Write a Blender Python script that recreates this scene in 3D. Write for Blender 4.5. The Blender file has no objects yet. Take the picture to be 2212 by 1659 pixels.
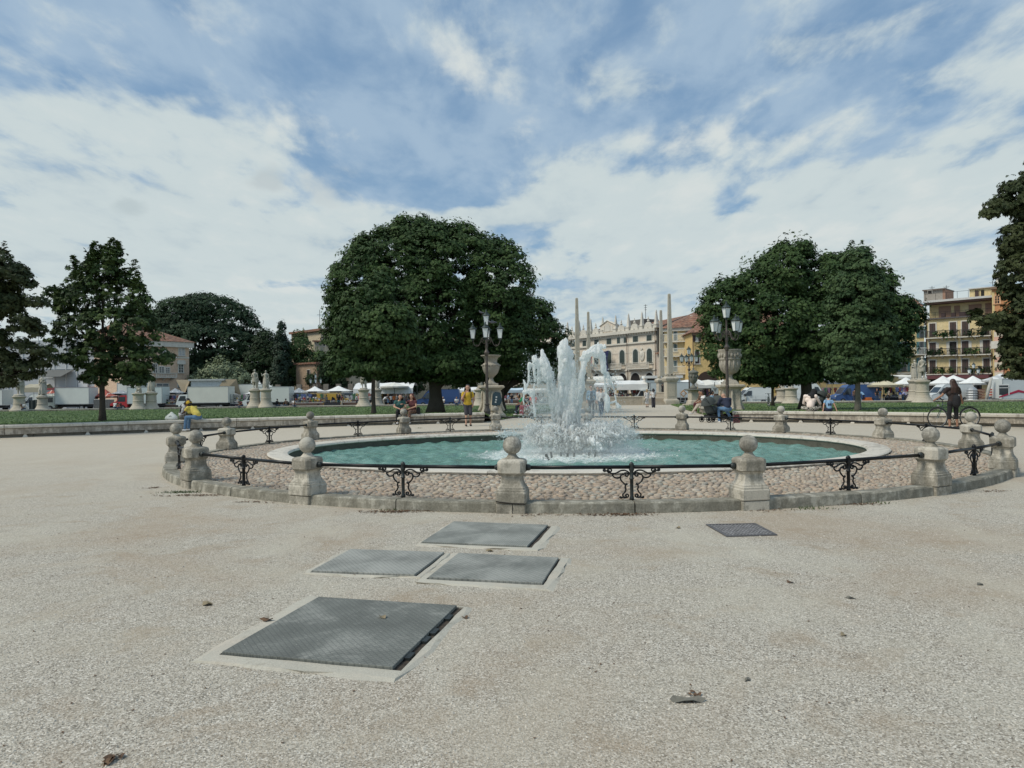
import bpy, math, random
import numpy as np
from math import sin, cos, pi, radians, sqrt, atan2, hypot
random.seed(7); rng = np.random.default_rng(7)
S = bpy.context.scene
COL = S.collection

# ---------------------------------------------------------------- camera
CAMZ = 1.7; FP = 1533.0; HC = 835.0; ROLL = -0.012
PITCH = math.atan((HC-829.5)/FP)
cam = bpy.data.cameras.new('camera'); camo = bpy.data.objects.new('camera', cam); COL.objects.link(camo)
cam.sensor_width = 36; cam.lens = FP/2212*36; cam.clip_start = 0.1; cam.clip_end = 6000
_f = np.array([0, cos(PITCH), sin(PITCH)]); _u0 = np.array([0, -sin(PITCH), cos(PITCH)]); _r0 = np.array([1., 0, 0])
_R = cos(ROLL)*_r0+sin(ROLL)*_u0; _U = -sin(ROLL)*_r0+cos(ROLL)*_u0
import mathutils
M = mathutils.Matrix(((_R[0], _U[0], -_f[0], 0), (_R[1], _U[1], -_f[1], 0), (_R[2], _U[2], -_f[2], CAMZ), (0, 0, 0, 1)))
camo.matrix_world = M
S.camera = camo
S.view_settings.view_transform = 'Standard'; S.view_settings.look = 'None'
S.view_settings.exposure = 0.0; S.view_settings.gamma = 1.0
S.render.engine = 'CYCLES'
S.cycles.max_bounces = 6; S.cycles.diffuse_bounces = 3; S.cycles.glossy_bounces = 2; S.cycles.transmission_bounces = 4
S.cycles.transparent_max_bounces = 8; S.cycles.caustics_reflective = False; S.cycles.caustics_refractive = False; S.cycles.volume_bounces = 3

def ray(u, v):
    return _f + (u-1106)/FP*_R + (829.5-v)/FP*_U
def D(u, v, d):                       # world point on that ray at depth (y) d
    r = ray(u, v); t = d/r[1]; return np.array([r[0]*t, d, CAMZ+r[2]*t])
def G(u, v, z=0.0):                   # world point on that ray at height z
    r = ray(u, v); t = (z-CAMZ)/r[2]; return np.array([r[0]*t, r[1]*t, z])
def X(u, d): return float(D(u, 835, d)[0])
def ZV(u, v, d): return float(D(u, v, d)[2])

# ---------------------------------------------------------------- sky and sun
SUN_EL, SUN_AZ = radians(50), radians(-115)      # azimuth from +Y towards +X
world = bpy.data.worlds.new('World'); S.world = world; world.use_nodes = True
nt = world.node_tree; nt.nodes.clear()
def wn(t, **k):
    n = nt.nodes.new(t)
    for a, b in k.items(): setattr(n, a, b)
    return n
def wl(a, b): nt.links.new(a, b)
def wmath(op, a, b=None, c=None, clamp=False):
    n = wn('ShaderNodeMath', operation=op); n.use_clamp = clamp
    for i, q in enumerate((a, b, c)):
        if q is None: continue
        if isinstance(q, (int, float)): n.inputs[i].default_value = q
        else: wl(q, n.inputs[i])
    return n.outputs[0]
sky = wn('ShaderNodeTexSky', sky_type='NISHITA'); sky.sun_disc = False
sky.sun_elevation = SUN_EL; sky.sun_rotation = SUN_AZ; sky.altitude = 20; sky.air_density = 1.0; sky.dust_density = 1.6; sky.ozone_density = 2.0
tc = wn('ShaderNodeTexCoord'); sep = wn('ShaderNodeSeparateXYZ'); wl(tc.outputs['Generated'], sep.inputs[0])
dx, dy, dz = sep.outputs
az = wmath('ARCTAN2', dx, dy); el = wmath('ARCSINE', dz)
elc = wmath('MAXIMUM', dz, 0.0)
den = wmath('ADD', elc, 0.13)
px_ = wmath('DIVIDE', dx, den); py_ = wmath('DIVIDE', dy, den)
cmb = wn('ShaderNodeCombineXYZ'); wl(px_, cmb.inputs[0]); wl(py_, cmb.inputs[1])
def noise(vec, scale, detail, rough, dist=0.0, off=(0, 0, 0), sc=(1, 1, 1), rot=0.0):
    mp = wn('ShaderNodeMapping'); mp.inputs['Location'].default_value = off; mp.inputs['Scale'].default_value = sc
    mp.inputs['Rotation'].default_value = (0, 0, rot)
    wl(vec, mp.inputs[0]); n = wn('ShaderNodeTexNoise'); n.inputs['Scale'].default_value = scale; n.inputs['Detail'].default_value = detail
    n.inputs['Roughness'].default_value = rough; n.inputs['Distortion'].default_value = dist; wl(mp.outputs[0], n.inputs['Vector'])
    return n.outputs['Fac']
n_big = noise(cmb.outputs[0], 2.2, 4, 0.5, 0.2, (3.1, 1.7, 0))
n_puff = noise(cmb.outputs[0], 6.5, 8, 0.58, 0.15, (7.3, 2.2, 0), (1.0, 0.55, 1))
n_streak = noise(cmb.outputs[0], 3.4, 8, 0.55, 0.3, (1.3, 9.2, 0), (1.3, 0.8, 1), -0.6)
n_mid = noise(cmb.outputs[0], 1.1, 5, 0.5, 0.0, (11.0, 4.0, 0))
# cloud banks placed by direction (azimuth, elevation), with their angular radii and weight
def bank(u, v, ru, rv, w):
    a0 = math.atan((u-1106)/FP); e0 = math.atan((HC-v)/FP*cos(a0)); ra = ru/FP*cos(a0)**2; re = rv/FP*cos(a0)*cos(e0)**2
    A = wmath('DIVIDE', wmath('SUBTRACT', az, a0), ra); B = wmath('DIVIDE', wmath('SUBTRACT', el, e0), re)
    r2 = wmath('ADD', wmath('MULTIPLY', A, A), wmath('MULTIPLY', B, B))
    return wmath('MULTIPLY', w, wmath('EXPONENT', wmath('MULTIPLY', r2, -0.7)))
banks = [(230, 470, 520, 180, 0.75), (560, 600, 300, 150, 0.5), (330, 250, 340, 60, 0.42), (1230, 360, 130, 46, 0.55), (1180, 430, 80, 36, 0.5), (1310, 430, 70, 40, .4), (1450, 430, 100, 46, 0.75), (1330, 520, 300, 70, 0.5), (1950, 430, 420, 90, 0.45), (1750, 560, 500, 140, 0.6), (990, 470, 170, 28, .5), (1360, 312, 60, 22, 0.34), (1100, 285, 50, 20, .22),
         (1010, 100, 140, 80, 0.40), (930, 40, 60, 60, .2), (1820, 75, 130, 55, 0.30), (1500, 190, 260, 60, .16), (1250, 150, 160, 60, .10), (1600, 330, 160, 30, .2), (2200, 130, 110, 170, 0.36), (1700, 110, 60, 30, .2), (600, 230, 200, 60, .16), (880, 350, 130, 60, -0.75), (980, 425, 130, 26, -0.75), (700, 110, 330, 80, -0.3), (1040, 290, 110, 60, -.25), (1575, 450, 60, 36, -.8), (1130, 500, 70, 26, -.55), (450, 232, 60, 14, -.5), (1280, 480, 60, 10, -.5), (820, 240, 120, 50, -.3), (640, 610, 120, 10, -.4), (1000, 380, 90, 40, -.4), (1420, 250, 260, 60, -.15)]
cov = None
for b in banks:
    g = bank(*b); cov = g if cov is None else wmath('ADD', cov, g)
lowel = wmath('MULTIPLY', wmath('SUBTRACT', 0.17, el, clamp=True), 3.0)   # more cloud towards the horizon
cov = wmath('ADD', wmath('ADD', cov, lowel), wmath('MULTIPLY', wmath('SUBTRACT', 0.09, el, clamp=True), 9.0))
c1 = wmath('ADD', cov, wmath('MULTIPLY', wmath('SUBTRACT', n_puff, 0.5), 1.8))
c1 = wmath('ADD', c1, wmath('MULTIPLY', wmath('SUBTRACT', n_big, 0.5), 1.3))
def ramp(x, pts, interp='EASE'):
    r = wn('ShaderNodeValToRGB'); wl(x, r.inputs[0]); cr = r.color_ramp; cr.interpolation = interp
    while len(cr.elements) < len(pts): cr.elements.new(0.5)
    for e, (p, c) in zip(cr.elements, pts):
        e.position = p; e.color = (c, c, c, 1) if isinstance(c, (int, float)) else (*c, 1)
    return r.outputs['Color']
alpha = ramp(c1, [(0.0, 0.0), (0.62, 0.97)])
thin = ramp(wmath('ADD', n_streak, wmath('MULTIPLY', wmath('SUBTRACT', n_puff, 0.5), 0.35)), [(0.28, 0.0), (0.64, 1.0)])
skyc = wn('ShaderNodeVectorMath', operation='MULTIPLY'); wl(sky.outputs[0], skyc.inputs[0]); skyc.inputs[1].default_value = (1.45, 1.50, 1.32)
ccol = ramp(wmath('ADD', wmath('MULTIPLY', n_mid, 0.6), wmath('MULTIPLY', n_puff, 0.4)), [(0.34, (4.9, 5.8, 6.2)), (0.5, (5.9, 6.7, 6.8)), (0.64, (6.7, 7.2, 7.1))])
thc = (3.9, 5.15, 6.45)
def wmix(f, a, b):
    m = wn('ShaderNodeMix', data_type='RGBA')
    if isinstance(f, (int, float)): m.inputs[0].default_value = f
    else: wl(f, m.inputs[0])
    for k, q in ((6, a), (7, b)):
        if isinstance(q, tuple): m.inputs[k].default_value = (*q, 1)
        else: wl(q, m.inputs[k])
    return m.outputs[2]
blue = wmix(0.62, skyc.outputs[0], (2.0, 3.35, 5.25))
base = wmix(wmath('MULTIPLY', thin, 0.82), blue, thc)
full = wmix(alpha, base, ccol)
# small grey scud clouds
def scud(u, v, ru, rv, k):
    g = bank(u, v, ru, rv, 1.0); q = wmath('ADD', wmath('MULTIPLY', g, 0.9), wmath('MULTIPLY', wmath('SUBTRACT', n_puff, 0.5), 1.6)); return ramp(q, [(0.42, 0.0), (0.95, k)])
full = wmix(scud(283, 440, 46, 24, .55), full, (4.3, 5.1, 5.4)); full = wmix(scud(592, 380, 52, 30, .6), full, (4.5, 5.2, 5.5)); full = wmix(scud(705, 395, 90, 50, .6), full, (5.0, 5.7, 6.0))
bg = wn('ShaderNodeBackground'); bg.inputs[1].default_value = 0.1
wl(full, bg.inputs[0]); wo = wn('ShaderNodeOutputWorld'); wl(bg.outputs[0], wo.inputs[0])

sl = bpy.data.lights.new('sun', 'SUN'); sl.energy = 2.4; sl.angle = radians(18); sl.color = (1.0, 0.93, 0.80)
so = bpy.data.objects.new('sun', sl); COL.objects.link(so)
sd = mathutils.Vector((sin(SUN_AZ)*cos(SUN_EL), cos(SUN_AZ)*cos(SUN_EL), sin(SUN_EL)))
so.rotation_euler = sd.to_track_quat('Z', 'Y').to_euler(); so.location = (0, 0, 60)

# ---------------------------------------------------------------- mesh builder
class MB:
    def __init__(s): s.V = []; s.F = []; s.n = 0; s.mi = []
    def add(s, V, F, m=0):
        V = np.asarray(V, float).reshape(-1, 3)
        s.V.append(V)
        if isinstance(F, np.ndarray): s.F.append(('a', F+s.n, m))
        else: s.F.append(('l', [tuple(i+s.n for i in f) for f in F], m))
        s.n += len(V); return s
    def box(s, c, sz, rz=0.0, m=0, tp=1.0):
        c = np.array(c, float); h = np.array(sz, float)/2
        P = np.array([(x, y, z) for z in (-1, 1) for y in (-1, 1) for x in (-1, 1)], float)*h
        P[4:, :2] *= tp
        if rz: P = rotz(P, rz)
        return s.add(P+c, [(0, 2, 3, 1), (4, 5, 7, 6), (0, 1, 5, 4), (2, 6, 7, 3), (0, 4, 6, 2), (1, 3, 7, 5)], m)
    def boxm(s, a, b, m=0):
        a = np.array(a, float); b = np.array(b, float); return s.box((a+b)/2, np.abs(b-a), 0, m)
    def loft(s, rings, cap=True, m=0, closed=True):
        n = len(rings[0]); k = len(rings); V = np.concatenate([np.asarray(r, float) for r in rings]); F = []
        for i in range(k-1):
            for j in range(n if closed else n-1):
                a = i*n+j; b = i*n+(j+1) % n; F.append((a, b, b+n, a+n))
        if cap and closed: F.append(tuple(range(n-1, -1, -1))); F.append(tuple((k-1)*n+j for j in range(n)))
        return s.add(V, F, m)
    def lathe(s, prof, c=(0, 0, 0), n=16, m=0, sx=1, sy=1, cap=True):
        a = np.arange(n)*2*pi/n; c = np.array(c, float)
        return s.loft([np.stack([c[0]+r*np.cos(a)*sx, c[1]+r*np.sin(a)*sy, np.full(n, c[2]+z)], 1) for r, z in prof], cap, m)
    def sq(s, prof, c=(0, 0, 0), rz=0.0, ch=0.12, m=0, ax=1.0):
        R = []; c = np.array(c, float)
        for w, z in prof:
            q = w*(1-ch)
            P = np.array([(w, -q, z), (w, q, z), (q, w, z), (-q, w, z), (-w, q, z), (-w, -q, z), (-q, -w, z), (q, -w, z)], float)
            P[:, 0] *= ax
            R.append(rotz(P, rz)+c)
        return s.loft(R, True, m)
    def tube(s, pts, r, n=8, m=0, cap=True):
        P = np.asarray(pts, float); k = len(P); r = np.full(k, r) if np.isscalar(r) else np.asarray(r, float)
        T = np.gradient(P, axis=0); T /= np.linalg.norm(T, axis=1)[:, None]+1e-9
        ref = np.array([0, 0, 1.]) if abs(T[0][2]) < 0.9 else np.array([1., 0, 0])
        R = []; a = np.arange(n)*2*pi/n; b = np.cross(T[0], ref); b /= np.linalg.norm(b)
        for i in range(k):
            b = b-T[i]*np.dot(b, T[i]); b /= np.linalg.norm(b)+1e-9; c = np.cross(T[i], b)
            R.append(P[i]+r[i]*(np.cos(a)[:, None]*b+np.sin(a)[:, None]*c))
        return s.loft(R, cap, m)
    def sph(s, c, r, n=12, k=7, m=0, rz=0.0):
        r = np.array([r, r, r], float) if np.isscalar(r) else np.array(r, float)
        R = []; a = np.arange(n)*2*pi/n
        for i in range(k+1):
            t = -pi/2+pi*i/k; t = max(min(t, pi/2-0.02), -pi/2+0.02)
            P = np.stack([np.cos(a)*cos(t), np.sin(a)*cos(t), np.full(n, sin(t))], 1)*r
            R.append(rotz(P, rz)+np.array(c, float))
        return s.loft(R, True, m)
    def cap(s, a, b, ra, rb, n=8, m=0):       # tapered capsule
        a = np.array(a, float); b = np.array(b, float); d = b-a; L = np.linalg.norm(d)+1e-9; t = d/L
        pts = [a-t*ra, a-t*ra*.86, a-t*ra*.5, a, b, b+t*rb*.5, b+t*rb*.86, b+t*rb]
        return s.tube(pts, [ra*.05, ra*.5, ra*.87, ra, rb, rb*.87, rb*.5, rb*.05], n, m)
    def prism(s, poly, a, b, axis='z', m=0):   # 2D polygon extruded between a and b along axis
        poly = np.asarray(poly, float); n = len(poly)
        def pl(h):
            z = np.full(n, h)
            return {'z': np.stack([poly[:, 0], poly[:, 1], z], 1), 'y': np.stack([poly[:, 0], z, poly[:, 1]], 1), 'x': np.stack([z, poly[:, 0], poly[:, 1]], 1)}[axis]
        return s.loft([pl(a), pl(b)], True, m)
    def xf(s, fn):
        s.V = [fn(v) for v in s.V]; return s
    def build(s, name, mats, parent=None, smooth=False, world=False, loc=None):
        if not s.V: return None
        V = np.concatenate(s.V)
        if loc is None:
            if parent is None: loc = np.array([(V[:, 0].min()+V[:, 0].max())/2, (V[:, 1].min()+V[:, 1].max())/2, V[:, 2].min()])
            else: loc = np.zeros(3)
        if world and parent is not None: V = V-np.array(parent.matrix_basis.translation)
        V = V-np.array(loc)
        me = bpy.data.meshes.new(name)
        cnt = []; idx = []; mi = []
        for kind, F, m in s.F:
            if kind == 'a':
                cnt.append(np.full(len(F), F.shape[1])); idx.append(F.ravel()); mi.append(np.full(len(F), m))
            else:
                cnt.append(np.array([len(f) for f in F])); idx.append(np.array([i for f in F for i in f])); mi.append(np.full(len(F), m))
        cnt = np.concatenate(cnt).astype(np.int32); idx = np.concatenate(idx).astype(np.int32); mi = np.concatenate(mi).astype(np.int32)
        me.vertices.add(len(V)); me.vertices.foreach_set('co', V.ravel().astype(np.float32))
        me.loops.add(len(idx)); me.loops.foreach_set('vertex_index', idx)
        me.polygons.add(len(cnt)); st = np.concatenate([[0], np.cumsum(cnt)[:-1]]).astype(np.int32)
        me.polygons.foreach_set('loop_start', st); me.polygons.foreach_set('loop_total', cnt)
        me.polygons.foreach_set('material_index', mi)
        me.polygons.foreach_set('use_smooth', np.full(len(cnt), bool(smooth)))
        me.update(calc_edges=True); me.validate()
        for mm in (mats if isinstance(mats, (list, tuple)) else [mats]): me.materials.append(mm)
        o = bpy.data.objects.new(name, me); COL.objects.link(o); o.location = loc
        if parent is not None: o.parent = parent
        return o
def rotz(P, a):
    P = np.asarray(P, float); Q = P.copy(); Q[..., 0] = P[..., 0]*cos(a)-P[..., 1]*sin(a); Q[..., 1] = P[..., 0]*sin(a)+P[..., 1]*cos(a); return Q
def tag(o, label=None, cat=None, group=None, kind=None):
    if label: o['label'] = label
    if cat: o['category'] = cat
    if group: o['group'] = group
    if kind: o['kind'] = kind
    return o
def thing(name, label, cat, loc=(0, 0, 0), rz=0.0, group=None):
    o = bpy.data.objects.new(name, None); COL.objects.link(o); o.location = tuple(float(q) for q in loc); o.rotation_euler = (0, 0, rz)
    o.empty_display_size = 0.1
    return tag(o, label, cat, group)
def dup(root, loc, rz, label, scale=None, group=None):
    r = root.copy(); COL.objects.link(r); r.location = tuple(float(q) for q in loc); r.rotation_euler = (0, 0, rz); r['label'] = label
    if group: r['group'] = group
    if scale is not None: r.scale = scale if hasattr(scale, '__len__') else (scale,)*3
    for ch in list(root.children):
        c = ch.copy(); COL.objects.link(c); c.parent = r
        for g in list(ch.children):
            e = g.copy(); COL.objects.link(e); e.parent = c
    return r
def remesh(o, vs, smooth=True):
    m = o.modifiers.new('remesh', 'REMESH'); m.mode = 'VOXEL'; m.voxel_size = vs; m.use_smooth_shade = smooth; return o

# ---------------------------------------------------------------- materials
def new_mat(name):
    m = bpy.data.materials.new(name); m.use_nodes = True; t = m.node_tree; b = t.nodes['Principled BSDF']; return m, t, b
class NT:
    def __init__(s, t): s.t = t
    def n(s, ty, **k):
        x = s.t.nodes.new(ty)
        for a, b in k.items(): setattr(x, a, b)
        return x
    def l(s, a, b): s.t.links.new(a, b)
    def coord(s, rand=True, scale=(1, 1, 1), which='Object'):
        tc = s.n('ShaderNodeTexCoord'); v = tc.outputs[which]
        if rand:
            oi = s.n('ShaderNodeObjectInfo'); mu = s.n('ShaderNodeVectorMath', operation='SCALE'); mu.inputs[0].default_value = (37., 91., 53.); s.l(oi.outputs['Random'], mu.inputs['Scale'])
            ad = s.n('ShaderNodeVectorMath', operation='ADD'); s.l(v, ad.inputs[0]); s.l(mu.outputs[0], ad.inputs[1]); v = ad.outputs[0]
        if scale != (1, 1, 1):
            m2 = s.n('ShaderNodeVectorMath', operation='MULTIPLY'); s.l(v, m2.inputs[0]); m2.inputs[1].default_value = scale; v = m2.outputs[0]
        return v
    def noise(s, v, sc, det=4, ro=0.6, di=0.0):
        x = s.n('ShaderNodeTexNoise'); s.l(v, x.inputs['Vector']); x.inputs['Scale'].default_value = sc; x.inputs['Detail'].default_value = det
        x.inputs['Roughness'].default_value = ro; x.inputs['Distortion'].default_value = di; return x.outputs['Fac']
    def vor(s, v, sc, out='Color', feat='F1', rnd=1.0):
        x = s.n('ShaderNodeTexVoronoi', feature=feat); s.l(v, x.inputs['Vector']); x.inputs['Scale'].default_value = sc; x.inputs['Randomness'].default_value = rnd
        return x.outputs[out]
    def ramp(s, f, pts, interp='LINEAR'):
        r = s.n('ShaderNodeValToRGB'); s.l(f, r.inputs[0]); cr = r.color_ramp; cr.interpolation = interp
        while len(cr.elements) < len(pts): cr.elements.new(0.5)
        for e, (p, c) in zip(cr.elements, pts): e.position = p; e.color = (c, c, c, 1) if isinstance(c, (int, float)) else (*c, 1)
        return r.outputs['Color']
    def mix(s, f, a, b, mode='MIX'):
        m = s.n('ShaderNodeMix', data_type='RGBA', blend_type=mode)
        if isinstance(f, (int, float)): m.inputs[0].default_value = f
        else: s.l(f, m.inputs[0])
        for k, q in ((6, a), (7, b)):
            if isinstance(q, tuple): m.inputs[k].default_value = (*q, 1)
            else: s.l(q, m.inputs[k])
        return m.outputs[2]
    def math(s, op, a, b=None, clamp=False):
        n = s.n('ShaderNodeMath', operation=op); n.use_clamp = clamp
        for i, q in enumerate((a, b)):
            if q is None: continue
            if isinstance(q, (int, float)): n.inputs[i].default_value = q
            else: s.l(q, n.inputs[i])
        return n.outputs[0]
    def bump(s, h, st, dist, bsdf):
        b = s.n('ShaderNodeBump'); b.inputs['Strength'].default_value = st; b.inputs['Distance'].default_value = dist; s.l(h, b.inputs['Height']); s.l(b.outputs[0], bsdf.inputs['Normal'])
_mc = {}
def plain(name, col, rough=0.6, metal=0.0, var=0.12, sc=3.0, spec=0.5, rand=True):
    if name in _mc: return _mc[name]
    m, t, b = new_mat(name); N = NT(t); v = N.coord(rand)
    f = N.noise(v, sc, 5, 0.6)
    lo = tuple(max(0, c*(1-var)) for c in col); hi = tuple(min(1, c*(1+var)) for c in col)
    N.l(N.ramp(f, [(0.3, lo), (0.7, hi)]), b.inputs['Base Color'])
    b.inputs['Roughness'].default_value = rough; b.inputs['Metallic'].default_value = metal; b.inputs['Specular IOR Level'].default_value = spec
    _mc[name] = m; return m
def stone(name, col, stain=(0.10, 0.10, 0.085), amount=0.5, sc=4.0, bump=0.35, fine=60.0, warm=None, rough=0.9):
    if name in _mc: return _mc[name]
    m, t, b = new_mat(name); N = NT(t); v = N.coord()
    f1 = N.noise(v, sc, 8, 0.68, 0.4); f2 = N.noise(v, sc*5.5, 6, 0.7); f3 = N.noise(v, fine, 3, 0.6)
    c = N.ramp(N.noise(v, sc*0.5, 3, 0.5), [(0.3, tuple(q*0.84 for q in col)), (0.7, tuple(min(1, q*1.1) for q in col))])
    if warm: c = N.mix(N.ramp(N.noise(v, sc*0.9, 4, 0.6, 0.2), [(0.5, 0.0), (0.68, 0.8)]), c, warm)
    comb = N.math('ADD', N.math('MULTIPLY', f1, 0.65), N.math('MULTIPLY', f2, 0.35))
    lo = 0.62-0.2*amount
    st = N.ramp(comb, [(lo, 0.0), (lo+0.07, 0.6), (lo+0.2, 0.9)])
    c = N.mix(st, c, stain)
    c = N.mix(0.35, c, N.ramp(f3, [(0.25, tuple(q*0.5 for q in col)), (0.75, tuple(min(1, q*1.35) for q in col))]))
    N.l(c, b.inputs['Base Color']); b.inputs['Roughness'].default_value = rough; b.inputs['Specular IOR Level'].default_value = 0.25
    h = N.math('ADD', N.math('MULTIPLY', f3, 0.4), N.math('MULTIPLY', f2, 0.6)); N.bump(h, bump, 0.02, b)
    _mc[name] = m; return m
def stripes(name, c1, c2, sc, axis=0, duty=0.5, rough=0.8, both=False):
    if name in _mc: return _mc[name]
    m, t, b = new_mat(name); N = NT(t); v = N.coord(False); sp = N.n('ShaderNodeSeparateXYZ'); N.l(v, sp.inputs[0])
    def st(o):
        fr = N.math('FRACT', N.math('MULTIPLY', o, sc)); return N.math('LESS_THAN', fr, duty)
    f = st(sp.outputs[axis])
    if both: f = N.math('MAXIMUM', f, st(sp.outputs[1]))
    N.l(N.mix(f, c1, c2), b.inputs['Base Color']); b.inputs['Roughness'].default_value = rough
    _mc[name] = m; return m
# ================================================================ GROUND
def TZ(y): return -0.0115*max(0.0, min(y, 92)-34)
BANK = np.array([(-400, 60), (-110, 72), (-78, 80), (-60.6, 84), (-45, 87), (-31.6, 89), (-17.8, 89), (-4, 88), (7.4, 82), (17.6, 80), (29.4, 76), (41.5, 72), (50.5, 69.5), (70, 60), (100, 50), (400, 30)], float)
def bank_y(x): return float(np.interp(x, BANK[:, 0], BANK[:, 1]))
MZ = -1.0
def ground():
    xs = np.unique(np.concatenate([np.linspace(-1500, -120, 8), np.linspace(-110, 90, 101), np.linspace(100, 1500, 8), np.arange(-9, 12.1, 1.0)]))
    rows = []
    fr = [-40, -5, 0, 4, 8]+list(range(9, 28))+[28, 32, 36, 42, 48, 54, 60]
    for kind in range(len(fr)+8):
        R = []
        for x in xs:
            by = bank_y(x)
            if kind < len(fr): y = min(fr[kind], by-1.5); z = TZ(y)
            else:
                k = kind-len(fr); tzb = TZ(by)
                y, z = [(by, tzb), (by+0.02, -2.6), (by+12, -2.6), (by+12.02, MZ), (by+20, MZ), (200, MZ), (500, MZ), (3500, MZ)][k]
                if k >= 5: y = max(y, by+30*(k-4))
            R.append((x, y, z))
        rows.append(R)
    V = np.array(rows).reshape(-1, 3); nx = len(xs); nr = len(rows)
    i, j = np.meshgrid(np.arange(nr-1), np.arange(nx-1), indexing='ij'); a = (i*nx+j).ravel()
    F = np.stack([a, a+1, a+nx+1, a+nx], 1); mi = (i.ravel() >= len(fr)+2).astype(int)
    fc = V[F]; inside = ((np.abs((fc[:, :, 0]-1.5)/9.1)**2+np.abs((fc[:, :, 1]-17.85)/8.1)**2) < 1).all(1)   # opening for the pool
    F, mi = F[~inside], mi[~inside]; mb = MB(); mb.add(V, F[mi == 0], 0); mb.add(V, F[mi == 1], 1)
    m, t, b = new_mat('gravel'); N = NT(t); v = N.coord(False)
    vc = N.vor(v, 125, 'Color'); sep = N.n('ShaderNodeSeparateColor'); N.l(vc, sep.inputs[0])
    c = N.ramp(sep.outputs[0], [(0.0, (0.15, 0.135, 0.11)), (0.20, (0.30, 0.268, 0.218)), (0.5, (0.455, 0.412, 0.338)), (0.82, (0.575, 0.528, 0.445)), (1.0, (0.78, 0.73, 0.64))])
    vc2 = N.vor(v, 64, 'Color'); sep2 = N.n('ShaderNodeSeparateColor'); N.l(vc2, sep2.inputs[0])
    c = N.mix(N.ramp(sep2.outputs[1], [(0.84, 0.0), (0.93, 0.5)]), c, (0.235, 0.215, 0.175)); c = N.mix(N.ramp(sep2.outputs[0], [(0.90, 0.0), (0.96, 0.5)]), c, (0.60, 0.57, 0.49))
    w1 = N.noise(v, 0.38, 7, 0.62, 0.6); c = N.mix(N.ramp(w1, [(0.48, 0.0), (0.64, 0.52)]), c, (0.385, 0.295, 0.205))       # sandy brown patches
    w2 = N.noise(v, 1.7, 7, 0.62, 0.5); c = N.mix(N.ramp(w2, [(0.53, 0.0), (0.67, 0.50)]), c, (0.345, 0.265, 0.18))
    dust = N.noise(N.coord(False, (1, .6, 1)), 0.7, 7, 0.62, 0.4); c = N.mix(N.ramp(dust, [(0.50, 0.0), (0.68, 0.55)]), c, (0.55, 0.515, 0.42))
    dk = N.noise(v, 5.5, 5, 0.65, 0.4); c = N.mix(N.ramp(dk, [(0.58, 0.0), (0.74, 0.35)]), c, (0.22, 0.195, 0.155))
    # away from the fountain the surface is compacted pale dust
    sp = N.n('ShaderNodeSeparateXYZ'); N.l(v, sp.inputs[0])
    far = N.ramp(N.math('DIVIDE', sp.outputs[1], 60.0), [(0.13, 0.0), (0.36, 0.78)]); c = N.mix(far, c, (0.56, 0.505, 0.41))
    trk = N.noise(N.coord(False, (1, 4, 1)), 0.5, 6, 0.6, 0.8); c = N.mix(N.ramp(trk, [(0.45, 0.0), (0.72, 0.35)]), c, (0.48, 0.43, 0.335))
    N.l(c, b.inputs['Base Color']); b.inputs['Roughness'].default_value = 0.95; b.inputs['Specular IOR Level'].default_value = 0.15
    hd = N.vor(v, 150, 'Distance'); N.bump(N.math('ADD', N.math('MULTIPLY', hd, .6), N.math('MULTIPLY', N.vor(v, 64, 'Distance'), .8)), 0.7, 0.006, b)
    asp = plain('street_asphalt', (0.16, 0.155, 0.145), 0.9, sc=0.6, var=0.2, rand=False)
    tag(mb.build('ground', [m, asp], loc=(0, 0, 0)), kind='structure')
    w = MB(); L = []; Rr = []
    for x in np.linspace(-110, 90, 41): L.append((x, bank_y(x)+0.03, -1.9)); Rr.append((x, bank_y(x)+11.98, -1.9))
    n = len(L); w.add(L+Rr, [(i, i+1, n+i+1, n+i) for i in range(n-1)])
    tag(w.build('canal_water', plain('canal_water', (0.05, 0.07, 0.045), 0.1)), kind='structure')
ground()
def pebbles():
    r = np.random.default_rng(77); n = 14000; y = 2.6+7*r.random(n)**1.5; x = r.uniform(-.8, .8, n)*y; s = r.uniform(.0025, .0075, n)*(r.random(n)**2*1.1+.7)
    O = np.array([(1, 0, 0), (.3, .9, 0), (-.8, .5, 0), (-.7, -.6, 0), (.4, -.9, 0), (.1, 0, .75)]); a = r.uniform(0, 2*pi, n); W = O[None]*s[:, None, None]*r.uniform(.7, 1.25, (n, 6, 1)); C, Sn = np.cos(a)[:, None], np.sin(a)[:, None]
    V = np.stack([W[..., 0]*C-W[..., 1]*Sn+x[:, None], W[..., 0]*Sn+W[..., 1]*C+y[:, None], W[..., 2]+.0005], 2); F = np.array([(0, 1, 5), (1, 2, 5), (2, 3, 5), (3, 4, 5), (4, 0, 5)]); mb = MB(); mb.add(V.reshape(-1, 3), (F[None]+(np.arange(n)*6)[:, None, None]).reshape(-1, 3))
    tag(mb.build('pebbles', plain('pebble_stone', (.50, .46, .39), .9, var=.5, sc=24, rand=False), loc=(0, 0, 0)), 'loose pale pebbles lying on the gravel in the foreground', 'pebbles', kind='stuff')
pebbles()

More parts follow.
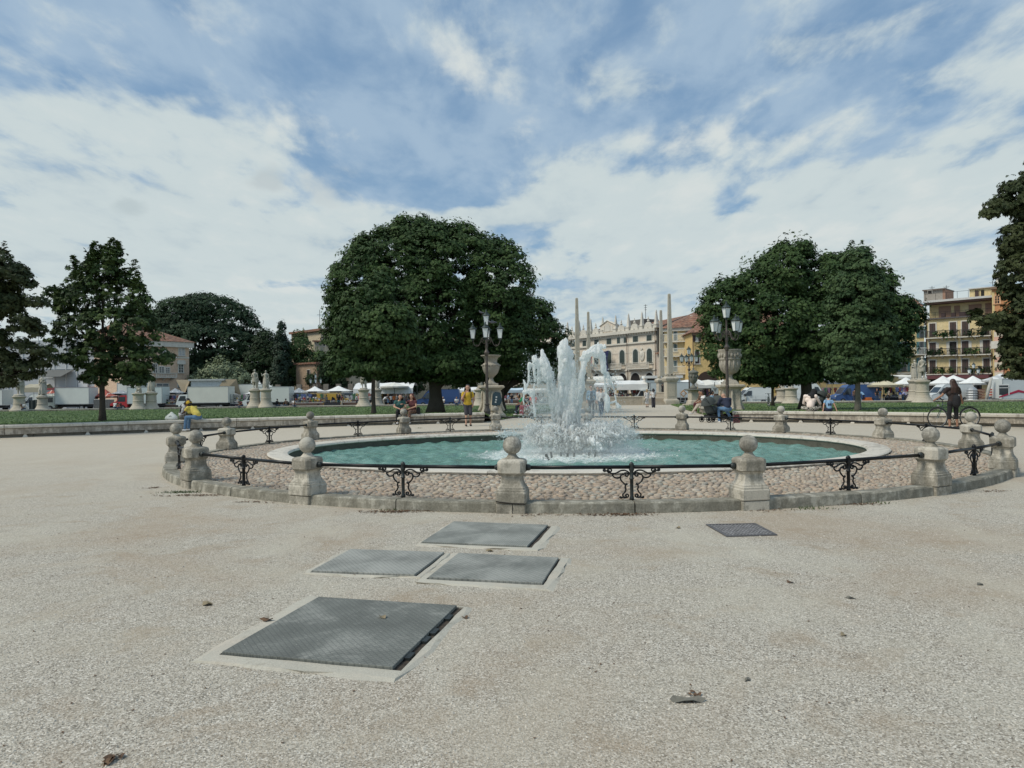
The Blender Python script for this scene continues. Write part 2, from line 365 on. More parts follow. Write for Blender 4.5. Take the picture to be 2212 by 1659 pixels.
# ================================================================ LAWNS
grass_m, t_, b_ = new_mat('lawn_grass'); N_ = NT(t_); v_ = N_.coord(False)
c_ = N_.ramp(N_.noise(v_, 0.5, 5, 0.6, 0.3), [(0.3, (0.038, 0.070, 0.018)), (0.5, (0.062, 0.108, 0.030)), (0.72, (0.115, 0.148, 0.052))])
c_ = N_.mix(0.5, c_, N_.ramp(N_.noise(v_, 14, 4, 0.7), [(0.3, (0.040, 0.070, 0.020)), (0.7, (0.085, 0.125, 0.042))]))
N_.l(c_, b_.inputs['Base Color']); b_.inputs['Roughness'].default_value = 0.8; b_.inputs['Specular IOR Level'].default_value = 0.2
WALL_L = np.array([(-27, 20), (-23.2, 23.9), (-19.4, 26.7), (-14.7, 29.2), (-11, 30.9), (-7.4, 32.3), (-4.2, 33.3), (-1.35, 33.9)], float)
WALL_R = np.array([(9.9, 31.9), (11.6, 31.2), (13.3, 30.2), (15.2, 28.8), (18.9, 25.7), (22.5, 21.5), (25, 17.5)], float)
def curve_pts(P, step):
    d = np.concatenate([[0], np.cumsum(np.linalg.norm(np.diff(P, axis=0), axis=1))]); n = max(2, int(d[-1]/step)+1)
    s = np.linspace(0, d[-1], n*4)
    x = np.interp(s, d, P[:, 0]); y = np.interp(s, d, P[:, 1])
    for _ in range(n): x[1:-1] = (x[:-2]+x[1:-1]*2+x[2:])/4; y[1:-1] = (y[:-2]+y[1:-1]*2+y[2:])/4
    return np.stack([x, y], 1)[::4] if (len(x)-1) % 4 == 0 else np.concatenate([np.stack([x, y], 1)[::4], [[x[-1], y[-1]]]])
CL = curve_pts(WALL_L, 0.8); CR = curve_pts(WALL_R, 0.8)
def lawn_z(x, y, y0):
    t = min(max((y-y0)/16.0, 0), 1); return TZ(y)+0.05+0.39*(1-t*t*(3-2*t))
def lawn(name, nearL, edge, left):
    # nearL: near edge polyline; edge: path-side edge function
    xs = nearL[:, 0]
    V = []; F = []; nr = 16; cols = []
    pts = [tuple(p) for p in nearL]
    far = []
    if left:
        pathe = [(-0.9, 36), (-0.4, 38), (2.9, 52), (5.2, 66), (7.0, 80.8)]
        near = [(-90, 15)]+[(-40, 17)]+pts+pathe[:4]
        far = [(-110, 71)]+[(-100, 73)]+[(-78+ (70.8)*k/(len(pts)-1), None) for k in range(len(pts))]+[(-1.5, None), (2, None), (4.5, None), (6.0, None)]
    else:
        near = [(17.0, 76), (14.6, 62), (13, 53), (10.6, 38)]+pts+[(60, 14)]
        far = [(18.5, None), (18.8, None), (19.3, None), (20, None)]+[(21+(48)*k/(len(pts)-1), None) for k in range(len(pts))]+[(95, 51)]
    for (a, b) in zip(near, far):
        bx = b[0]; by = bank_y(bx)-0.6 if b[1] is None else b[1]
        col = []
        for k in range(nr):
            t = (k/(nr-1))**1.5; x = a[0]+(bx-a[0])*t; y = a[1]+(by-a[1])*t
            edge_low = (left and a in near[-4:]) or ((not left) and a in near[:4])
            z = lawn_z(x, y, a[1]) if not edge_low else TZ(y)+0.04+0.25*min(1, abs(x-a[0])/6)*(1-t)
            col.append((x, y, z))
        cols.append(col)
    V = np.array(cols).reshape(-1, 3); nc = len(cols)
    F = [(i*nr+j, (i+1)*nr+j, (i+1)*nr+j+1, i*nr+j+1) for i in range(nc-1) for j in range(nr-1)]
    # give the sheet a skirt so that it is a solid bank of earth
    mb = MB(); mb.add(V, F)
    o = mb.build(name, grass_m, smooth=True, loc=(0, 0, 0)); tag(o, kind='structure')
    return np.array(cols)
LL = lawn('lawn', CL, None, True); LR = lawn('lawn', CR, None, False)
blade_m = plain('grass_blades', (0.155, 0.235, 0.078), 0.6, var=.35, sc=1.2)  # blades coloured lighter than the lawn sheet to make up for their darker shading
def grass_tufts(name, cols, n, seed):
    r = np.random.default_rng(seed); nc, nr, _ = cols.shape
    ci = r.uniform(0, nc-1.001, n*3); cj = r.uniform(0, 1, n*3)**1.7*(nr-1.001)
    i = ci.astype(int); j = cj.astype(int); fi = (ci-i)[:, None]; fj = (cj-j)[:, None]
    P = cols[i, j]*(1-fi)*(1-fj)+cols[i+1, j]*fi*(1-fj)+cols[i, j+1]*(1-fi)*fj+cols[i+1, j+1]*fi*fj
    ok = (np.abs(P[:, 0]) < P[:, 1]*0.78+4) & (P[:, 1] > 20); P = P[ok][:n]; n = len(P)
    a = r.uniform(0, 2*pi, n); w = r.uniform(0.012, 0.03, n)*(0.5+P[:, 1]/50); h = r.uniform(0.02, 0.055, n)*(0.8+0.25*(r.random(n) < 0.07)*3)
    dx_, dy_ = np.cos(a)*w, np.sin(a)*w; ln = r.normal(0, 0.03, (n, 2))
    V = np.stack([P+np.stack([-dx_, -dy_, -0.01+0*w], 1), P+np.stack([dx_, dy_, -0.01+0*w], 1), P+np.stack([dx_*.3+ln[:, 0], dy_*.3+ln[:, 1], h], 1), P+np.stack([-dx_*.4+ln[:, 0], -dy_*.4+ln[:, 1], h*.8], 1)], 1)
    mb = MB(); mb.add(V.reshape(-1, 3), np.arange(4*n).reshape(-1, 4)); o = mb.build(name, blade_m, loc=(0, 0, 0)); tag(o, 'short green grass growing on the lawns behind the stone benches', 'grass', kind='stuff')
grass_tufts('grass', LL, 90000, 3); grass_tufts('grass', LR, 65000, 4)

# ================================================================ STONE BENCH WALLS
ist = stone('istrian_stone', (0.60, 0.55, 0.47), (0.20, 0.18, 0.15), 0.32, 2.6, 0.25, 40, warm=(0.62, 0.53, 0.42))
ist_dirty = stone('stained_stone', (0.56, 0.51, 0.42), (0.11, 0.10, 0.085), 0.62, 2.6, 0.3, 40, warm=(0.52, 0.42, 0.31))
def streak_mat(name, col, dark, thr):
    m, t, b = new_mat(name); N = NT(t); v = N.coord(); vz = N.coord(True, (1.9, 1.9, .45)); n1 = N.noise(vz, 2.3, 6, .62, .4); n2 = N.noise(v, 9, 7, .72); n3 = N.noise(v, 45, 3, .6); n0 = N.noise(v, .45, 3, .5)
    f = N.math('ADD', N.math('ADD', N.math('MULTIPLY', n1, .45), N.math('MULTIPLY', n2, .40)), N.math('MULTIPLY', n0, .25)); st = N.ramp(f, [(thr, 0.0), (thr+.045, .55), (thr+.13, .92)])
    c = N.ramp(N.noise(v, .9, 4, .5), [(.3, tuple(q*.85 for q in col)), (.7, col)]); c = N.mix(st, c, dark); c = N.mix(.25, c, N.ramp(n3, [(.3, tuple(q*.5 for q in col)), (.7, tuple(min(1, q*1.3) for q in col))]))
    N.l(c, b.inputs['Base Color']); b.inputs['Roughness'].default_value = .9; b.inputs['Specular IOR Level'].default_value = .2; N.bump(n2, .4, .015, b); _mc[name] = m; return m
ist_dirty = streak_mat('streaked_stone', (0.60, 0.54, 0.45), (0.15, 0.125, 0.10), 0.505)
ist = streak_mat('pale_cap_stone', (0.66, 0.615, 0.53), (0.26, 0.23, 0.19), 0.57)
ist_dark = stone('plinth_stone', (0.26, 0.24, 0.20), (0.09, 0.085, 0.07), 0.6, 3.0, 0.3, 40)
def wall_sweep(mb, C, prof, gap_every, phase=0.0):
    # prof: list of (offset towards the fountain, z) closed polygon ; C polyline
    T = np.gradient(C, axis=0); T /= np.linalg.norm(T, axis=1)[:, None]; Nn = np.stack([T[:, 1], -T[:, 0]], 1)
    segs = []; cur = [0]
    d = np.concatenate([[0], np.cumsum(np.linalg.norm(np.diff(C, axis=0), axis=1))])
    cuts = np.arange(phase, d[-1], gap_every)
    edges = [0.0]+[c for c in cuts if c > 0.3 and c < d[-1]-0.3]+[d[-1]]
    def at(s):
        return np.array([np.interp(s, d, C[:, 0]), np.interp(s, d, C[:, 1])]), np.array([np.interp(s, d, Nn[:, 0]), np.interp(s, d, Nn[:, 1])])
    for a, b in zip(edges[:-1], edges[1:]):
        ss = np.linspace(a+0.009, b-0.009, max(2, int((b-a)/0.7)+1)); rings = []
        for s in ss:
            p, q = at(s); rings.append([(p[0]+q[0]*o, p[1]+q[1]*o, z+TZ(p[1])) for o, z in prof])
        mb.loft(rings)
    return at, d[-1]
def bench_wall(C, label, ph):
    mid = C[len(C)//2]; t = thing('stone_bench_wall', label, 'stone bench', (mid[0], mid[1], 0))
    mb = MB(); wall_sweep(mb, C, [(0.02, 0.0), (0.02, 0.135), (-0.35, 0.135), (-0.35, 0.0)], 2.6, 0.9); mb.build('plinth', ist_dark, t, world=True)
    mb = MB(); wall_sweep(mb, C, [(0.15, 0.12), (0.155, 0.33), (-0.40, 0.33), (-0.40, 0.12)], 4.1, ph); mb.build('seat_block', ist_dirty, t, world=True)
    mb = MB(); at, L = wall_sweep(mb, C, [(0.17, 0.345), (0.215, 0.37), (0.215, 0.445), (0.18, 0.475), (0.10, 0.485), (-0.45, 0.475), (-0.45, 0.345)], 4.1, ph); mb.build('seat_cap', ist, t, world=True)
    for s in np.arange(0.8, L-0.3, 2.05):
        p, q = at(s); f = MB(); f.sq([(0.085, 0), (0.085, 0.02), (0.055, 0.06), (0.04, 0.10), (0.05, 0.122)], (0, 0, 0), atan2(q[1], q[0]))
        f.xf(lambda v: v+np.array([p[0]+q[0]*0.08-mid[0], p[1]+q[1]*0.08-mid[1], TZ(p[1])])); f.build('support_foot', ist, t)
bench_wall(CL, 'long curved stone bench wall edging the lawn left of the path', 2.2)
bench_wall(CR, 'long curved stone bench wall edging the lawn right of the path', 3.4)

# ================================================================ FOUNTAIN RING
CX, CY = 1.50, 17.85; KA, KB = 9.28, 8.28
def el(a, b, t): return np.array([CX+a*np.sin(t), CY-b*np.cos(t)])
def el_tan(a, b, t):
    v = np.array([a*np.cos(t), b*np.sin(t)]); return v/np.linalg.norm(v)
def sweep_ell(mb, a, b, prof, t0=0.0, t1=2*pi, n=120, wob=0.0, seed=0, m=0):
    r = np.random.default_rng(seed); ts = np.linspace(t0, t1, n, endpoint=abs(t1-t0-2*pi) > 1e-6); rings = []
    for t in ts:
        p = el(a, b, t); tg = el_tan(a, b, t); nn = np.array([tg[1], -tg[0]]); w = r.normal(0, wob, len(prof)) if wob else np.zeros(len(prof))
        rings.append([(p[0]+nn[0]*(o+w[k]), p[1]+nn[1]*(o+w[k]), z+w[k]*.6) for k, (o, z) in enumerate(prof)])
    if abs(t1-t0-2*pi) < 1e-6: rings.append(rings[0]); mb.loft(rings, cap=False, m=m)
    else: mb.loft(rings, m=m)
post_uv = [(1106.2, 961.8, 40.4), (1616.6, 958.7, 41.5), (2010.4, 939, 40), (2165.6, 920.8, 36), (2096.8, 900.3, 29), (1906.9, 890.6, 23.5), (1686.9, 884.7, 20.2), (1473, 883.4, 18), (1268.8, 883.9, 16.4), (1070, 884.1, 15.6), (871.9, 890.1, 18), (670.1, 897.1, 19.3), (489.6, 910.8, 23.6), (380.3, 926, 29.5), (422.3, 943.2, 33.5), (663.7, 961.2, 39.8)]
front_side = [True, True, True, True, False, False, False, False, False, False, False, False, False, False, True, True]
POSTS = []
for k, (u, v, dm) in enumerate(post_uv):
    r = ray(u, v); ux, uy = r[0]/r[1], 1.0
    # intersect the bearing with the ellipse
    A = (ux/KA)**2+(1/KB)**2; B = -2*(CX*ux/KA**2+CY/KB**2); Cc = (CX/KA)**2+(CY/KB)**2-1
    disc = B*B-4*A*Cc
    if disc < 0: d = -B/2/A
    else: d = (-B-sqrt(disc))/2/A if front_side[k] else (-B+sqrt(disc))/2/A
    P = np.array([ux*d, d]); th = atan2((P[0]-CX)/KA, -(P[1]-CY)/KB)
    POSTS.append((P, th, ZV(u, v, d)))
print('POSTS', [(round(float(p[0]), 2), round(float(p[1]), 2), round(z, 3)) for p, t, z in POSTS])
post_stone = [streak_mat('post_stone_grey', (0.53, 0.485, 0.40), (0.10, 0.093, 0.07), 0.478),
              streak_mat('post_stone_pale', (0.59, 0.545, 0.455), (0.12, 0.112, 0.085), 0.50)]
ball_stone = streak_mat('ball_stone', (0.50, 0.47, 0.40), (0.07, 0.066, 0.055), 0.498)
post_desc = ['ball topped stone bollard at front centre, its base split by a crack', 'ball topped stone bollard with blotchy lichen ball, front right between two straight rails', 'ball topped stone bollard, large and pale, third along the front right of the ring', 'ball topped stone bollard with a chipped ball at the far right end of the ring', 'ball topped stone bollard in front of the bicycle rear wheel', 'ball topped stone bollard left of the bicycle on the right rear of the ring', 'ball topped stone bollard below the seated person in black headscarf', 'ball topped stone bollard right of the gravel path, left of the stroller', 'ball topped stone bollard directly behind the fountain jets, below the walking couple', 'ball topped stone bollard in front of the left urn and street lamp', 'ball topped stone bollard in front of the two seated women', 'ball topped stone bollard on the left rear with dark patched ball', 'ball topped stone bollard at left, just right of the couple on the wall', 'ball topped stone bollard at the far left end of the ring, grey smooth ball', 'ball topped stone bollard at front left with a cracked ball', 'ball topped stone bollard second from the left along the front']
for k, (P, th, zb) in enumerate(POSTS):
    tg = el_tan(KA, KB, th); rz = atan2(tg[1], tg[0]); hs = zb/0.937
    t = thing('ball_bollard', post_desc[k], 'bollard', (P[0], P[1], 0), rz, 'stone bollards around the fountain')
    t.scale = (1, 1, hs); rr = np.random.default_rng(50+k); bs = dm_scale = max(0.94, min(1.06, 1+rr.normal(0, .03)))
    m = MB(); m.sq([(0.200, 0), (0.198, 0.125), (0.190, 0.132), (0.188, 0.136)] if k == 0 else [(0.196, 0), (0.196, 0.125), (0.190, 0.13)], ch=0.06); m.build('foot', post_stone[k % 2], t)
    m = MB(); m.sq([(0.200, 0.142), (0.205, 0.155), (0.205, 0.285), (0.196, 0.30), (0.196, 0.325), (0.180, 0.335), (0.178, 0.355), (0.160, 0.375), (0.146, 0.41), (0.138, 0.46), (0.136, 0.50), (0.142, 0.525), (0.158, 0.54), (0.160, 0.548)], ch=0.10); m.build('pedestal', post_stone[k % 2], t)
    if k == 0:
        cx_ = [-.20, -.15, -.08, -.02, .05, .11, .16, .20]; cz_ = [.176, .160, .152, .150, .142, .138, .139, .136]
        m = MB(); m.loft([[(x, -.2085, z-.006-.003*(i % 2)), (x, -.2085, z+.006+.003*(i % 3)), (x, -.20, z+.006), (x, -.20, z-.006)] for i, (x, z) in enumerate(zip(cx_, cz_))]); m.tube([(.02, -.2005, .14), (.025, -.2005, .08), (.018, -.2005, .03), (.03, -.2005, 0)], .005, 5); m.build('crack', plain('crack_dark', (.03, .026, .02), .95), t)
    m = MB(); m.sq([(0.166, 0.548), (0.184, 0.562), (0.186, 0.70), (0.178, 0.725), (0.150, 0.742), (0.120, 0.750)], ch=0.30); m.build('head_block', post_stone[(k+1) % 2], t)
    m = MB(); m.lathe([(0.112, 0.742), (0.100, 0.755), (0.078, 0.775), (0.060, 0.800), (0.052, 0.822), (0.056, 0.835)], n=24); m.build('neck', post_stone[k % 2], t, smooth=True)
    m = MB(); m.sph((0, 0, 0.937), (0.126*bs, 0.126*bs, 0.124*bs/hs*1.0), 32, 20); m.build('ball', ball_stone, t, smooth=True)
iron = plain('black_iron', (0.018, 0.019, 0.020), 0.38, 0.6, 0.4, 12)
iron_worn = plain('worn_iron', (0.045, 0.052, 0.05), 0.5, 0.5, 0.4, 15)
def spiral(cx, cz, r0, r1, a0, turns, n=14):
    return [(cx+(r0+(r1-r0)*i/(n-1))*cos(a0+turns*2*pi*i/(n-1)), cz+(r0+(r1-r0)*i/(n-1))*sin(a0+turns*2*pi*i/(n-1))) for i in range(n)]
def smooth_pl(P, k=4):
    P = np.array(P, float)
    d = np.concatenate([[0], np.cumsum(np.linalg.norm(np.diff(P, axis=0), axis=1))]); s = np.linspace(0, d[-1], len(P)*k)
    Q = np.stack([np.interp(s, d, P[:, 0]), np.interp(s, d, P[:, 1])], 1)
    for _ in range(k): Q[1:-1] = (Q[:-2]+2*Q[1:-1]+Q[2:])/4
    return Q
SCR = [smooth_pl([(0.02, -.12), (0.045, -.075), (.09, -.05), (.14, -.052), (.18, -.075), (.22, -.10), (.27, -.10), (.31, -.08)]+spiral(.295, -.052, .038, .012, -.6, 1.2)),
       smooth_pl([(.31, -.085), (.335, -.055), (.36, -.062)]+spiral(.368, -.044, .020, .006, -1.4, 1.0, 8)),
       smooth_pl(spiral(.072, -.125, .012, .042, 1.2, -1.2)+[(.125, -.105), (.15, -.14), (.155, -.18), (.135, -.225), (.10, -.265), (.085, -.275), (.060, -.262)]),
       smooth_pl([(.15, -.15), (.185, -.172), (.225, -.168), (.255, -.14), (.262, -.115), (.245, -.105)]),
       smooth_pl([(.055, -.27), (.085, -.285), (.09, -.32), (.078, -.355), (.095, -.40), (.125, -.435), (.12, -.472), (.085, -.485)]+spiral(.070, -.452, .032, .010, -1.2, -1.1)),
       smooth_pl([(.085, -.488), (.12, -.478), (.15, -.492)]+spiral(.152, -.478, .014, .005, -1.5, 1, 6))]
rail_desc = {0: 'front railing right of the centre bollard', 1: 'front right railing with greenish bracket', 2: 'railing at the far right front, seen nearly end-on', 3: 'short railing joining the two rightmost bollards', 4: 'rear right railing in front of the bicycle', 5: 'rear right railing below the small tree', 6: 'rear railing in front of the man in navy', 7: 'rear railing across the gravel path', 8: 'rear railing behind the fountain spray', 9: 'rear railing in front of the man in yellow', 10: 'rear left railing in front of the seated women', 11: 'rear left railing in front of the long bench wall', 12: 'short railing at the left behind the leftmost bollards', 13: 'railing at the far left end seen edge-on', 14: 'front left railing over the cobbles', 15: 'front railing left of the centre bollard'}
RZ = 0.62; KT = 0.145
for k in range(16):
    (P, t0, z0), (Q, t1, z1) = POSTS[k], POSTS[(k+1) % 16]
    za, zb = RZ*z0/0.937, RZ*z1/0.937
    if t1 < t0: t1 += 2*pi
    tm = (t0+t1)/2; Mi = (P+Q)/2; Me = el(KA, KB, tm); Mm = Mi*0.55+Me*0.45; zm = (za+zb)/2
    dr = (Q-P)/np.linalg.norm(Q-P); rz = atan2(dr[1], dr[0])
    t = thing('iron_railing', 'black iron '+rail_desc[k], 'railing', (Mm[0], Mm[1], KT), rz, 'iron railings around the fountain')
    def L(p, z): q = rotz(np.array([p[0]-Mm[0], p[1]-Mm[1], z-KT]), -rz); return q
    a = P+dr*0.16; b = Q-dr*0.16
    m = MB(); m.tube([L(a, za), L(Mm, zm)], 0.0255, 12); m.tube([L(Mm, zm), L(b, zb)], 0.0255, 12); m.build('rail', iron, t, smooth=True)
    for e, z, s in ((a, za, 1), (b, zb, -1)):
        m = MB(); e2 = e+dr*0.02*s; m.tube([L(e2, z), L(e2+dr*s*0.05, z), L(e2+dr*s*0.075, z)], [0.045, 0.043, 0.028], 12); m.build('rail_socket', iron_worn, t, smooth=True)
    H = zm-KT
    m = MB(); m.lathe([(0.032, 0), (0.030, 0.03), (0.024, 0.05), (0.024, H*.62), (0.034, H*.635), (0.034, H*.66), (0.026, H*.67), (0.026, H-.06), (0.036, H-.04), (0.036, H-0.02), (0.030, H+.02), (0.036, H+.035), (0.02, H+.062), (0.004, H+.07)], n=12); m.build('support_post', iron if k % 3 else iron_worn, t, smooth=True)
    m = MB()
    for s in (1, -1):
        for c in SCR: m.tube([(s*x, 0, H+z*(H/0.52)) for x, z in c], 0.0115, 6)
    m.build('scrollwork', iron, t, smooth=True)
# outer kerb in segments
kerb_m = streak_mat('kerb_stone', (0.46, 0.435, 0.36), (0.10, 0.092, 0.068), 0.47)
kt = thing('stone_kerb', 'low grey stone kerb ring under the fountain railings', 'kerb', (CX, CY, 0))
for k in range(16):
    t0 = POSTS[k][1]; t1 = POSTS[(k+1) % 16][1]
    if t1 < t0: t1 += 2*pi
    for j in range(2):
        a = t0+(t1-t0)*j/2+0.0009; b = t0+(t1-t0)*(j+1)/2-0.0009; q = MB(); rk = np.random.default_rng(k*3+j).normal(0, .004)
        sweep_ell(q, KA, KB, [(0.16, 0.0), (0.150, KT-.02+rk), (0.13, KT+rk), (-0.10, KT-.004+rk), (-0.12, 0.0)], a, b, 14, 0.0035, k*2+j)
        q.build('kerb_segment', kerb_m, kt, world=True)
# cobbles
RA, RB, RIMZ = 7.42, 5.62, 0.215
def ring_z(f): return 0.095+0.055*f
mb = MB(); V = []; nT = 160
for t in np.linspace(0, 2*pi, nT, endpoint=False):
    for f in (0, .25, .5, .75, 1.0):
        a = KA-0.1+(RA-.04-KA+.1)*f; b = KB-0.1+(RB-.04-KB+.1)*f; p = el(a, b, t); V.append((p[0], p[1], ring_z(f)-0.02))
F = [(i*5+j, ((i+1) % nT)*5+j, ((i+1) % nT)*5+j+1, i*5+j+1) for i in range(nT) for j in range(4)]
mb.add(V, F); tag(mb.build('paving', plain('cobble_mortar', (0.30, 0.25, 0.19), 0.95, sc=8, rand=False), loc=(0, 0, 0)), kind='structure')
m_cob, t_, b_ = new_mat('river_cobbles'); N_ = NT(t_); v_ = N_.coord(False)
at_ = N_.n('ShaderNodeAttribute', attribute_name='tone'); c_ = N_.ramp(at_.outputs['Fac'], [(0.0, (0.20, 0.16, 0.13)), (0.2, (0.30, 0.235, 0.17)), (0.45, (0.42, 0.33, 0.24)), (0.62, (0.40, 0.28, 0.19)), (0.8, (0.47, 0.41, 0.31)), (0.93, (0.27, 0.27, 0.23)), (1.0, (0.58, 0.53, 0.44))])
c_ = N_.mix(N_.ramp(N_.noise(v_, 1.2, 5, .6, .3), [(0.5, 0.0), (0.75, 0.4)]), c_, (0.50, 0.42, 0.33))
c_ = N_.mix(0.3, c_, N_.ramp(N_.noise(v_, 45, 4, .7), [(0.3, (.2, .17, .14)), (0.7, (.62, .54, .44))]))
N_.l(c_, b_.inputs['Base Color']); b_.inputs['Roughness'].default_value = 0.75
def cobbles():
    r = np.random.default_rng(5); pts = []; tn = []
    nr = 24
    for i in range(nr):
        f = (i+0.5)/nr; a = KA-0.1+(RA-.02-KA+.1)*f; b = KB-0.1+(RB-.02-KB+.1)*f
        L = pi*(3*(a+b)-sqrt((3*a+b)*(a+3*b))); n = int(L/0.098); ts = (np.arange(n)+r.uniform(0, 1)+r.normal(0, .16, n))/n*2*pi
        for t in ts: p = el(a, b, t); g = el_tan(a, b, t); pts.append((p[0]+r.normal(0, .011), p[1]+r.normal(0, .011), ring_z(f), atan2(g[1], g[0])))
    P = np.array(pts); n = len(P); th = np.arange(8)*2*pi/8
    base = np.concatenate([np.stack([np.cos(th)*q, np.sin(th)*q, np.full(8, z)], 1) for q, z in ((1.0, -0.3), (0.97, 0.25), (0.72, 0.72))]+[np.array([[0, 0, 0.95]])])
    sc = np.stack([r.uniform(.040, .064, n), r.uniform(.030, .050, n), r.uniform(.016, .034, n)], 1); ang = P[:, 3]+r.normal(0, .5, n)
    W = base[None]*sc[:, None, :]*(1+r.normal(0, .06, (n, 25, 1)))
    C, Sn = np.cos(ang)[:, None], np.sin(ang)[:, None]
    Vx = W[..., 0]*C-W[..., 1]*Sn+P[:, :1]; Vy = W[..., 0]*Sn+W[..., 1]*C+P[:, 1:2]; Vz = W[..., 2]+P[:, 2:3]-0.012
    V = np.stack([Vx, Vy, Vz], 2).reshape(-1, 3)
    Fq = [(k*8+j, k*8+(j+1) % 8, (k+1)*8+(j+1) % 8, (k+1)*8+j) for k in range(2) for j in range(8)]; Ft = [(16+j, 16+(j+1) % 8, 24) for j in range(8)]
    off = (np.arange(n)*25)[:, None, None]
    mb = MB(); mb.add(V, (np.array(Fq)[None]+off).reshape(-1, 4)); mb.n -= len(V); mb.add(np.zeros((0, 3)), (np.array(Ft)[None]+off).reshape(-1, 3)); mb.n += len(V)
    o = mb.build('cobbles', m_cob, smooth=True, loc=(0, 0, 0))
    at = o.data.attributes.new('tone', 'FLOAT', 'POINT'); at.data.foreach_set('value', np.repeat(r.random(n), 25).astype(np.float32))
    tag(o, 'rounded pinkish river cobbles paving the ring round the pool', 'cobbles', kind='stuff')
cobbles()
# pool rim, basin, water
rim_t = thing('pool_basin', 'large oval stone pool basin with a broad rounded pale rim', 'pool', (CX, CY, 0))
nseg = 22
for k in range(nseg):
    a = 2*pi*k/nseg+0.02; b = a+2*pi/nseg-0.0016; q = MB()
    sweep_ell(q, RA, RB, [(-0.03, 0.08), (-0.02, RIMZ-.055), (0.0, RIMZ-.045), (0.012, RIMZ-.02), (-0.02, RIMZ), (-0.34, RIMZ+.005), (-0.44, RIMZ-.015), (-0.47, RIMZ-.06), (-0.44, RIMZ-.085), (-0.20, RIMZ-.09)], a, b, 9, 0.002, k)
    q.build('rim_stone', ist, rim_t, world=True, smooth=False)
q = MB(); sweep_ell(q, RA-.43, RB-.43, [(0, RIMZ-.09), (0.0, -0.7), (0.1, -0.7), (0.1, RIMZ-.09)], n=120); 
q.build('inner_wall', stone('wet_wall', (0.12, 0.115, 0.09), (0.035, 0.04, 0.03), 0.6, 5, .3), rim_t, world=True)
# ================================================================ WATER
WZ = -0.03
def pool_water():
    m, t, b = new_mat('pool_water'); N = NT(t); v = N.coord(False)
    sp = N.n('ShaderNodeSeparateXYZ'); N.l(v, sp.inputs[0])
    # foam spreads out around the jets
    x = N.math('DIVIDE', sp.outputs[0], 2.9); y = N.math('DIVIDE', sp.outputs[1], 2.4); r2 = N.math('ADD', N.math('MULTIPLY', x, x), N.math('MULTIPLY', y, y))
    f = N.math('SUBTRACT', 1.02, r2); vv = N.coord(False, (1, 1.6, 1))
    n1 = N.noise(vv, 2.4, 8, 0.72, 1.2); n2 = N.noise(vv, 9, 6, 0.75, 0.6)
    foam = N.math('ADD', N.math('MULTIPLY', f, 0.50), N.math('SUBTRACT', N.math('ADD', N.math('MULTIPLY', n1, 0.75), N.math('MULTIPLY', n2, 0.55)), 0.62))
    foam = N.ramp(foam, [(0.13, 0.0), (0.40, 0.85), (0.75, 1.0)])
    c = N.ramp(N.noise(v, 0.7, 4, .6, .5), [(0.3, (0.135, 0.275, 0.228)), (0.7, (0.21, 0.37, 0.315))])
    c = N.mix(N.ramp(N.noise(vv, 3.5, 5, .7, 1.0), [(0.45, 0.0), (0.72, 0.45)]), c, (0.05, 0.155, 0.125))
    c = N.mix(N.ramp(N.noise(N.coord(False, (1, 2.2, 1)), 4.2, 6, .7, 1.4), [(0.54, 0.0), (0.68, 0.55)]), c, (0.24, 0.42, 0.36)); c = N.mix(foam, c, (0.74, 0.82, 0.80))  # pale noise paints highlights on the ripples into the water colour
    N.l(c, b.inputs['Base Color']); N.l(N.ramp(foam, [(0, 0.16), (0.6, 0.6)]), b.inputs['Roughness']); b.inputs['IOR'].default_value = 1.33; b.inputs['Specular IOR Level'].default_value = 0.4
    h = N.math('ADD', N.math('MULTIPLY', N.noise(vv, 5.5, 5, 0.62, 0.8), 1.0), N.math('MULTIPLY', foam, 0.5)); N.bump(h, 0.9, 0.06, b)
    # real waves: concentric ripples from the jets plus choppy cross waves
    rg = np.random.default_rng(2); wv = [(rg.uniform(0, 2*pi), rg.uniform(6, 19), rg.uniform(0, 2*pi), rg.uniform(.003, .008)) for _ in range(26)]
    nr, na = 150, 420; rr = (np.linspace(0, 1, nr)**0.8)[:, None]; aa = (np.arange(na)*2*pi/na)[None]
    Xx = (RA-.40)*rr*np.sin(aa); Yy = -(RB-.40)*rr*np.cos(aa); R = np.hypot(Xx, Yy)
    Z = 0.020*np.sin(R*9+0.5*np.sin(aa*5))*np.exp(-R*0.30)
    for a, k, p, A in wv: Z = Z+A*np.sin((Xx*cos(a)+Yy*sin(a))*k+p+0.8*np.sin(Xx*1.3+Yy*0.9+p))
    Z = Z+0.03*np.exp(-(R/1.2)**2)*rg.random(Z.shape)
    V = np.stack([Xx, Yy, Z], 2).reshape(-1, 3)
    i, j = np.meshgrid(np.arange(nr-1), np.arange(na), indexing='ij'); a = (i*na+j).ravel(); b2 = (i*na+(j+1) % na).ravel()
    F = np.stack([a, b2, b2+na, a+na], 1); mb = MB(); mb.add(V, F)
    o = mb.build('water', m, smooth=True, loc=(0, 0, 0)); o.location = (CX-.1, CY, WZ); tag(o, kind='structure')
pool_water()
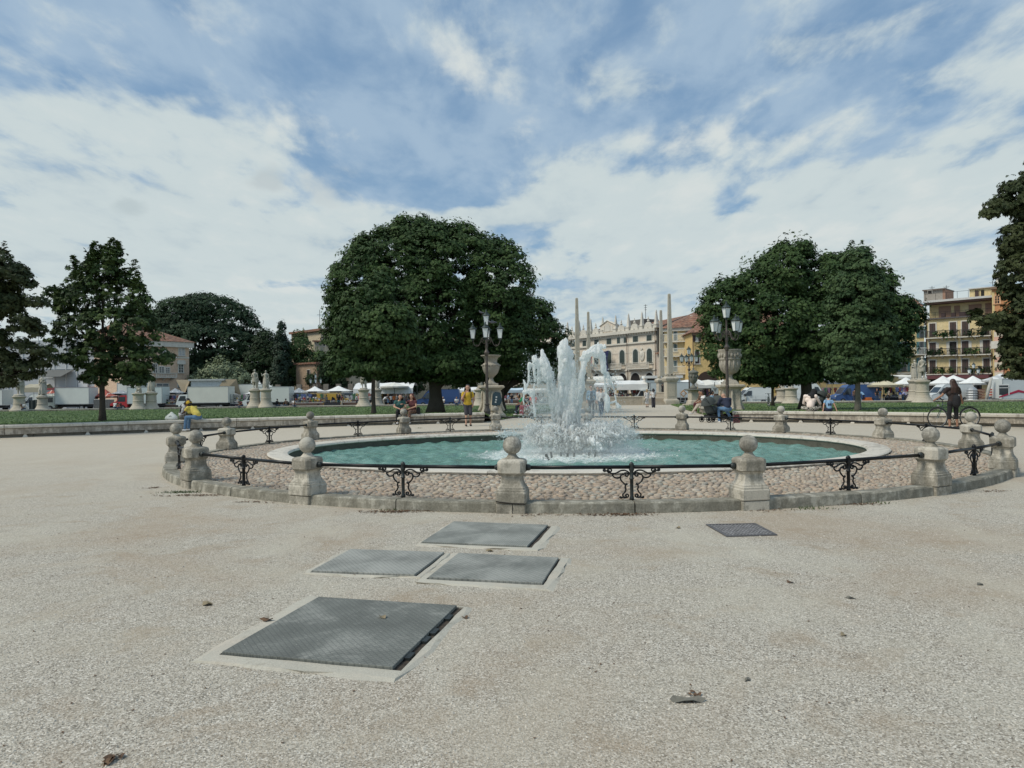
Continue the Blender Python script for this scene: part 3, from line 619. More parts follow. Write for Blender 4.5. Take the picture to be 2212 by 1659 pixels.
# ---------------------------------------------------------------- jets
def FW(Xc, Yc, dy=0.0):               # crop coordinates of the fountain close-up -> world offset from its centre
    return np.array([-.2998+.001884*Xc, CY+dy, 2.925-.001884*Yc])
m_foam, t_, b_ = new_mat('white_water'); N_ = NT(t_); v_ = N_.coord(False)
N_.l(N_.ramp(N_.noise(v_, 7, 5, .6), [(0.3, (0.93, 0.95, 0.93)), (0.7, (0.98, 0.99, 0.97))]), b_.inputs['Base Color'])
b_.inputs['Roughness'].default_value = 0.55; b_.inputs['IOR'].default_value = 1.33; b_.inputs['Specular IOR Level'].default_value = 0.25
tl_ = N_.n('ShaderNodeBsdfTranslucent'); tl_.inputs[0].default_value = (1.0, 1.0, 0.99, 1); mx_ = N_.n('ShaderNodeMixShader'); mx_.inputs[0].default_value = 0.5; N_.l(b_.outputs[0], mx_.inputs[1]); N_.l(tl_.outputs[0], mx_.inputs[2]); N_.l(mx_.outputs[0], [n for n in t_.nodes if n.type == 'OUTPUT_MATERIAL'][0].inputs[0])
N_.bump(N_.noise(v_, 55, 4, .7, .5), 0.7, 0.02, b_)
m_drop, t_, b_ = new_mat('water_drops'); b_.inputs['Base Color'].default_value = (0.80, 0.88, 0.88, 1); b_.inputs['Roughness'].default_value = 0.1; b_.inputs['IOR'].default_value = 1.33; b_.inputs['Transmission Weight'].default_value = 0.25
fj = thing('water_fountain', 'tall white fountain jets splashing into the middle of the green pool', 'fountain', (CX, CY, WZ))
OCT = np.array([(1, 0, 0), (-1, 0, 0), (0, 1, 0), (0, -1, 0), (0, 0, 1), (0, 0, -1)], float); OCF = np.array([(0, 2, 4), (2, 1, 4), (1, 3, 4), (3, 0, 4), (2, 0, 5), (1, 2, 5), (3, 1, 5), (0, 3, 5)])
ICO = None
def ico():
    global ICO
    if ICO is None:
        p = (1+sqrt(5))/2; V = np.array([(-1, p, 0), (1, p, 0), (-1, -p, 0), (1, -p, 0), (0, -1, p), (0, 1, p), (0, -1, -p), (0, 1, -p), (p, 0, -1), (p, 0, 1), (-p, 0, -1), (-p, 0, 1)])/sqrt(1+p*p)
        F = np.array([(0, 11, 5), (0, 5, 1), (0, 1, 7), (0, 7, 10), (0, 10, 11), (1, 5, 9), (5, 11, 4), (11, 10, 2), (10, 7, 6), (7, 1, 8), (3, 9, 4), (3, 4, 2), (3, 2, 6), (3, 6, 8), (3, 8, 9), (4, 9, 5), (2, 4, 11), (6, 2, 10), (8, 6, 7), (9, 8, 1)]); ICO = (V, F)
    return ICO
def blobs(mb, P, Rr, tall=1.0, r=None, low=False):
    V, F = (OCT, OCF) if low else ico(); n = len(P)
    Rr = np.broadcast_to(np.asarray(Rr, float), (n,))
    sc = np.ones((n, 1, 3)); sc[:, :, 2] = np.broadcast_to(np.asarray(tall, float), (n,))[:, None]
    if r is not None: sc[:, :, :2] *= r.uniform(.75, 1.2, (n, 1, 1))
    W = V[None]*Rr[:, None, None]*sc+P[:, None, :]; off = (np.arange(n)*len(V))[:, None, None]
    mb.add(W.reshape(-1, 3), (F[None]+off).reshape(-1, 3))
rj = np.random.default_rng(11)
def stream(mb, pts, rad, n, size, tall=1.6, dyspread=1.0, hollow=0.0, lump=True):
    """froth along a path: pts [(X,Y) in close-up coordinates], rad = half width (m) per point"""
    n = int(n*1.9); P = np.array([FW(*p) for p in pts]); rad = np.array(rad, float)
    d = np.concatenate([[0], np.cumsum(np.linalg.norm(np.diff(P, axis=0), axis=1))]); s = rj.uniform(0, d[-1], n)
    C = np.stack([np.interp(s, d, P[:, k]) for k in range(3)], 1); R = np.interp(s, d, rad)
    # strands: angular lumps that persist along the stream
    na = 7; ph = rj.uniform(0, 2*pi, na); a = ph[rj.integers(0, na, n)]+rj.normal(0, .35, n)+s*0.9 if lump else rj.uniform(0, 2*pi, n)
    q = np.sqrt(rj.uniform(hollow, 1, n))*R
    C[:, 0] += np.cos(a)*q; C[:, 1] += np.sin(a)*q*dyspread; C[:, 2] += rj.normal(0, .01, n)
    blobs(mb, C, size*.66*np.exp(rj.normal(0, .5, len(C))), tall*rj.uniform(.8, 2.0, len(C)), rj)
def froth(name, parts, vs):
    mb = MB()
    for p in parts: stream(mb, *p[0], **(p[1] if len(p) > 1 else {}))
    mb.xf(lambda v: v-np.array([CX, CY, WZ])); o = mb.build(name, m_foam, fj, smooth=True); remesh(o, vs)
    return o
# central column
froth('central_jet', [(([(890, 1500), (890, 1200), (890, 900), (893, 600), (893, 400), (892, 250), (890, 140), (889, 95)], [.22, .20, .20, .215, .20, .185, .13, .05], 1500, .034, 1.9, .8),),
                      (([(830, 1480), (820, 1200), (810, 900), (800, 640)], [.16, .17, .13, .04], 700, .024, 2.2),), (([(960, 1480), (975, 1200), (985, 900), (975, 640)], [.16, .16, .10, .04], 600, .024, 2.2),), (([(880, 1500), (880, 1250), (880, 1000)], [.34, .28, .20], 900, .022, 2.0),),
                      (([(925, 1450), (945, 1000), (985, 600), (985, 350)], [.10, .10, .06, .04], 260, .022, 2.2),)], .013)
froth('left_jet', [(([(850, 1480), (800, 1200), (745, 950), (690, 700), (655, 480), (625, 350), (605, 300)], [.15, .16, .14, .12, .10, .08, .05], 900, .024, 1.8),),
                   (([(650, 560), (610, 420), (585, 300), (570, 200)], [.16, .14, .09, .015], 420, .022, 1.6),),
                   (([(620, 440), (560, 370), (520, 350), (480, 300), (460, 262)], [.10, .11, .10, .07, .04], 340, .022, 1.4),),
                   (([(520, 350), (440, 360), (395, 345)], [.07, .04, .02], 90, .018, 1.2),),
                   (([(530, 380), (520, 520), (510, 640)], [.055, .04, .02], 110, .016, 2.2),),
                   (([(450, 360), (460, 480), (470, 560)], [.04, .03, .02], 60, .015, 2.2),),
                   (([(400, 380), (383, 470), (388, 560), (362, 640), (340, 700), (320, 760)], [.035, .022, .018, .018, .03, .02], 110, .014, 2.0),),
                   (([(310, 568), (328, 620), (345, 670)], [.016, .014, .02], 26, .014, 2.0),),
                   (([(330, 730), (370, 705), (420, 730), (435, 790)], [.06, .085, .08, .05], 190, .019, 1.0),),
                   (([(435, 780), (443, 880), (455, 960), (462, 1030)], [.035, .03, .028, .015], 90, .015, 2.2),),
                   (([(455, 620), (450, 720), (440, 800)], [.02, .015, .02], 40, .012, 2.2),),
                   (([(322, 760), (305, 820), (318, 880)], [.015, .012, .01], 24, .011, 2.0),)], .0115)
froth('right_jet', [(([(930, 1480), (985, 1150), (1020, 900), (1050, 700), (1085, 560), (1110, 440), (1130, 330)], [.15, .15, .12, .10, .07, .06, .06], 760, .023, 1.9),),
                    (([(1120, 300), (1150, 240), (1200, 215), (1240, 200)], [.06, .10, .12, .11], 480, .024, 1.1),),
                    (([(1215, 230), (1260, 170), (1310, 130), (1350, 130), (1390, 130)], [.09, .13, .12, .10, .05], 620, .024, 1.1),),
                    (([(1290, 200), (1330, 230), (1370, 260), (1380, 380), (1392, 470)], [.13, .12, .08, .05, .05], 420, .021, 1.7),),
                    (([(1310, 110), (1312, 85)], [.03, .015], 20, .016, 1.5),),
                    (([(1236, 180), (1238, 90)], [.012, .007], 14, .009, 2.5),),
                    (([(1395, 460), (1430, 500), (1450, 560), (1470, 620)], [.045, .05, .035, .03], 150, .017, 1.6),),
                    (([(1400, 500), (1400, 620), (1410, 740), (1430, 850), (1432, 980)], [.035, .02, .03, .02, .03], 130, .013, 2.4),),
                    (([(1470, 620), (1510, 660), (1525, 720), (1535, 800), (1550, 860), (1555, 905)], [.02, .014, .012, .012, .014, .02], 90, .011, 2.0),),
                    (([(1478, 890), (1500, 870), (1535, 868)], [.016, .013, .01], 26, .012, 1.0),),
                    (([(1555, 905), (1575, 930), (1580, 955)], [.03, .05, .03], 70, .015, 1.0),)], .0115)
def umbrella_spray(cx, topY, halfw, baseY, n, seed, skew=0.0, dys=1.0, cy=0.0):
    r = np.random.default_rng(seed); C0 = FW(cx, baseY, cy); H = (baseY-topY)*.001884; a = r.uniform(0, 2*pi, n); tt = r.uniform(0, 1, n); v = r.uniform(.55, 1.05, n)
    rad = halfw*.001884*v*tt; z = H*v*(4*tt*(1-tt)*0.75+0.25*(1-tt))*1.25
    P = np.stack([C0[0]+rad*np.cos(a)+skew*tt, C0[1]+rad*np.sin(a)*dys, np.maximum(C0[2]+z, WZ)], 1); return P+r.normal(0, .02, P.shape)
mb = MB(); fine = MB()
def arcs(mb, xc, yc, n, R, Hh, amid, aspread, sz, seed, per=26):
    """thin water threads thrown out on parabolas"""
    r = np.random.default_rng(seed)
    for _ in range(n):
        a = r.normal(amid, aspread); R0 = R*r.uniform(.35, 1.1); H = Hh*r.uniform(.35, 1.05); t0 = r.uniform(0.0, .55); t1 = min(1.02, t0+r.uniform(.12, .5)); tt = np.sort(r.uniform(t0, t1, per)); w = r.normal(0, .10)
        P = np.stack([CX+xc+R0*tt*cos(a+w*tt.mean()), CY+yc+R0*tt*sin(a)*.9, .05+H*4*tt*(1-tt)], 1)+r.normal(0, .012+.02*tt[:, None], (per, 3)); P[:, 2] = np.maximum(P[:, 2], WZ)
        blobs(mb, P, sz*np.exp(r.normal(0, .5, per)), r.uniform(.8, 2.2, per), None, True)
arcs(fine, -.1, -.1, 330, 1.38, .70, pi, .75, .0078, 1); arcs(fine, .1, -.1, 400, 1.45, .70, 0, .75, .0078, 2); arcs(fine, 0, 0, 240, 1.0, .5, -pi/2, 1.0, .0075, 3); arcs(fine, 0, 0, 90, 1.1, .55, pi/2, .9, .0075, 4); arcs(fine, .9, 0, 90, .8, .72, -.1, .6, .0085, 5); arcs(fine, -.75, 0, 80, .7, .70, pi, .6, .0085, 6)
fine.xf(lambda v: v-np.array([CX, CY, WZ])); tag(fine.build('spray_threads', m_foam, fj), kind='stuff')
arcs(mb, -.1, -.2, 16, 1.2, .6, pi, .7, .020, 7, 44); arcs(mb, .1, -.2, 20, 1.4, .62, 0, .7, .020, 8, 44)
n = 2600; a = rj.uniform(0, 2*pi, n); R = np.abs(rj.normal(1.0, .45, n)); P = np.stack([CX+R*np.cos(a)*1.25, CY+R*np.sin(a), WZ+np.abs(rj.normal(0, .028, n))], 1)
blobs(mb, P, .020*np.exp(rj.normal(0, .4, n)), .6, rj)
mb.xf(lambda v: v-np.array([CX, CY, WZ])); o = mb.build('low_splash', m_foam, fj, smooth=True); remesh(o, .0115)
# loose drops
mb = MB()
def cloud(Xc, Yc, rx, ry, n, sz):
    n = int(n*2.4)
    P = np.stack([-.2998+.001884*rj.normal(Xc, rx, n), CY+rj.normal(0, .22, n), np.maximum(2.925-.001884*rj.normal(Yc, ry, n), WZ+.02)], 1); blobs(mb, P, sz*.62*np.exp(rj.normal(0, .45, len(P))), 1.5, None, True)
for args in [(520, 520, 90, 130, 900, .0075), (700, 750, 60, 150, 500, .007), (1010, 600, 40, 200, 420, .007), (1000, 850, 60, 150, 350, .007), (640, 900, 90, 110, 700, .0065), (400, 950, 70, 90, 160, .010), (560, 850, 60, 120, 500, .006), (1480, 620, 60, 80, 260, .0075),
             (1250, 350, 50, 70, 160, .0075), (1350, 700, 90, 150, 220, .007), (1240, 900, 60, 120, 160, .007), (900, 1150, 330, 80, 900, .008), (300, 1220, 150, 60, 420, .008), (1520, 1150, 160, 110, 800, .008), (1750, 1290, 50, 30, 160, .010), (100, 1280, 80, 25, 240, .011), (700, 1400, 300, 80, 900, .009), (1300, 1350, 260, 90, 900, .009),
             (1560, 1000, 60, 90, 120, .006), (870, 300, 90, 150, 140, .008), (180, 1400, 90, 60, 160, .009), (1550, 1430, 160, 60, 380, .009)]: cloud(*args)
mb.xf(lambda v: v-np.array([CX, CY, WZ])); tag(mb.build('drops', m_drop, fj), kind='stuff')
mv, t_, b_ = new_mat('fine_mist'); t_.nodes.remove(b_); pv_ = t_.nodes.new('ShaderNodeVolumePrincipled'); pv_.inputs['Color'].default_value = (.96, .98, .97, 1); pv_.inputs['Density'].default_value = 0.6; pv_.inputs['Anisotropy'].default_value = 0.3; t_.links.new(pv_.outputs[0], [n for n in t_.nodes if n.type == 'OUTPUT_MATERIAL'][0].inputs['Volume'])
mb = MB()
for x, z, rx, rz_, ry in [(0, .22, 1.25, .36, 1.1), (-.78, .36, .72, .46, .6), (.92, .36, .85, .48, .6), (0, 1.1, .42, 1.35, .4), (-.62, 1.35, .45, .65, .3), (.45, 1.0, .4, 1.0, .3), (0, .12, 1.9, .22, 1.5)]: mb.sph((x, 0, z), (rx, ry, rz_), 20, 12)
mb.V = [np.column_stack([v[:, :2], np.maximum(v[:, 2], .03)]) for v in mb.V]; o = mb.build('mist', mv, fj, smooth=True); remesh(o, .08); tag(o, kind='stuff')
nz = plain('nozzle_bronze', (0.045, 0.05, 0.042), 0.5, 0.3)
def nozzle(p0, p1, r, dy):
    a = FW(*p0, dy)-np.array([CX, CY, WZ]); b = FW(*p1, dy)-np.array([CX, CY, WZ]); m = MB(); m.tube([a, (a+b)/2, b, b+(b-a)*.05], [r*1.2, r, r, r*.8], 10); m.build('nozzle', nz, fj, smooth=True)
nozzle((605, 1585), (575, 1510), .035, -1.0); nozzle((660, 1575), (642, 1490), .026, -.8); nozzle((775, 1580), (768, 1500), .024, -.85); nozzle((850, 1580), (849, 1505), .028, -.95); nozzle((935, 1580), (938, 1500), .024, -.9); nozzle((1120, 1580), (1132, 1505), .024, -.8); nozzle((1195, 1580), (1215, 1500), .024, -.85)

# ================================================================ GROUND COVERS
cvr = [[(1274.6, 2387), (1827, 2421), (1569.6, 2668), (888, 2607)], [(1815, 2085), (2191, 2099), (2108.6, 2183.6), (1687, 2166.6)], [(1403.4, 2195.8), (1776.4, 2208), (1657.7, 2297.5), (1246, 2282)], [(1834, 2211.4), (2234, 2229.7), (2168, 2331.4), (1714, 2307.6)]]
def steel(name, dust, sc, ang=0.0, base=(0.13, 0.155, 0.16), lines=True):
    m, t, b = new_mat(name); N = NT(t); v = N.coord(False); mp = N.n('ShaderNodeMapping'); mp.inputs['Rotation'].default_value = (0, 0, ang); N.l(v, mp.inputs[0]); sp = N.n('ShaderNodeSeparateXYZ'); N.l(mp.outputs[0], sp.inputs[0])
    def ln(o, k):
        fr = N.math('FRACT', N.math('MULTIPLY', o, k)); return N.math('MULTIPLY', N.math('ABSOLUTE', N.math('SUBTRACT', fr, 0.5)), 2.0)
    l1 = ln(sp.outputs[0], sc); l2 = ln(sp.outputs[1], sc*(1.0 if lines else .02)); g = N.math('MAXIMUM', l1, l2) if lines else l1
    gr = N.ramp(g, [(0.72, 0.0), (0.92, 1.0)])
    c = N.ramp(N.noise(v, 2.0, 5, .6), [(0.3, tuple(q*.75 for q in base)), (0.7, tuple(q*1.3 for q in base))])
    d = N.math('ADD', N.math('MULTIPLY', N.noise(v, 1.9, 7, .66, .4), .7), N.math('MULTIPLY', N.noise(v, 12, 5, .7), .3))
    c = N.mix(N.ramp(d, [(0.57-dust, 0.0), (0.74-dust*.6, 0.62)]), c, (0.47, 0.465, 0.42))
    c = N.mix(N.math('MULTIPLY', gr, 0.34), c, (0.055, 0.062, 0.062))
    c = N.mix(N.ramp(N.noise(v, 60, 3, .7), [(0.66, 0.0), (0.74, 0.8)]), c, (0.62, 0.60, 0.55))
    N.l(c, b.inputs['Base Color']); b.inputs['Roughness'].default_value = 0.75; b.inputs['Metallic'].default_value = 0.0; b.inputs['Specular IOR Level'].default_value = 0.2
    N.bump(N.math('SUBTRACT', 1.0, gr), 0.4, 0.003, b); return m
conc = stone('cover_concrete', (0.52, 0.49, 0.41), (0.30, 0.26, 0.20), 0.40, 3.0, 0.35, 120, warm=(0.56, 0.49, 0.40))
dirt = plain('dirt_gap', (0.055, 0.042, 0.030), 0.95, sc=30, var=0.5)
cdesc = ['nearest and largest dark steel cover plate with cross hatched surface', 'far grey steel cover plate nearest the fountain kerb', 'dusty steel cover plate, left of the middle pair', 'dusty steel cover plate, right of the middle pair']
cdust = [0.07, 0.11, 0.17, 0.15]
for k, q in enumerate(cvr):
    W = np.array([G(a/1.85176, b/1.85176, 0.03)[:2] for a, b in q]); c0 = W.mean(0); e = W[1]-W[0]; ang = atan2(e[1], e[0])
    Lw = rotz(np.c_[W-c0, np.zeros(4)], -ang)[:, :2]
    t = thing('cover_plate', cdesc[k], 'cover plate', (c0[0], c0[1], 0), ang, 'steel covers in the gravel')
    r = np.random.default_rng(70+k)
    # uneven concrete surround as a ring with a slot for the plate
    def ringpoly(off, jit, n=7):
        ctr = Lw.mean(0); out = []
        for i in range(4):
            a, b = Lw[i], Lw[(i+1) % 4]; d = (b-a)/np.linalg.norm(b-a); nn = np.array([-d[1], d[0]]); nn = nn if np.dot(nn, (a+b)/2-ctr) > 0 else -nn
            p = Lw[i-1]; dp = (a-p)/np.linalg.norm(a-p); npv = np.array([-dp[1], dp[0]]); npv = npv if np.dot(npv, (a+p)/2-ctr) > 0 else -npv
            for j in range(n):
                f = j/n
                base_ = a+(b-a)*f+nn*off[i]
                if j == 0: base_ = a+(nn*off[i]+npv*off[i-1])*0.92
                out.append(base_+r.normal(0, jit, 2))
        return np.array(out)
    offs = {0: [.05, .09, .13, .13], 1: [.04, .15, .08, .03], 2: [.04, .06, .03, .07], 3: [.05, .10, .12, .08]}[k]
    slot = {0: [.012, .055, .008, .02], 1: [.01, .05, .01, .012], 2: [.012, .02, .012, .012], 3: [.012, .02, .02, .015]}[k]
    O1 = ringpoly([o+.02 for o in offs], .02); I1 = ringpoly(slot, .004); n = len(O1)
    Z = lambda P, z: np.c_[P, np.full(len(P), z)]
    m = MB(); V = np.concatenate([Z(O1, -0.004), Z(ringpoly([o*.9 for o in offs], .012), 0.013), Z(I1, 0.015), Z(I1, -0.02)]); F = [(s*n+j, s*n+(j+1) % n, (s+1)*n+(j+1) % n, (s+1)*n+j) for s in range(3) for j in range(n)]
    m.add(V, F); m.build('concrete_surround', conc, t)
    m = MB(); m.add(Z(I1*1.004, 0.0045), [tuple(range(n))]); m.build('gap_dirt', dirt, t)
    m = MB(); P = Lw; m.loft([Z(P*.998, .007), Z(P, .010), Z(P, .028), Z(P*.996, .031)]); m.build('plate', steel('steel_plate_%d' % k, cdust[k], [30, 40, 26, 26][k], [pi/4, 0, .9, pi/4][k], lines=(k != 1), base=[(0.165, .172, .155), (.23, .238, .215), (.26, .265, .24), (.215, .222, .20)][k]), t)
    if k in (0,):
        m = MB()
        for f in (.18, .42, .55, .8):
            a = Lw[2]+(Lw[1]-Lw[2])*f; m.box((a[0]+.02, a[1], .012), (.04, .10, .02))
        m.build('hinge', iron_worn, t)
gq = [(2822.9, 2096.8), (3022.2, 2092.7), (3109.7, 2138.3), (2906.3, 2144.4)]
W = np.array([G(a/1.85176, b/1.85176, 0.012)[:2] for a, b in gq]); c0 = W.mean(0)
t = thing('drain_grate', 'small dark cast iron drain grate in the gravel at right', 'drain grate', (c0[0], c0[1], 0))
Lw = W-c0; m = MB(); Z = lambda P, z: np.c_[P, np.full(len(P), z)]
m.loft([Z(Lw, 0.0), Z(Lw, .014), Z(Lw*.9, .014), Z(Lw*.9, .006)]); m.build('frame', plain('cast_iron', (.14, .135, .135), .6, .4), t)
m = MB()
for i in range(1, 14):
    f = i/14; a = Lw[0]+(Lw[1]-Lw[0])*f; b = Lw[3]+(Lw[2]-Lw[3])*f; m.tube([np.append(a*.93, .008), np.append(b*.93, .008)], .006, 4)
for i in range(1, 9):
    f = i/9; a = Lw[0]+(Lw[3]-Lw[0])*f; b = Lw[1]+(Lw[2]-Lw[1])*f; m.tube([np.append(a*.93, .009), np.append(b*.93, .009)], .007, 4)
m.add(Z(Lw*.93, .0035), [(0, 1, 2, 3)]); m.build('grid_bars', plain('cast_iron2', (.27, .26, .255), .6, .4, .4, 20), t)
# dry leaves and litter on the gravel
leafm = [plain('dry_leaf', (0.13, 0.075, 0.04), .8, var=.4, sc=30), plain('pale_leaf', (0.26, 0.21, 0.13), .8, var=.3, sc=30), plain('grey_leaf', (0.17, 0.16, 0.13), .8, var=.3, sc=30)]
def dry_leaf(mb, c, s, rz, r):
    n = 9; a = np.linspace(0, 2*pi, n, endpoint=False); rr_ = s*(.55+.45*np.abs(np.cos(a*2.5)))*r.uniform(.8, 1.2, n); P = np.stack([np.cos(a)*rr_, np.sin(a)*rr_*.62, s*.20*np.sin(a*2+r.uniform(0, 6))+s*.14+.004], 1); P = rotz(P, rz)+np.array(c)
    mb.add(np.concatenate([P, [np.array(c)+np.array([0, 0, s*.06+.003])]]), [(i, (i+1) % n, n) for i in range(n)])
ld = [(2790, 2784, .034, 0, 'dry leaf at the front right of the gravel beside a grey scrap'), (448*1.8518, 2420, .06, 1, 'dry leaf on the gravel left of the largest cover plate'), (3160, 2331, .04, 0, 'dark red dry leaf on the gravel right of the plates'), (3375, 2542, .035, 1, 'small greenish dry leaf at right on the gravel'), (1070*1.0, 2491, .055, 0, 'dry leaf on the concrete left of the largest cover plate'), (1530, 2488, .045, 1, 'pale dry leaf lying on the largest cover plate'),
      (1860, 2472, .04, 0, 'crumpled brown leaf right of the largest cover plate'), (1425, 2301, .05, 0, 'brown leaf at the front edge of the middle left plate'), (1960, 2206, .05, 1, 'dry leaf above the middle right plate'), (440, 3045, .05, 0, 'dry leaf clump at the bottom left corner'), (2714, 2113, .05, 1, 'flat dry leaf left of the drain grate'), (3400, 2394, .04, 2, 'tiny dry leaf far right on the gravel'), (3920, 2340, .04, 2, 'thin dry twig leaf near the right edge'), (2990, 2722, .03, 2, 'tiny grey leaf right of the front leaf')]
for i, (a, b, s, mk, lab) in enumerate(ld):
    r = np.random.default_rng(200+i); p = G(a/1.8518, b/1.8518, 0); mb = MB(); dry_leaf(mb, (p[0], p[1], .032 if 'on the largest' in lab else (.015 if 'concrete' in lab else 0.0)), s, r.uniform(0, 6), r)
    if i in (0, 9): [dry_leaf(mb, (p[0]+r.normal(0, s*.6), p[1]+r.normal(0, s*.5), .004), s*.6, r.uniform(0, 6), r) for _ in range(5)]
    tag(mb.build('dry_leaf', leafm[mk]), lab, 'leaf', 'dry leaves on the gravel')
p = G(2752/1.8518, 2805/1.8518, 0); mb = MB(); r = np.random.default_rng(9)
n = 10; a = np.linspace(0, 2*pi, n, endpoint=False); P = np.stack([np.cos(a)*.085*r.uniform(.8, 1.2, n), np.sin(a)*.035*r.uniform(.8, 1.2, n), .012+.012*np.sin(a*3)], 1)+p; mb.add(np.concatenate([P, [p+np.array([0, 0, .02])]]), [(i, (i+1) % n, n) for i in range(n)])
tag(mb.build('scrap', leafm[2]), 'grey curled scrap beside the dry leaf at front right', 'litter')
def litter():
    r = np.random.default_rng(31); mb = MB()
    clumps = [(420, 1071, 1.0, 200, .05), (860, 1106, .8, 260, .05), (1335, 1113, .75, 260, .05), (1850, 1090, .6, 120, .04), (330, 1055, .3, 40, .05), (1660, 1104, .4, 40, .04), (1150, 1114, .5, 40, .03), (560, 1085, .5, 50, .03), (2140, 1062, .5, 50, .03)]
    for u, v, w, n, s in clumps:
        c = G(u, v, 0)
        for _ in range(n):
            x = r.normal(0, w*.33); P = (c[0]+x, c[1]+r.normal(0, .05)+abs(r.normal(0, .02)), r.uniform(0, .01)); dry_leaf(mb, P, r.uniform(.008, .024), r.uniform(0, 6), r)
    for _ in range(420):
        y = r.uniform(3, 12)**1.0; x = r.uniform(-.75, .75)*y; dry_leaf(mb, (x, y, 0), r.uniform(.004, .013), r.uniform(0, 6), r)
    tag(mb.build('leaf_litter', leafm[0], loc=(0, 0, 0)), 'brown leaf crumbs and dirt scattered along the kerb and gravel', 'litter', kind='stuff')
litter()
def weeds():
    r = np.random.default_rng(33); mb = MB()
    for u, v, w, n in [(395, 1064, .45, 260), (1760, 1100, .5, 60), (1900, 1088, .3, 40), (850, 1102, .3, 40), (597, 958, .15, 50), (1745, 1097, .2, 30), (905, 925, .2, 50)]:
        c = G(u, v, 0)
        for _ in range(n):
            x, y = c[0]+r.normal(0, w*.4), c[1]+r.normal(0, .05); a = r.uniform(0, pi); h = r.uniform(.01, .05); w_ = .006
            mb.add([(x-w_*cos(a), y-w_*sin(a), 0), (x+w_*cos(a), y+w_*sin(a), 0), (x+r.normal(0, .015), y+r.normal(0, .015), h)], [(0, 1, 2)])
    tag(mb.build('weeds', plain('weed_green', (.06, .10, .03), .8), loc=(0, 0, 0)), 'tiny green weeds growing at the foot of the kerb', 'weeds', kind='stuff')
weeds()
# ================================================================ TREES
def leaf_mat(name, c1, c2, c3, sc=1.1):
    m, t, b = new_mat(name); N = NT(t); v = N.coord()
    at = N.n('ShaderNodeAttribute', attribute_name='tone')
    c = N.ramp(N.noise(v, sc, 5, .6), [(0.3, c1), (0.7, c2)]); c = N.mix(N.ramp(at.outputs['Fac'], [(0.22, 0.0), (0.85, 0.9)]), c, c3)
    N.l(c, b.inputs['Base Color']); b.inputs['Roughness'].default_value = 0.58; b.inputs['Specular IOR Level'].default_value = 0.28
    return m
LM = {'column': leaf_mat('column_leaves', (0.026, 0.058, 0.022), (0.042, 0.086, 0.030), (0.085, 0.135, 0.05)), 'dark': leaf_mat('chestnut_leaves', (0.018, 0.044, 0.012), (0.032, 0.072, 0.018), (0.075, 0.125, 0.035)),
      'maple': leaf_mat('maple_leaves', (0.016, 0.036, 0.014), (0.030, 0.060, 0.020), (0.09, 0.14, 0.035)),
      'red': leaf_mat('plane_leaves', (0.020, 0.038, 0.013), (0.045, 0.056, 0.020), (0.07, 0.085, 0.03)),
      'cedar': leaf_mat('cedar_needles', (0.018, 0.042, 0.022), (0.030, 0.060, 0.028), (0.045, 0.082, 0.034), .25),
      'cypress': leaf_mat('cypress_leaves', (0.016, 0.034, 0.020), (0.024, 0.046, 0.026), (0.034, 0.060, 0.03)),
      'light': leaf_mat('light_leaves', (0.045, 0.085, 0.025), (0.080, 0.135, 0.040), (0.13, 0.19, 0.07), .5),
      'olive': leaf_mat('olive_leaves', (0.12, 0.155, 0.09), (0.19, 0.23, 0.13), (0.28, 0.32, 0.18), .6),
      'hedge': leaf_mat('hedge_leaves', (0.014, 0.030, 0.012), (0.024, 0.048, 0.017), (0.035, 0.07, 0.022), .4)}
bark = stone('bark', (0.085, 0.072, 0.055), (0.03, 0.026, 0.02), .5, 3.5, .7, 20); bark_pale = stone('pale_bark', (0.21, 0.195, 0.155), (0.09, 0.085, 0.06), .45, 4, .5, 25)
def palm(k=5):                        # palmate leaf template: k leaflets as bent diamonds
    V = []; F = []
    for i in range(k):
        a = (i-(k-1)/2)*0.62; L = 1.0-0.13*abs(i-(k-1)/2); d = np.array([sin(a), cos(a)]); n = np.array([d[1], -d[0]])
        b = len(V); V += [(0, 0, 0), (*(d*.62*L+n*.17), -.05), (*(d*L), -.22), (*(d*.62*L-n*.17), -.05)]; F.append((b, b+1, b+2, b+3))
    return np.array(V), np.array(F)
PALM = palm(5); PALM3 = palm(3)
OVAL = (np.array([(-.28, 0, 0), (.28, 0, 0), (.34, .55, -.05), (0, 1.0, -.15), (-.34, .55, -.05)]), np.array([(0, 1, 2, 3)]))
OVAL = (np.array([(0, -.1, 0), (.36, .4, -.03), (0, 1.0, -.14), (-.36, .4, -.03)]), np.array([(0, 1, 2, 3)]))
def leaves(name, P, Nrm, size, mat_, parent, r, tmpl=PALM, spread=.5, tn=0.5):
    n = len(P); T, F = tmpl
    nn = Nrm+r.normal(0, spread, (n, 3)); nn[:, 2] += .35; nn /= np.linalg.norm(nn, axis=1)[:, None]+1e-9
    d = r.normal(0, 1, (n, 3))+Nrm*1.0; d[:, 2] -= .55; d -= nn*(d*nn).sum(1)[:, None]; d /= np.linalg.norm(d, axis=1)[:, None]+1e-9
    b = np.cross(nn, d); s = size*np.exp(r.normal(0, .22, n))
    W = P[:, None, :]+s[:, None, None]*(T[None, :, 0, None]*b[:, None, :]+T[None, :, 1, None]*d[:, None, :]+T[None, :, 2, None]*nn[:, None, :])
    off = (np.arange(n)*len(T))[:, None, None]; mb = MB(); mb.add(W.reshape(-1, 3), (F[None]+off).reshape(-1, 4))
    o = mb.build(name, mat_, parent, world=True)
    tone = np.clip(.55*r.beta(1.3, 3.0, n)+.55*tn+.08*(r.random(n) < .1), 0, 1)
    at = o.data.attributes.new('tone', 'FLOAT', 'POINT'); at.data.foreach_set('value', np.repeat(tone, len(T)).astype(np.float32)); return o
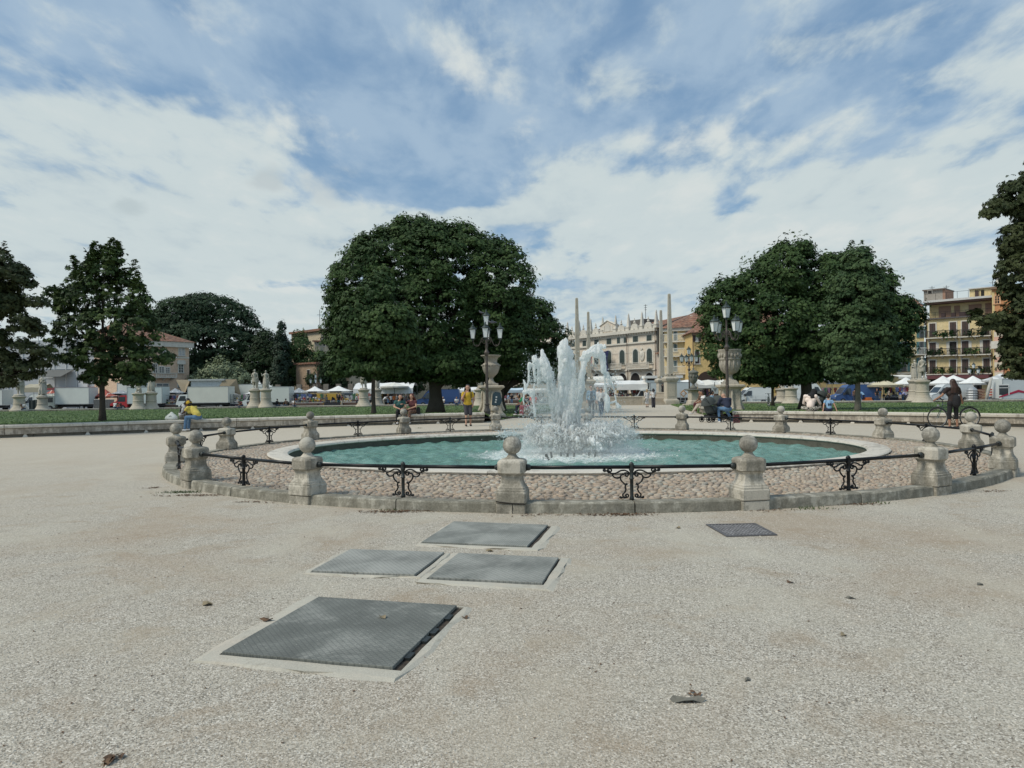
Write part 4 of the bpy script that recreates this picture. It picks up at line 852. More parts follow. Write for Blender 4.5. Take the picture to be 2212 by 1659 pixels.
def crown_points(L, r, clump_r, n_cl, n_leaf, inner=.25, flat=.8, floor=None):
    """L: lobes (x,y,z,rx,ry,rz). clumps sit on the lobe shells; leaves fill each clump as a shallow dome"""
    L = np.array(L, float); area = (L[:, 3]*L[:, 5]+L[:, 3]*L[:, 4])**1.0; k = r.choice(len(L), int(n_cl*2.2), p=area/area.sum())
    q = r.normal(0, 1, (len(k), 3)); q /= np.linalg.norm(q, axis=1)[:, None]; rad = np.where(r.random(len(k)) < inner, r.uniform(.35, .85, len(k)), r.uniform(.86, 1.04, len(k)))
    C = L[k, :3]+q*L[k, 3:]*rad[:, None]
    wv = [(r.normal(0, 1, 3), r.uniform(0, 6.3)) for _ in range(7)]; fq = 2.3/clump_r*.42; nz_ = sum(np.sin((C@(w/np.linalg.norm(w)))*fq*(1+.35*i/3)+p) for i, (w, p) in enumerate(wv))/7**.5
    C = L[k, :3]+(C-L[k, :3])*(1+.105*nz_)[:, None]; tonec = np.clip(.5+.33*nz_+r.normal(0, .16, len(C)), 0, 1); hole = nz_ < -1.15  # lit bulges and shaded hollows of the crown put into the leaf tone
    # drop clumps that sit deep inside another lobe
    dmin = np.full(len(C), 9.)
    for l in L: dmin = np.minimum(dmin, np.linalg.norm((C-l[:3])/l[3:], axis=1))
    keep = ((dmin > .80) | (r.random(len(C)) < .10)) & ~hole
    C, q, tonec = C[keep][:n_cl], q[keep][:n_cl], tonec[keep][:n_cl]
    if floor is not None: C[:, 2] = np.maximum(C[:, 2], floor+r.uniform(0, .3, len(C)))
    m = len(C); cr = clump_r*np.exp(r.normal(0, .28, m)); idx = np.repeat(np.arange(m), n_leaf); N = len(idx)
    w = r.normal(0, 1, (N, 3)); w /= np.linalg.norm(w, axis=1)[:, None]; w[:, 2] = np.where(w[:, 2] < -.2, -w[:, 2]*.5, w[:, 2]); rr_ = r.uniform(.4, 1, N)**.6
    P = C[idx]+w*cr[idx][:, None]*rr_[:, None]*np.array([1, 1, flat]); Nn = w*.8+q[idx]*.6
    return P, Nn, C, tonec[idx]
def tree(name, label, d, trunk, lobes, leaf, kind='dark', ncl=700, nl=40, cr=.5, tr=.25, tz=0.35, lean=0, group=None, barkm=None, tmpl=PALM, inner=.25, seed=1, cat='tree', flat=.85, limbs=7, spread=.5, sprigs=0, fork=.35):
    """lobes in picture units (u, v, ru, rv, depth offset): turned into ellipsoids standing at depth d"""
    r = np.random.default_rng(seed); base = D(trunk[0], trunk[1], d); base[2] = tz; K = d/FP; L = []
    for l in lobes:
        u, v, ru, rv, dd = l[:5]; c = D(u, v, d+dd); k = (d+dd)/FP; ry = l[5] if len(l) > 5 else (ru+rv)/2*k*1.0; sh = .45*cr; L.append((c[0], c[1], c[2], max(ru*k-sh, ru*k*.45), max(ry-sh, ry*.45), max(rv*k-sh, rv*k*.45)))
    t = thing(name, label, cat, base, 0, group)
    P, Nn, C, TN = crown_points(L, r, cr, ncl, nl, inner, flat)
    if sprigs:
        top = C[np.argsort(-C[:, 2]+r.normal(0, .5, len(C)))[:sprigs]]; S = np.repeat(top, 26, 0); h = r.random(len(S)); S = S+np.stack([r.normal(0, .11, len(S))*(1.15-h), r.normal(0, .11, len(S))*(1.15-h), h*cr*1.9+.1], 1)
        P = np.concatenate([P, S]); Nn = np.concatenate([Nn, np.tile([[0, 0, 1.]], (len(S), 1))]); TN = np.concatenate([TN, np.full(len(S), .8)])
    leaves('crown', P, Nn, leaf, LM[kind], t, r, tmpl, spread, TN)
    LA = np.array(L); top = LA[:, 2].max(); cz = (LA[:, 2]*LA[:, 3]).sum()/LA[:, 3].sum(); cx = (LA[:, 0]*LA[:, 3]).sum()/LA[:, 3].sum(); cy = LA[:, 1].mean()
    m = MB(); h1 = base[2]+(cz-base[2])*fork*1.6
    fk = np.array([base[0]+(cx-base[0])*.16, base[1]+(cy-base[1])*.16, h1]); z0 = base+np.array([0, 0, -.12])
    n = 9; pts = [z0+(fk-z0)*i/(n-1)+np.array([.05*sin(i*1.1), .04*cos(i*.9)-.04, 0])*tr*1.2*(i > 0) for i in range(n)]; rad = [tr*(1.55 if i == 0 else 1.2 if i == 1 else 1.0-.035*i) for i in range(n)]
    m.tube(pts, rad, 12)
    tgt = LA[np.argsort(-LA[:, 3])][:limbs]
    for i, l in enumerate(tgt):
        e = l[:3]+r.normal(0, .1, 3); mid = (fk+e)/2+np.array([0, 0, -.12*np.linalg.norm(e-fk)]); s = fk-np.array([0, 0, tr*(1+i*.5)]); m.tube([s, (s+mid)/2+np.array([0, 0, .05]), mid, (mid+e)/2, e], [tr*.62, tr*.5, tr*.38, tr*.26, tr*.1], 7)
        for _ in range(3):
            e2 = l[:3]+np.clip(r.normal(0, .4, 3), -.6, .6)*l[3:]; m.tube([mid, (mid+e2)/2+np.array([0, 0, .1]), e2], [tr*.24, tr*.16, tr*.05], 5)
    m.build('trunk', barkm or bark, t, smooth=True, world=True)
    return t
# big horse chestnut left of the fountain
tree('chestnut_tree', 'huge dome crowned chestnut tree left of the fountain, tallest in view', 47.5, (941, 889), [(930, 578, 110, 92, 0), (1010, 586, 105, 88, 1), (850, 580, 105, 88, 0), (790, 630, 82, 100, 0), (1080, 640, 76, 110, 0), (760, 720, 55, 85, 0), (900, 680, 150, 130, 0, 3.4), (1010, 720, 130, 110, 1.5, 3), (1110, 740, 45, 70, 0), (840, 760, 100, 70, 0), (960, 790, 120, 45, 0, 2.5), (1060, 790, 70, 40, 2, 2), (940, 532, 60, 50, 2), (888, 500, 46, 36, 0), (985, 518, 56, 38, 0), (805, 556, 42, 36, 0), (1055, 552, 42, 40, 0), (745, 680, 40, 50, 0), (1120, 690, 34, 50, 0)],
     .145, 'dark', 2500, 50, .56, .46, .10, seed=1, limbs=10)
tree('young_chestnut', 'smaller drooping chestnut tree in front of the huge dome crowned one', 35.5, (807, 893), [(815, 650, 45, 55, 0), (790, 690, 62, 62, 0), (770, 740, 52, 50, 0), (835, 715, 62, 62, -.5), (860, 770, 46, 40, 0), (800, 790, 60, 32, 0), (745, 790, 36, 34, 0), (820, 612, 22, 24, 0)],
     .135, 'dark', 560, 44, .42, .115, .36, seed=2, limbs=6, sprigs=4)
tree('chestnut_tree', 'green chestnut tree partly hidden behind the huge one, left of the fountain jets', 56, (1079, 880), [(1150, 705, 50, 58, 0), (1185, 745, 42, 55, 0), (1110, 700, 60, 60, 0), (1120, 780, 60, 46, 0), (1195, 790, 32, 40, 0), (1050, 770, 70, 60, 0), (1160, 815, 50, 22, 0), (1165, 668, 26, 24, 0), (1000, 800, 60, 40, 3)],
     .17, 'dark', 700, 42, .65, .38, .0, seed=3)
tree('young_maple', 'young spiky maple tree with slim trunk at left in front of the sheeted building', 30.5, (221, 909), [(225, 605, 50, 38, 0), (180, 645, 50, 38, 0), (270, 645, 48, 44, 0), (165, 705, 46, 40, 0), (235, 710, 70, 50, 0), (290, 715, 45, 55, 0), (205, 770, 62, 38, 0), (275, 785, 55, 36, 0), (330, 770, 40, 20, 0), (130, 655, 30, 26, 0), (140, 745, 34, 40, 0), (207, 560, 17, 26, 0), (245, 560, 20, 24, 0), (283, 605, 18, 26, 0), (160, 592, 18, 20, 0), (215, 815, 40, 20, 0), (285, 822, 42, 16, 0), (105, 628, 16, 14, 0), (355, 780, 16, 12, 0), (190, 545, 7, 12, 0), (205, 530, 7, 14, 0)],
     .135, 'maple', 600, 19, .25, .12, .38, seed=4, limbs=10, tmpl=PALM, sprigs=90, fork=.5, inner=.12, flat=.8)
tree('plane_tree', 'dark leafy tree cut off by the left edge of the picture', 27, (-110, 925), [(-80, 620, 90, 80, 0), (0, 590, 48, 46, 0), (38, 608, 34, 26, 0), (-20, 660, 40, 40, 0), (20, 655, 36, 26, 0), (72, 655, 24, 14, 0), (40, 700, 38, 28, 0), (75, 712, 24, 20, 0), (-30, 740, 44, 40, 0), (50, 745, 30, 16, 0), (80, 775, 32, 30, 0), (45, 800, 42, 24, 0), (10, 775, 26, 18, 0), (-10, 830, 40, 14, 0), (30, 822, 30, 12, 0), (-60, 780, 60, 50, 0)],
     .115, 'red', 560, 36, .26, .22, .4, seed=5, sprigs=8)
# trees right
tree('chestnut_tree', 'broad chestnut tree with wide spreading crown right of the fountain', 47, (1742, 884), [(1700, 588, 72, 56, 0), (1640, 625, 58, 50, 0), (1780, 615, 80, 60, 0), (1570, 660, 58, 60, 0), (1560, 740, 46, 60, 0), (1650, 700, 100, 90, 0), (1860, 640, 70, 70, 1), (1920, 690, 56, 60, 1), (1960, 690, 40, 40, 1), (1780, 720, 120, 90, 0), (1620, 790, 72, 46, 0), (1700, 800, 85, 40, 0), (1800, 790, 80, 44, 0), (1880, 770, 66, 56, 1), (1930, 750, 42, 46, 1), (1715, 546, 44, 28, 0), (1655, 572, 32, 24, 0), (1545, 700, 30, 40, 0), (1550, 790, 28, 30, 0), (1800, 575, 36, 26, 0)],
     .145, 'dark', 2200, 50, .56, .38, .08, seed=6, limbs=10, fork=.45)
tree('columnar_chestnut', 'narrow egg shaped tree standing in front of the broad right chestnut, pale trunk', 31.5, (1853, 888), [(1850, 590, 34, 60, 0), (1862, 555, 17, 24, 0), (1845, 650, 50, 70, 0), (1870, 650, 46, 66, 0), (1835, 720, 48, 62, 0), (1875, 730, 54, 66, 0), (1850, 790, 62, 44, 0), (1900, 790, 34, 36, 0), (1818, 610, 18, 30, 0), (1815, 780, 26, 36, 0)],
     .105, 'column', 800, 52, .28, .12, .38, seed=7, barkm=bark_pale, fork=.5, sprigs=3)
tree('chestnut_tree', 'tall leafy tree cut off by the right edge of the picture', 24, (2330, 905), [(2290, 560, 90, 170, 0), (2205, 430, 36, 50, 0), (2165, 445, 30, 24, 0), (2138, 462, 18, 13, 0), (2195, 520, 32, 40, 0), (2215, 600, 42, 70, 0), (2180, 560, 18, 26, 0), (2215, 700, 44, 60, 0), (2165, 690, 34, 15, 0), (2125, 690, 24, 16, 0), (2110, 678, 14, 9, 0), (2150, 710, 22, 12, 0), (2182, 745, 22, 26, 0), (2290, 740, 90, 120, 0), (2200, 785, 28, 40, 0), (2185, 815, 16, 16, 0), (2245, 380, 40, 46, 0)],
     .105, 'red', 1000, 40, .24, .3, .4, seed=8, sprigs=3)
tree('small_tree', 'thin young tree with a bicycle leaning on it, below the broad right chestnut', 58, (1669, 874), [(1665, 820, 26, 22, 0), (1655, 800, 24, 20, 0), (1685, 805, 24, 18, 0)], .14, 'dark', 90, 36, .5, .13, .0, seed=9)
# far greenery
tree('cedar_tree', 'huge dark umbrella shaped cedar far behind the market at left', 138, (440, 842), [(440, 672, 82, 42, 0), (400, 690, 70, 46, 0), (490, 700, 62, 50, 0), (370, 720, 62, 46, 0), (530, 735, 42, 48, 0), (440, 740, 110, 62, 0), (380, 780, 60, 50, 0), (480, 790, 70, 46, 0), (545, 780, 34, 44, 0), (350, 700, 34, 40, 0), (430, 800, 90, 36, 0)],
     .42, 'cedar', 1150, 44, 1.5, .8, MZ, seed=10, tmpl=PALM3, flat=.42)
tree('dark_tree', 'dark bushy tree between the cedar and the cypress', 134, (565, 842), [(575, 745, 24, 34, 0), (590, 770, 24, 44, 0), (560, 790, 34, 44, 0), (600, 810, 28, 30, 0)], .36, 'hedge', 260, 36, 1.1, .4, MZ, seed=11, tmpl=PALM3)
tree('cypress_tree', 'tall pointed cypress tree behind the market', 128, (609, 842), [(607, 712, 5, 20, 0), (608, 730, 8, 34, 0), (608, 755, 13, 40, 0), (609, 780, 17, 50, 0), (610, 810, 22, 44, 0)], .26, 'cypress', 340, 46, .55, .3, MZ, seed=12, tmpl=OVAL, flat=1.3, spread=.3)
tree('light_green_tree', 'light green tree just right of the pointed cypress', 131, (645, 842), [(645, 755, 24, 30, 0), (632, 785, 22, 34, 0), (665, 785, 22, 34, 0), (650, 810, 34, 28, 0), (622, 765, 12, 22, 0)], .34, 'light', 300, 34, .95, .35, MZ, seed=13, tmpl=PALM3, sprigs=10)
tree('dark_tree', 'dark shrubby tree below the cream house behind the market umbrellas', 126, (705, 842), [(705, 800, 24, 34, 0), (725, 790, 20, 40, 0), (690, 822, 26, 18, 0), (742, 815, 26, 26, 0)], .34, 'hedge', 220, 34, .9, .3, MZ, seed=14, tmpl=PALM3)
tree('ivy_tree', 'small pale green climber tree beside the cream house', 128, (693, 842), [(692, 775, 9, 18, 0), (695, 790, 8, 12, 0)], .3, 'light', 50, 30, .7, .2, MZ, seed=15, tmpl=PALM3)
tree('olive_bush', 'rounded pale olive green bush behind the market stall truck', 119, (478, 842), [(480, 806, 48, 22, 0), (440, 818, 28, 20, 0), (515, 818, 28, 22, 0), (478, 825, 60, 20, 0)], .34, 'olive', 340, 44, .85, .3, MZ, seed=16, tmpl=OVAL, cat='bush', sprigs=24)
for i, (u, v, ru, rv, d, lab) in enumerate([(300, 700, 60, 60, 150, 'distant dark tree behind the young maple'), (860, 800, 60, 60, 150, 'distant tree behind the trunk of the huge chestnut at left'), (1060, 800, 90, 60, 150, 'distant tree behind the left urn'), (1790, 790, 60, 60, 150, 'distant dark tree behind the broad right chestnut'), (1640, 790, 50, 50, 150, 'distant tree behind the left half of the broad right chestnut')]):
    tree('background_tree', lab, d, (u, 842), [(u, v, ru*.7, rv*.6, 0), (u-ru*.4, v+rv*.4, ru*.6, rv*.6, 0), (u+ru*.4, v+rv*.4, ru*.6, rv*.6, 0)], .42, 'hedge', 200, 30, 1.4, .4, MZ, seed=20+i, tmpl=PALM3)
# ================================================================ BUILDINGS
tile = None
def roof_tiles():
    m, t, b = new_mat('terracotta_tiles'); N = NT(t); v = N.coord(False); sp = N.n('ShaderNodeSeparateXYZ'); N.l(v, sp.inputs[0])
    vc = N.vor(N.coord(False, (1.0, 2.4, 2.4)), 3.2, 'Color'); s2 = N.n('ShaderNodeSeparateColor'); N.l(vc, s2.inputs[0])
    c = N.ramp(s2.outputs[0], [(0.0, (0.10, 0.055, 0.04)), (0.35, (0.22, 0.10, 0.065)), (0.7, (0.33, 0.16, 0.10)), (1.0, (0.42, 0.27, 0.19))])
    c = N.mix(N.ramp(N.noise(v, .5, 6, .65), [(0.4, 0.0), (0.7, .55)]), c, (0.13, 0.095, 0.075))
    N.l(c, b.inputs['Base Color']); b.inputs['Roughness'].default_value = .9
    fr = N.math('SINE', N.math('MULTIPLY', sp.outputs[0], 28.0)); N.bump(fr, .6, .05, b); return m
tile = roof_tiles()
def stucco(name, col, stain=.35, warm=None):
    return stone(name, col, tuple(q*.55 for q in col), stain, .35, .12, 3.0, warm=warm, rough=.95)
glass = plain('window_glass', (0.035, 0.045, 0.05), .15, 0, .3, 1.5, spec=.8)
dark_in = plain('dark_interior', (0.018, 0.016, 0.015), .9)
white_trim = plain('white_trim', (0.62, 0.59, 0.52), .8, var=.12, sc=2)
class Facade:
    """vertical wall plane through two picture columns at given depths; s runs along it, z up"""
    def __init__(s, name, label, uL, dL, uR, dR, z0, matw, cat='building', thick=10.0):
        s.A = np.array([X(uL, dL), dL]); s.B = np.array([X(uR, dR), dR]); s.e = (s.B-s.A)/np.linalg.norm(s.B-s.A); s.n = np.array([s.e[1], -s.e[0]]); s.n = s.n if s.n[1] < 0 else -s.n
        s.L = np.linalg.norm(s.B-s.A); s.z0 = z0; s.rz = atan2(s.e[1], s.e[0]); s.w = matw; s.th = thick
        s.t = thing(name, label, cat, (s.A[0], s.A[1], z0), s.rz)
    def loc(s, u, v):
        r = ray(u, v); d2 = np.array([r[0], r[1]]); o = np.zeros(2)
        # solve o + k*d2 = A + q*e
        Mx = np.array([[d2[0], -s.e[0]], [d2[1], -s.e[1]]]); k, q = np.linalg.solve(Mx, s.A); return q, CAMZ+r[2]*k-s.z0
    # local frame: x along the wall, y = away from the viewer, z up from z0
    def rect(s, u0, v0, u1, v1):
        um, vm = (u0+u1)/2, (v0+v1)/2; a = s.loc(u0, vm)[0]; b = s.loc(u1, vm)[0]; zt = s.loc(um, v0)[1]; zb = s.loc(um, v1)[1]; return min(a, b), max(a, b), zb, zt
    def bx(s, name, mat, x0, x1, z0, z1, y0, y1, parent=None):
        m = MB(); m.boxm((x0, y0, z0), (x1, y1, z1)); return m.build(name, mat, parent or s.t)
    def wall(s, x0, x1, h, name='wall'): return s.bx(name, s.w, x0, x1, 0, h, 0, s.th)
def window(F, r, shutter=None, frame=white_trim, arched=False, panes=True, sill=True, fw=.16, glassm=None, mull=1):
    x0, x1, z0, z1 = r; w = x1-x0; m = MB(); xc = (x0+x1)/2
    def outline(g, zt): 
        if not arched: return [(x0-g, z0), (x1+g, z0), (x1+g, z1+g), (x0-g, z1+g)]
        rr_ = w/2+g; zc = z1-w/2; return [(x0-g, z0), (x1+g, z0)]+[(xc+rr_*cos(a), zc+rr_*sin(a)) for a in np.linspace(0, pi, 11)]
    f = MB(); f.prism([(a, b) for a, b in outline(fw, z1)], -.07, .03, 'y'); wo = f.build('window', frame, F.t)
    p = MB(); p.prism(outline(0, z1), -.085, .02, 'y'); p.build('shutter' if shutter else 'pane', shutter or glassm or glass, wo)
    if panes:
        q = MB(); mm = .035 if shutter else .05
        q.boxm((xc-mm, -.10, z0), (xc+mm, -.084, z1-(0 if not arched else .05)))
        for k in range(1, 3 if not shutter else 2):
            zz = z0+(z1-z0)*k/3; q.boxm((x0, -.098, zz-mm*.6), (x1, -.084, zz+mm*.6))
        q.build('glazing_bars', plain('shutter_rail', (.02, .025, .022), .7) if shutter else frame, wo)
    if sill: q = MB(); q.boxm((x0-fw-.08, -.2, z0-.14), (x1+fw+.08, .02, z0)); q.build('sill', frame, wo)
    return wo
def balcony(F, x0, x1, z, h, mat, depth=.9, stone_=False, name='balcony', brackets=True, plants=None):
    m = MB(); m.boxm((x0, -depth, z-.16), (x1, .02, z)); b = m.build(name, white_trim, F.t)
    m = MB(); n = max(2, int((x1-x0)/(.26 if stone_ else .18)))
    for i in range(n+1):
        x = x0+(x1-x0)*i/n
        if stone_: m.lathe([(.05, 0), (.09, h*.3), (.04, h*.6), (.07, h*.88)], (x, -depth+.1, z), 6)
        else: m.boxm((x-.022, -depth+.03, z), (x+.022, -depth+.07, z+h))
    q = .07 if stone_ else .03
    m.boxm((x0-.05, -depth+.05-q, z+h-.09), (x1+.05, -depth+.05+q, z+h)); 
    for xx in (x0, x1): m.boxm((xx-q, -depth+.02, z+h-.08), (xx+q, 0, z+h-.01)); m.boxm((xx-q, -depth+.03, z), (xx+q, -depth+.1, z+h))
    m.build('railing', mat, b)
    if brackets:
        m = MB()
        for i in range(max(2, int((x1-x0)/2.2))+1):
            x = x0+.3+(x1-x0-.6)*i/max(2, int((x1-x0)/2.2)); m.prism([(-depth+.1, z-.17), (.02, z-.17), (.02, z-.62), (-.25, z-.5)], x-.12, x+.12, 'x')
        m.build('bracket', white_trim, b)
    return b
def pitched(F, x0, x1, ze, zr, over=.5, depth=None, hip=(0, 0), name='roof', back=True):
    dp = depth or F.th; m = MB(); yr = dp*.5
    P = [(x0-over, -over, ze), (x1+over, -over, ze), (x1+over, dp+over, ze), (x0-over, dp+over, ze), (x0-over+hip[0], yr, zr), (x1+over-hip[1], yr, zr)]
    m.add(P, [(0, 1, 5, 4), (2, 3, 4, 5), (1, 2, 5), (3, 0, 4), (0, 3, 2, 1)]); return m.build(name, tile, F.t)

# ---- sheeted scaffold building far left
F = Facade('sheeted_building', 'big building wrapped in pale grey scaffold sheeting at far left', -160, 117, 236, 115, MZ, plain('scaffold_sheet', (0.50, 0.52, 0.53), .8, var=.06, sc=.4))
xt = F.L; h = F.loc(100, 735)[1]; F.wall(0, xt, h, 'sheeting')
m = MB()
for u in [18, 50, 84, 118, 143, 166, 190, 212, 232]:
    x = F.loc(u, 800)[0]; m.boxm((x-.05, -.12, 0), (x+.05, -.01, h+.6))
for v in [745, 770, 797, 817]: z = F.loc(100, v)[1]; m.boxm((0, -.07, z-.035), (xt, -.008, z+.035))
m.build('scaffold_poles', plain('pale_pole', (.66, .67, .66), .6), F.t)
x0, x1, z0, z1 = F.rect(103, 799, 159, 814); m = MB(); m.add([(x0+.2, -.1, z1), (x1, -.1, z1), (x1-.3, -2.6, z0), (x0-.4, -2.6, z0), (x0+.2, -.1, z1-.05), (x1, -.1, z1-.05), (x1-.3, -2.6, z0-.05), (x0-.4, -2.6, z0-.05)], [(0, 1, 2, 3), (7, 6, 5, 4), (0, 3, 7, 4), (1, 5, 6, 2), (3, 2, 6, 7)]); m.build('mesh_canopy', plain('grey_mesh', (.13, .135, .13), .8), F.t)
z = F.loc(150, 838)[1]; F.bx('red_band', plain('red_band', (.30, .05, .06), .7), F.loc(96, 838)[0], xt, z-.28, z+.12, -.2, -.13)
F.bx('notice_board', plain('white_board', (.7, .7, .7), .6), *F.rect(171/1.0-0, 818, 191, 836)[:2], *F.rect(171, 818, 191, 836)[2:], -.25, -.14)
# ---- brown strip building
F = Facade('ochre_house', 'narrow ochre brown house between the sheeted building and the peach villa', 234, 118, 262, 117, MZ, stucco('ochre_wall', (.36, .24, .14)), thick=8); F.wall(0, F.L, F.loc(250, 760)[1]); F.bx('roof', tile, -.3, F.L+.3, F.loc(250, 760)[1], F.loc(250, 754)[1], -.5, 8)
window(F, F.rect(241, 826, 247, 838), fw=.1); window(F, F.rect(241, 800, 247, 812), fw=.1)
# ---- peach villa
F = Facade('peach_villa', 'peach coloured villa with red tiled hipped roof and stone balcony at left', 262, 110, 409, 119, MZ, stucco('peach_wall', (.70, .51, .37), .12, warm=(.72, .57, .43)), thick=12)
he = F.loc(330, 741)[1]; F.wall(0, F.L, he); pitched(F, 0, F.L, he+.35, F.loc(330, 716)[1]+1.6, .8, 12, (2.5, 7.0)); F.bx('cornice', white_trim, -.55, F.L+.55, he-.55, he+.33, -.6, -.003); F.bx('side_cornice', white_trim, F.L+.003, F.L+.55, he-.55, he+.33, 0, 12)
zz = F.loc(380, 772)[1]; F.bx('string_course', white_trim, 0, F.L, zz-.15, zz+.1, -.08, -.002)
for (a, b) in [(347, 358), (385, 399), (300, 311)]: window(F, F.rect(a+1.5, 752.5, b-1, 768), glassm=plain('curtain_glass', (.42, .43, .44), .5, var=.3), mull=1)
def crop2(x0, y0, x1, y1): return (600+.3617*x0)/1.8518, (1150+.3617*y0)/1.8518, (600+.3617*x1)/1.8518, (1150+.3617*y1)/1.8518
for q in [(38, 848, 75, 942), (103, 880, 150, 944), (176, 890, 212, 944), (318, 852, 362, 940)]: window(F, F.rect(*crop2(*q)))
x0, x1, z0, z1 = F.rect(*crop2(296, 805, 385, 850)); m = MB(); m.prism([(x0, z0), (x1, z0), (x1, z0+.35), ((x0+x1)/2+.6, z1), ((x0+x1)/2-.6, z1), (x0, z0+.35)], -.28, -.005, 'y'); m.build('window_pediment', white_trim, F.t)
x0, x1, z0, z1 = F.rect(*crop2(28, 945, 250, 1003)); balcony(F, x0, x1, z0+.2, z1-z0-.2, white_trim, 1.3, True)
for q in [(75, 1068, 200, 1110), (310, 1066, 360, 1110)]: window(F, F.rect(*crop2(*q)), sill=False, glassm=plain('shop_glass', (.06, .10, .13), .25))
# ---- low peach garden house
F = Facade('garden_house', 'low dull peach house half hidden by trees right of the cypress', 640, 128, 685, 124, MZ, stucco('dull_peach', (.40, .29, .20), .4), thick=7); h = F.loc(660, 787)[1]; F.wall(0, F.L, h); F.bx('roof', tile, -.3, F.L+.3, h, h+.3, -.4, 7); window(F, F.rect(664, 799, 670, 815), fw=.08, shutter=dark_in, sill=False)
# ---- cream house behind the big chestnut
F = Facade('cream_house', 'cream house with arched windows behind the edge of the huge chestnut', 689, 142, 1010, 170, MZ, stucco('cream_wall', (.62, .53, .38), .2), thick=12); h = F.loc(715, 716)[1]; F.wall(F.loc(693, 780)[0], F.L, h); F.bx('roof', tile, F.loc(691, 780)[0]-.4, F.L, h, h+.45, -.7, 12)
for (a, b) in [(1905, 1930), (1972, 1996), (2035, 2055), (2095, 2118)]:
    window(F, F.rect(*crop2(a, 572, b, 650)), fw=.06, glassm=dark_in, panes=False); window(F, F.rect(*crop2(a+5, 735, b+4, 800)), fw=.22, arched=True, glassm=dark_in, panes=False, frame=plain('brick_trim', (.40, .22, .15), .9))
m = MB(); x = F.loc(702, 700)[0]; m.tube([(x, 2, h), (x, 2, h+4.5)], .05, 5); m.boxm((x-.6, 1.97, h+3.4), (x+.6, 2.03, h+3.46)); m.build('antenna', iron, F.t)
F = Facade('low_annex', 'low grey roofed annex left of the cream house', 680, 140, 692, 140, MZ, stucco('annex_wall', (.45, .41, .33)), thick=8); h = F.loc(686, 738)[1]; F.wall(0, F.L, h); F.bx('roof', tile, -.3, F.L, h, h+.25, -.4, 8)
# ---- background row seen under and between the chestnut crowns
for a, b, d, v, lab, col in [(1010, 1245, 165, 745, 'pale house row glimpsed behind the left trees and fountain jets', (.55, .50, .42))]:
    F = Facade('background_house', lab, a, d, b, d-8, MZ, stucco('pale_wall_%d' % a, col), thick=10); h = F.loc((a+b)/2, v)[1]; F.wall(0, F.L, h); F.bx('eave', white_trim, -.2, F.L+.2, h, h+.3, -.5, 10)
    for u in range(a+14, b-8, 18): window(F, F.rect(u, v+12, u+7, v+26), fw=.1, panes=False); window(F, F.rect(u, v+40, u+7, v+56), fw=.1, panes=False)
# ---- garden wall with iron fence behind the market
F = Facade('garden_fence', 'dark iron garden fence on a low wall with stone pillars behind the umbrellas', 555, 121, 790, 121, MZ, stucco('fence_wall', (.20, .17, .14), .5), cat='fence', thick=.4); F.wall(0, F.L, F.loc(700, 848)[1]); h = F.loc(700, 834)[1]; m = MB()
for x in np.arange(.3, F.L, .32): m.boxm((x-.03, .15, F.loc(700, 848)[1]), (x+.03, .21, h))
m.boxm((0, .15, h-.3), (F.L, .21, h-.24)); m.build('iron_bars', iron, F.t)
for u, w in [(1008/1.0, 0), (646, 0)] + [(681, 0), (704, 0), (731, 0), (757, 0), (600, 0)]:
    if u > 800: continue
    x = F.loc(u, 840)[0]; F.bx('pillar', stucco('pillar_stucco', (.26, .23, .19), .4), x-.4, x+.4, 0, h+.35, -.1, .5)
def c5(x, y): return 1215.1+.17093*x, 621.05+.17093*y
# ---- the palace
pal_w = stucco('palace_wall', (.70, .62, .51), .12, warm=(.68, .56, .46)); pal_s = stone('palace_stone', (.66, .62, .54), (.32, .30, .26), .3, .8, .2, 6)
F = Facade('palace', 'long cream palace with small roof obelisks, arcade and balconies', 1120, 176, 1419, 135, MZ, pal_w, thick=16)
def R5(x0, y0, x1, y1): a = c5(x0, y0); b = c5(x1, y1); return F.rect(a[0], a[1], b[0], b[1])
he = F.loc(*c5(700, 590))[1]; F.wall(0, F.L, he)
def zat(x, y): return F.loc(*c5(x, y))[1]
def xat(x, y=700): return F.loc(*c5(x, y))[0]
F.bx('cornice', pal_s, -.2, F.L+.3, he-.15, he+.45, -.75, -.003); F.bx('frieze', pal_s, 0, F.L, he-.7, he-.15, -.2, -.002)
m = MB()
for x in np.arange(.3, F.L, .75): m.boxm((x, -.55, he-.42), (x+.28, -.2, he-.16))
m.build('dentils', pal_s, F.t)
z1 = zat(700, 722); F.bx('string_course', pal_s, 0, F.L, z1-.12, z1+.2, -.3, -.003); z2 = zat(950, 1045); F.bx('arcade_band', pal_s, 0, F.L, z2-.1, z2+.15, -.2, -.003)
z3 = zat(700, 835); F.bx('thin_course', pal_s, 0, F.L, z3-.06, z3+.06, -.06, -.002)
gsh = plain('green_shutter', (.045, .065, .060), .6, var=.2, sc=6)
wt = [(115, 158, 678, 750), (257, 303, 667, 743), (405, 461, 655, 733), (560, 619, 643, 720), (893, 957, 617, 700), (1066, 1131, 602, 685), (-30, 10, 690, 760), (-170, -130, 705, 770), (-300, -262, 715, 778)]
for a, b, c, d_ in wt: window(F, R5(a, c, b, d_), gsh)
window(F, R5(731, 632, 780, 710), glassm=plain('pale_curtain', (.50, .50, .46), .7, var=.5, sc=6));  # pane coloured as a pale mottled curtain
for a, b in ((697, 728), (783, 808)): x0, x1, q0, q1 = R5(a, 632, b, 710); F.bx('open_shutter', gsh, x0, x1, q0, q1, -.22, -.1)
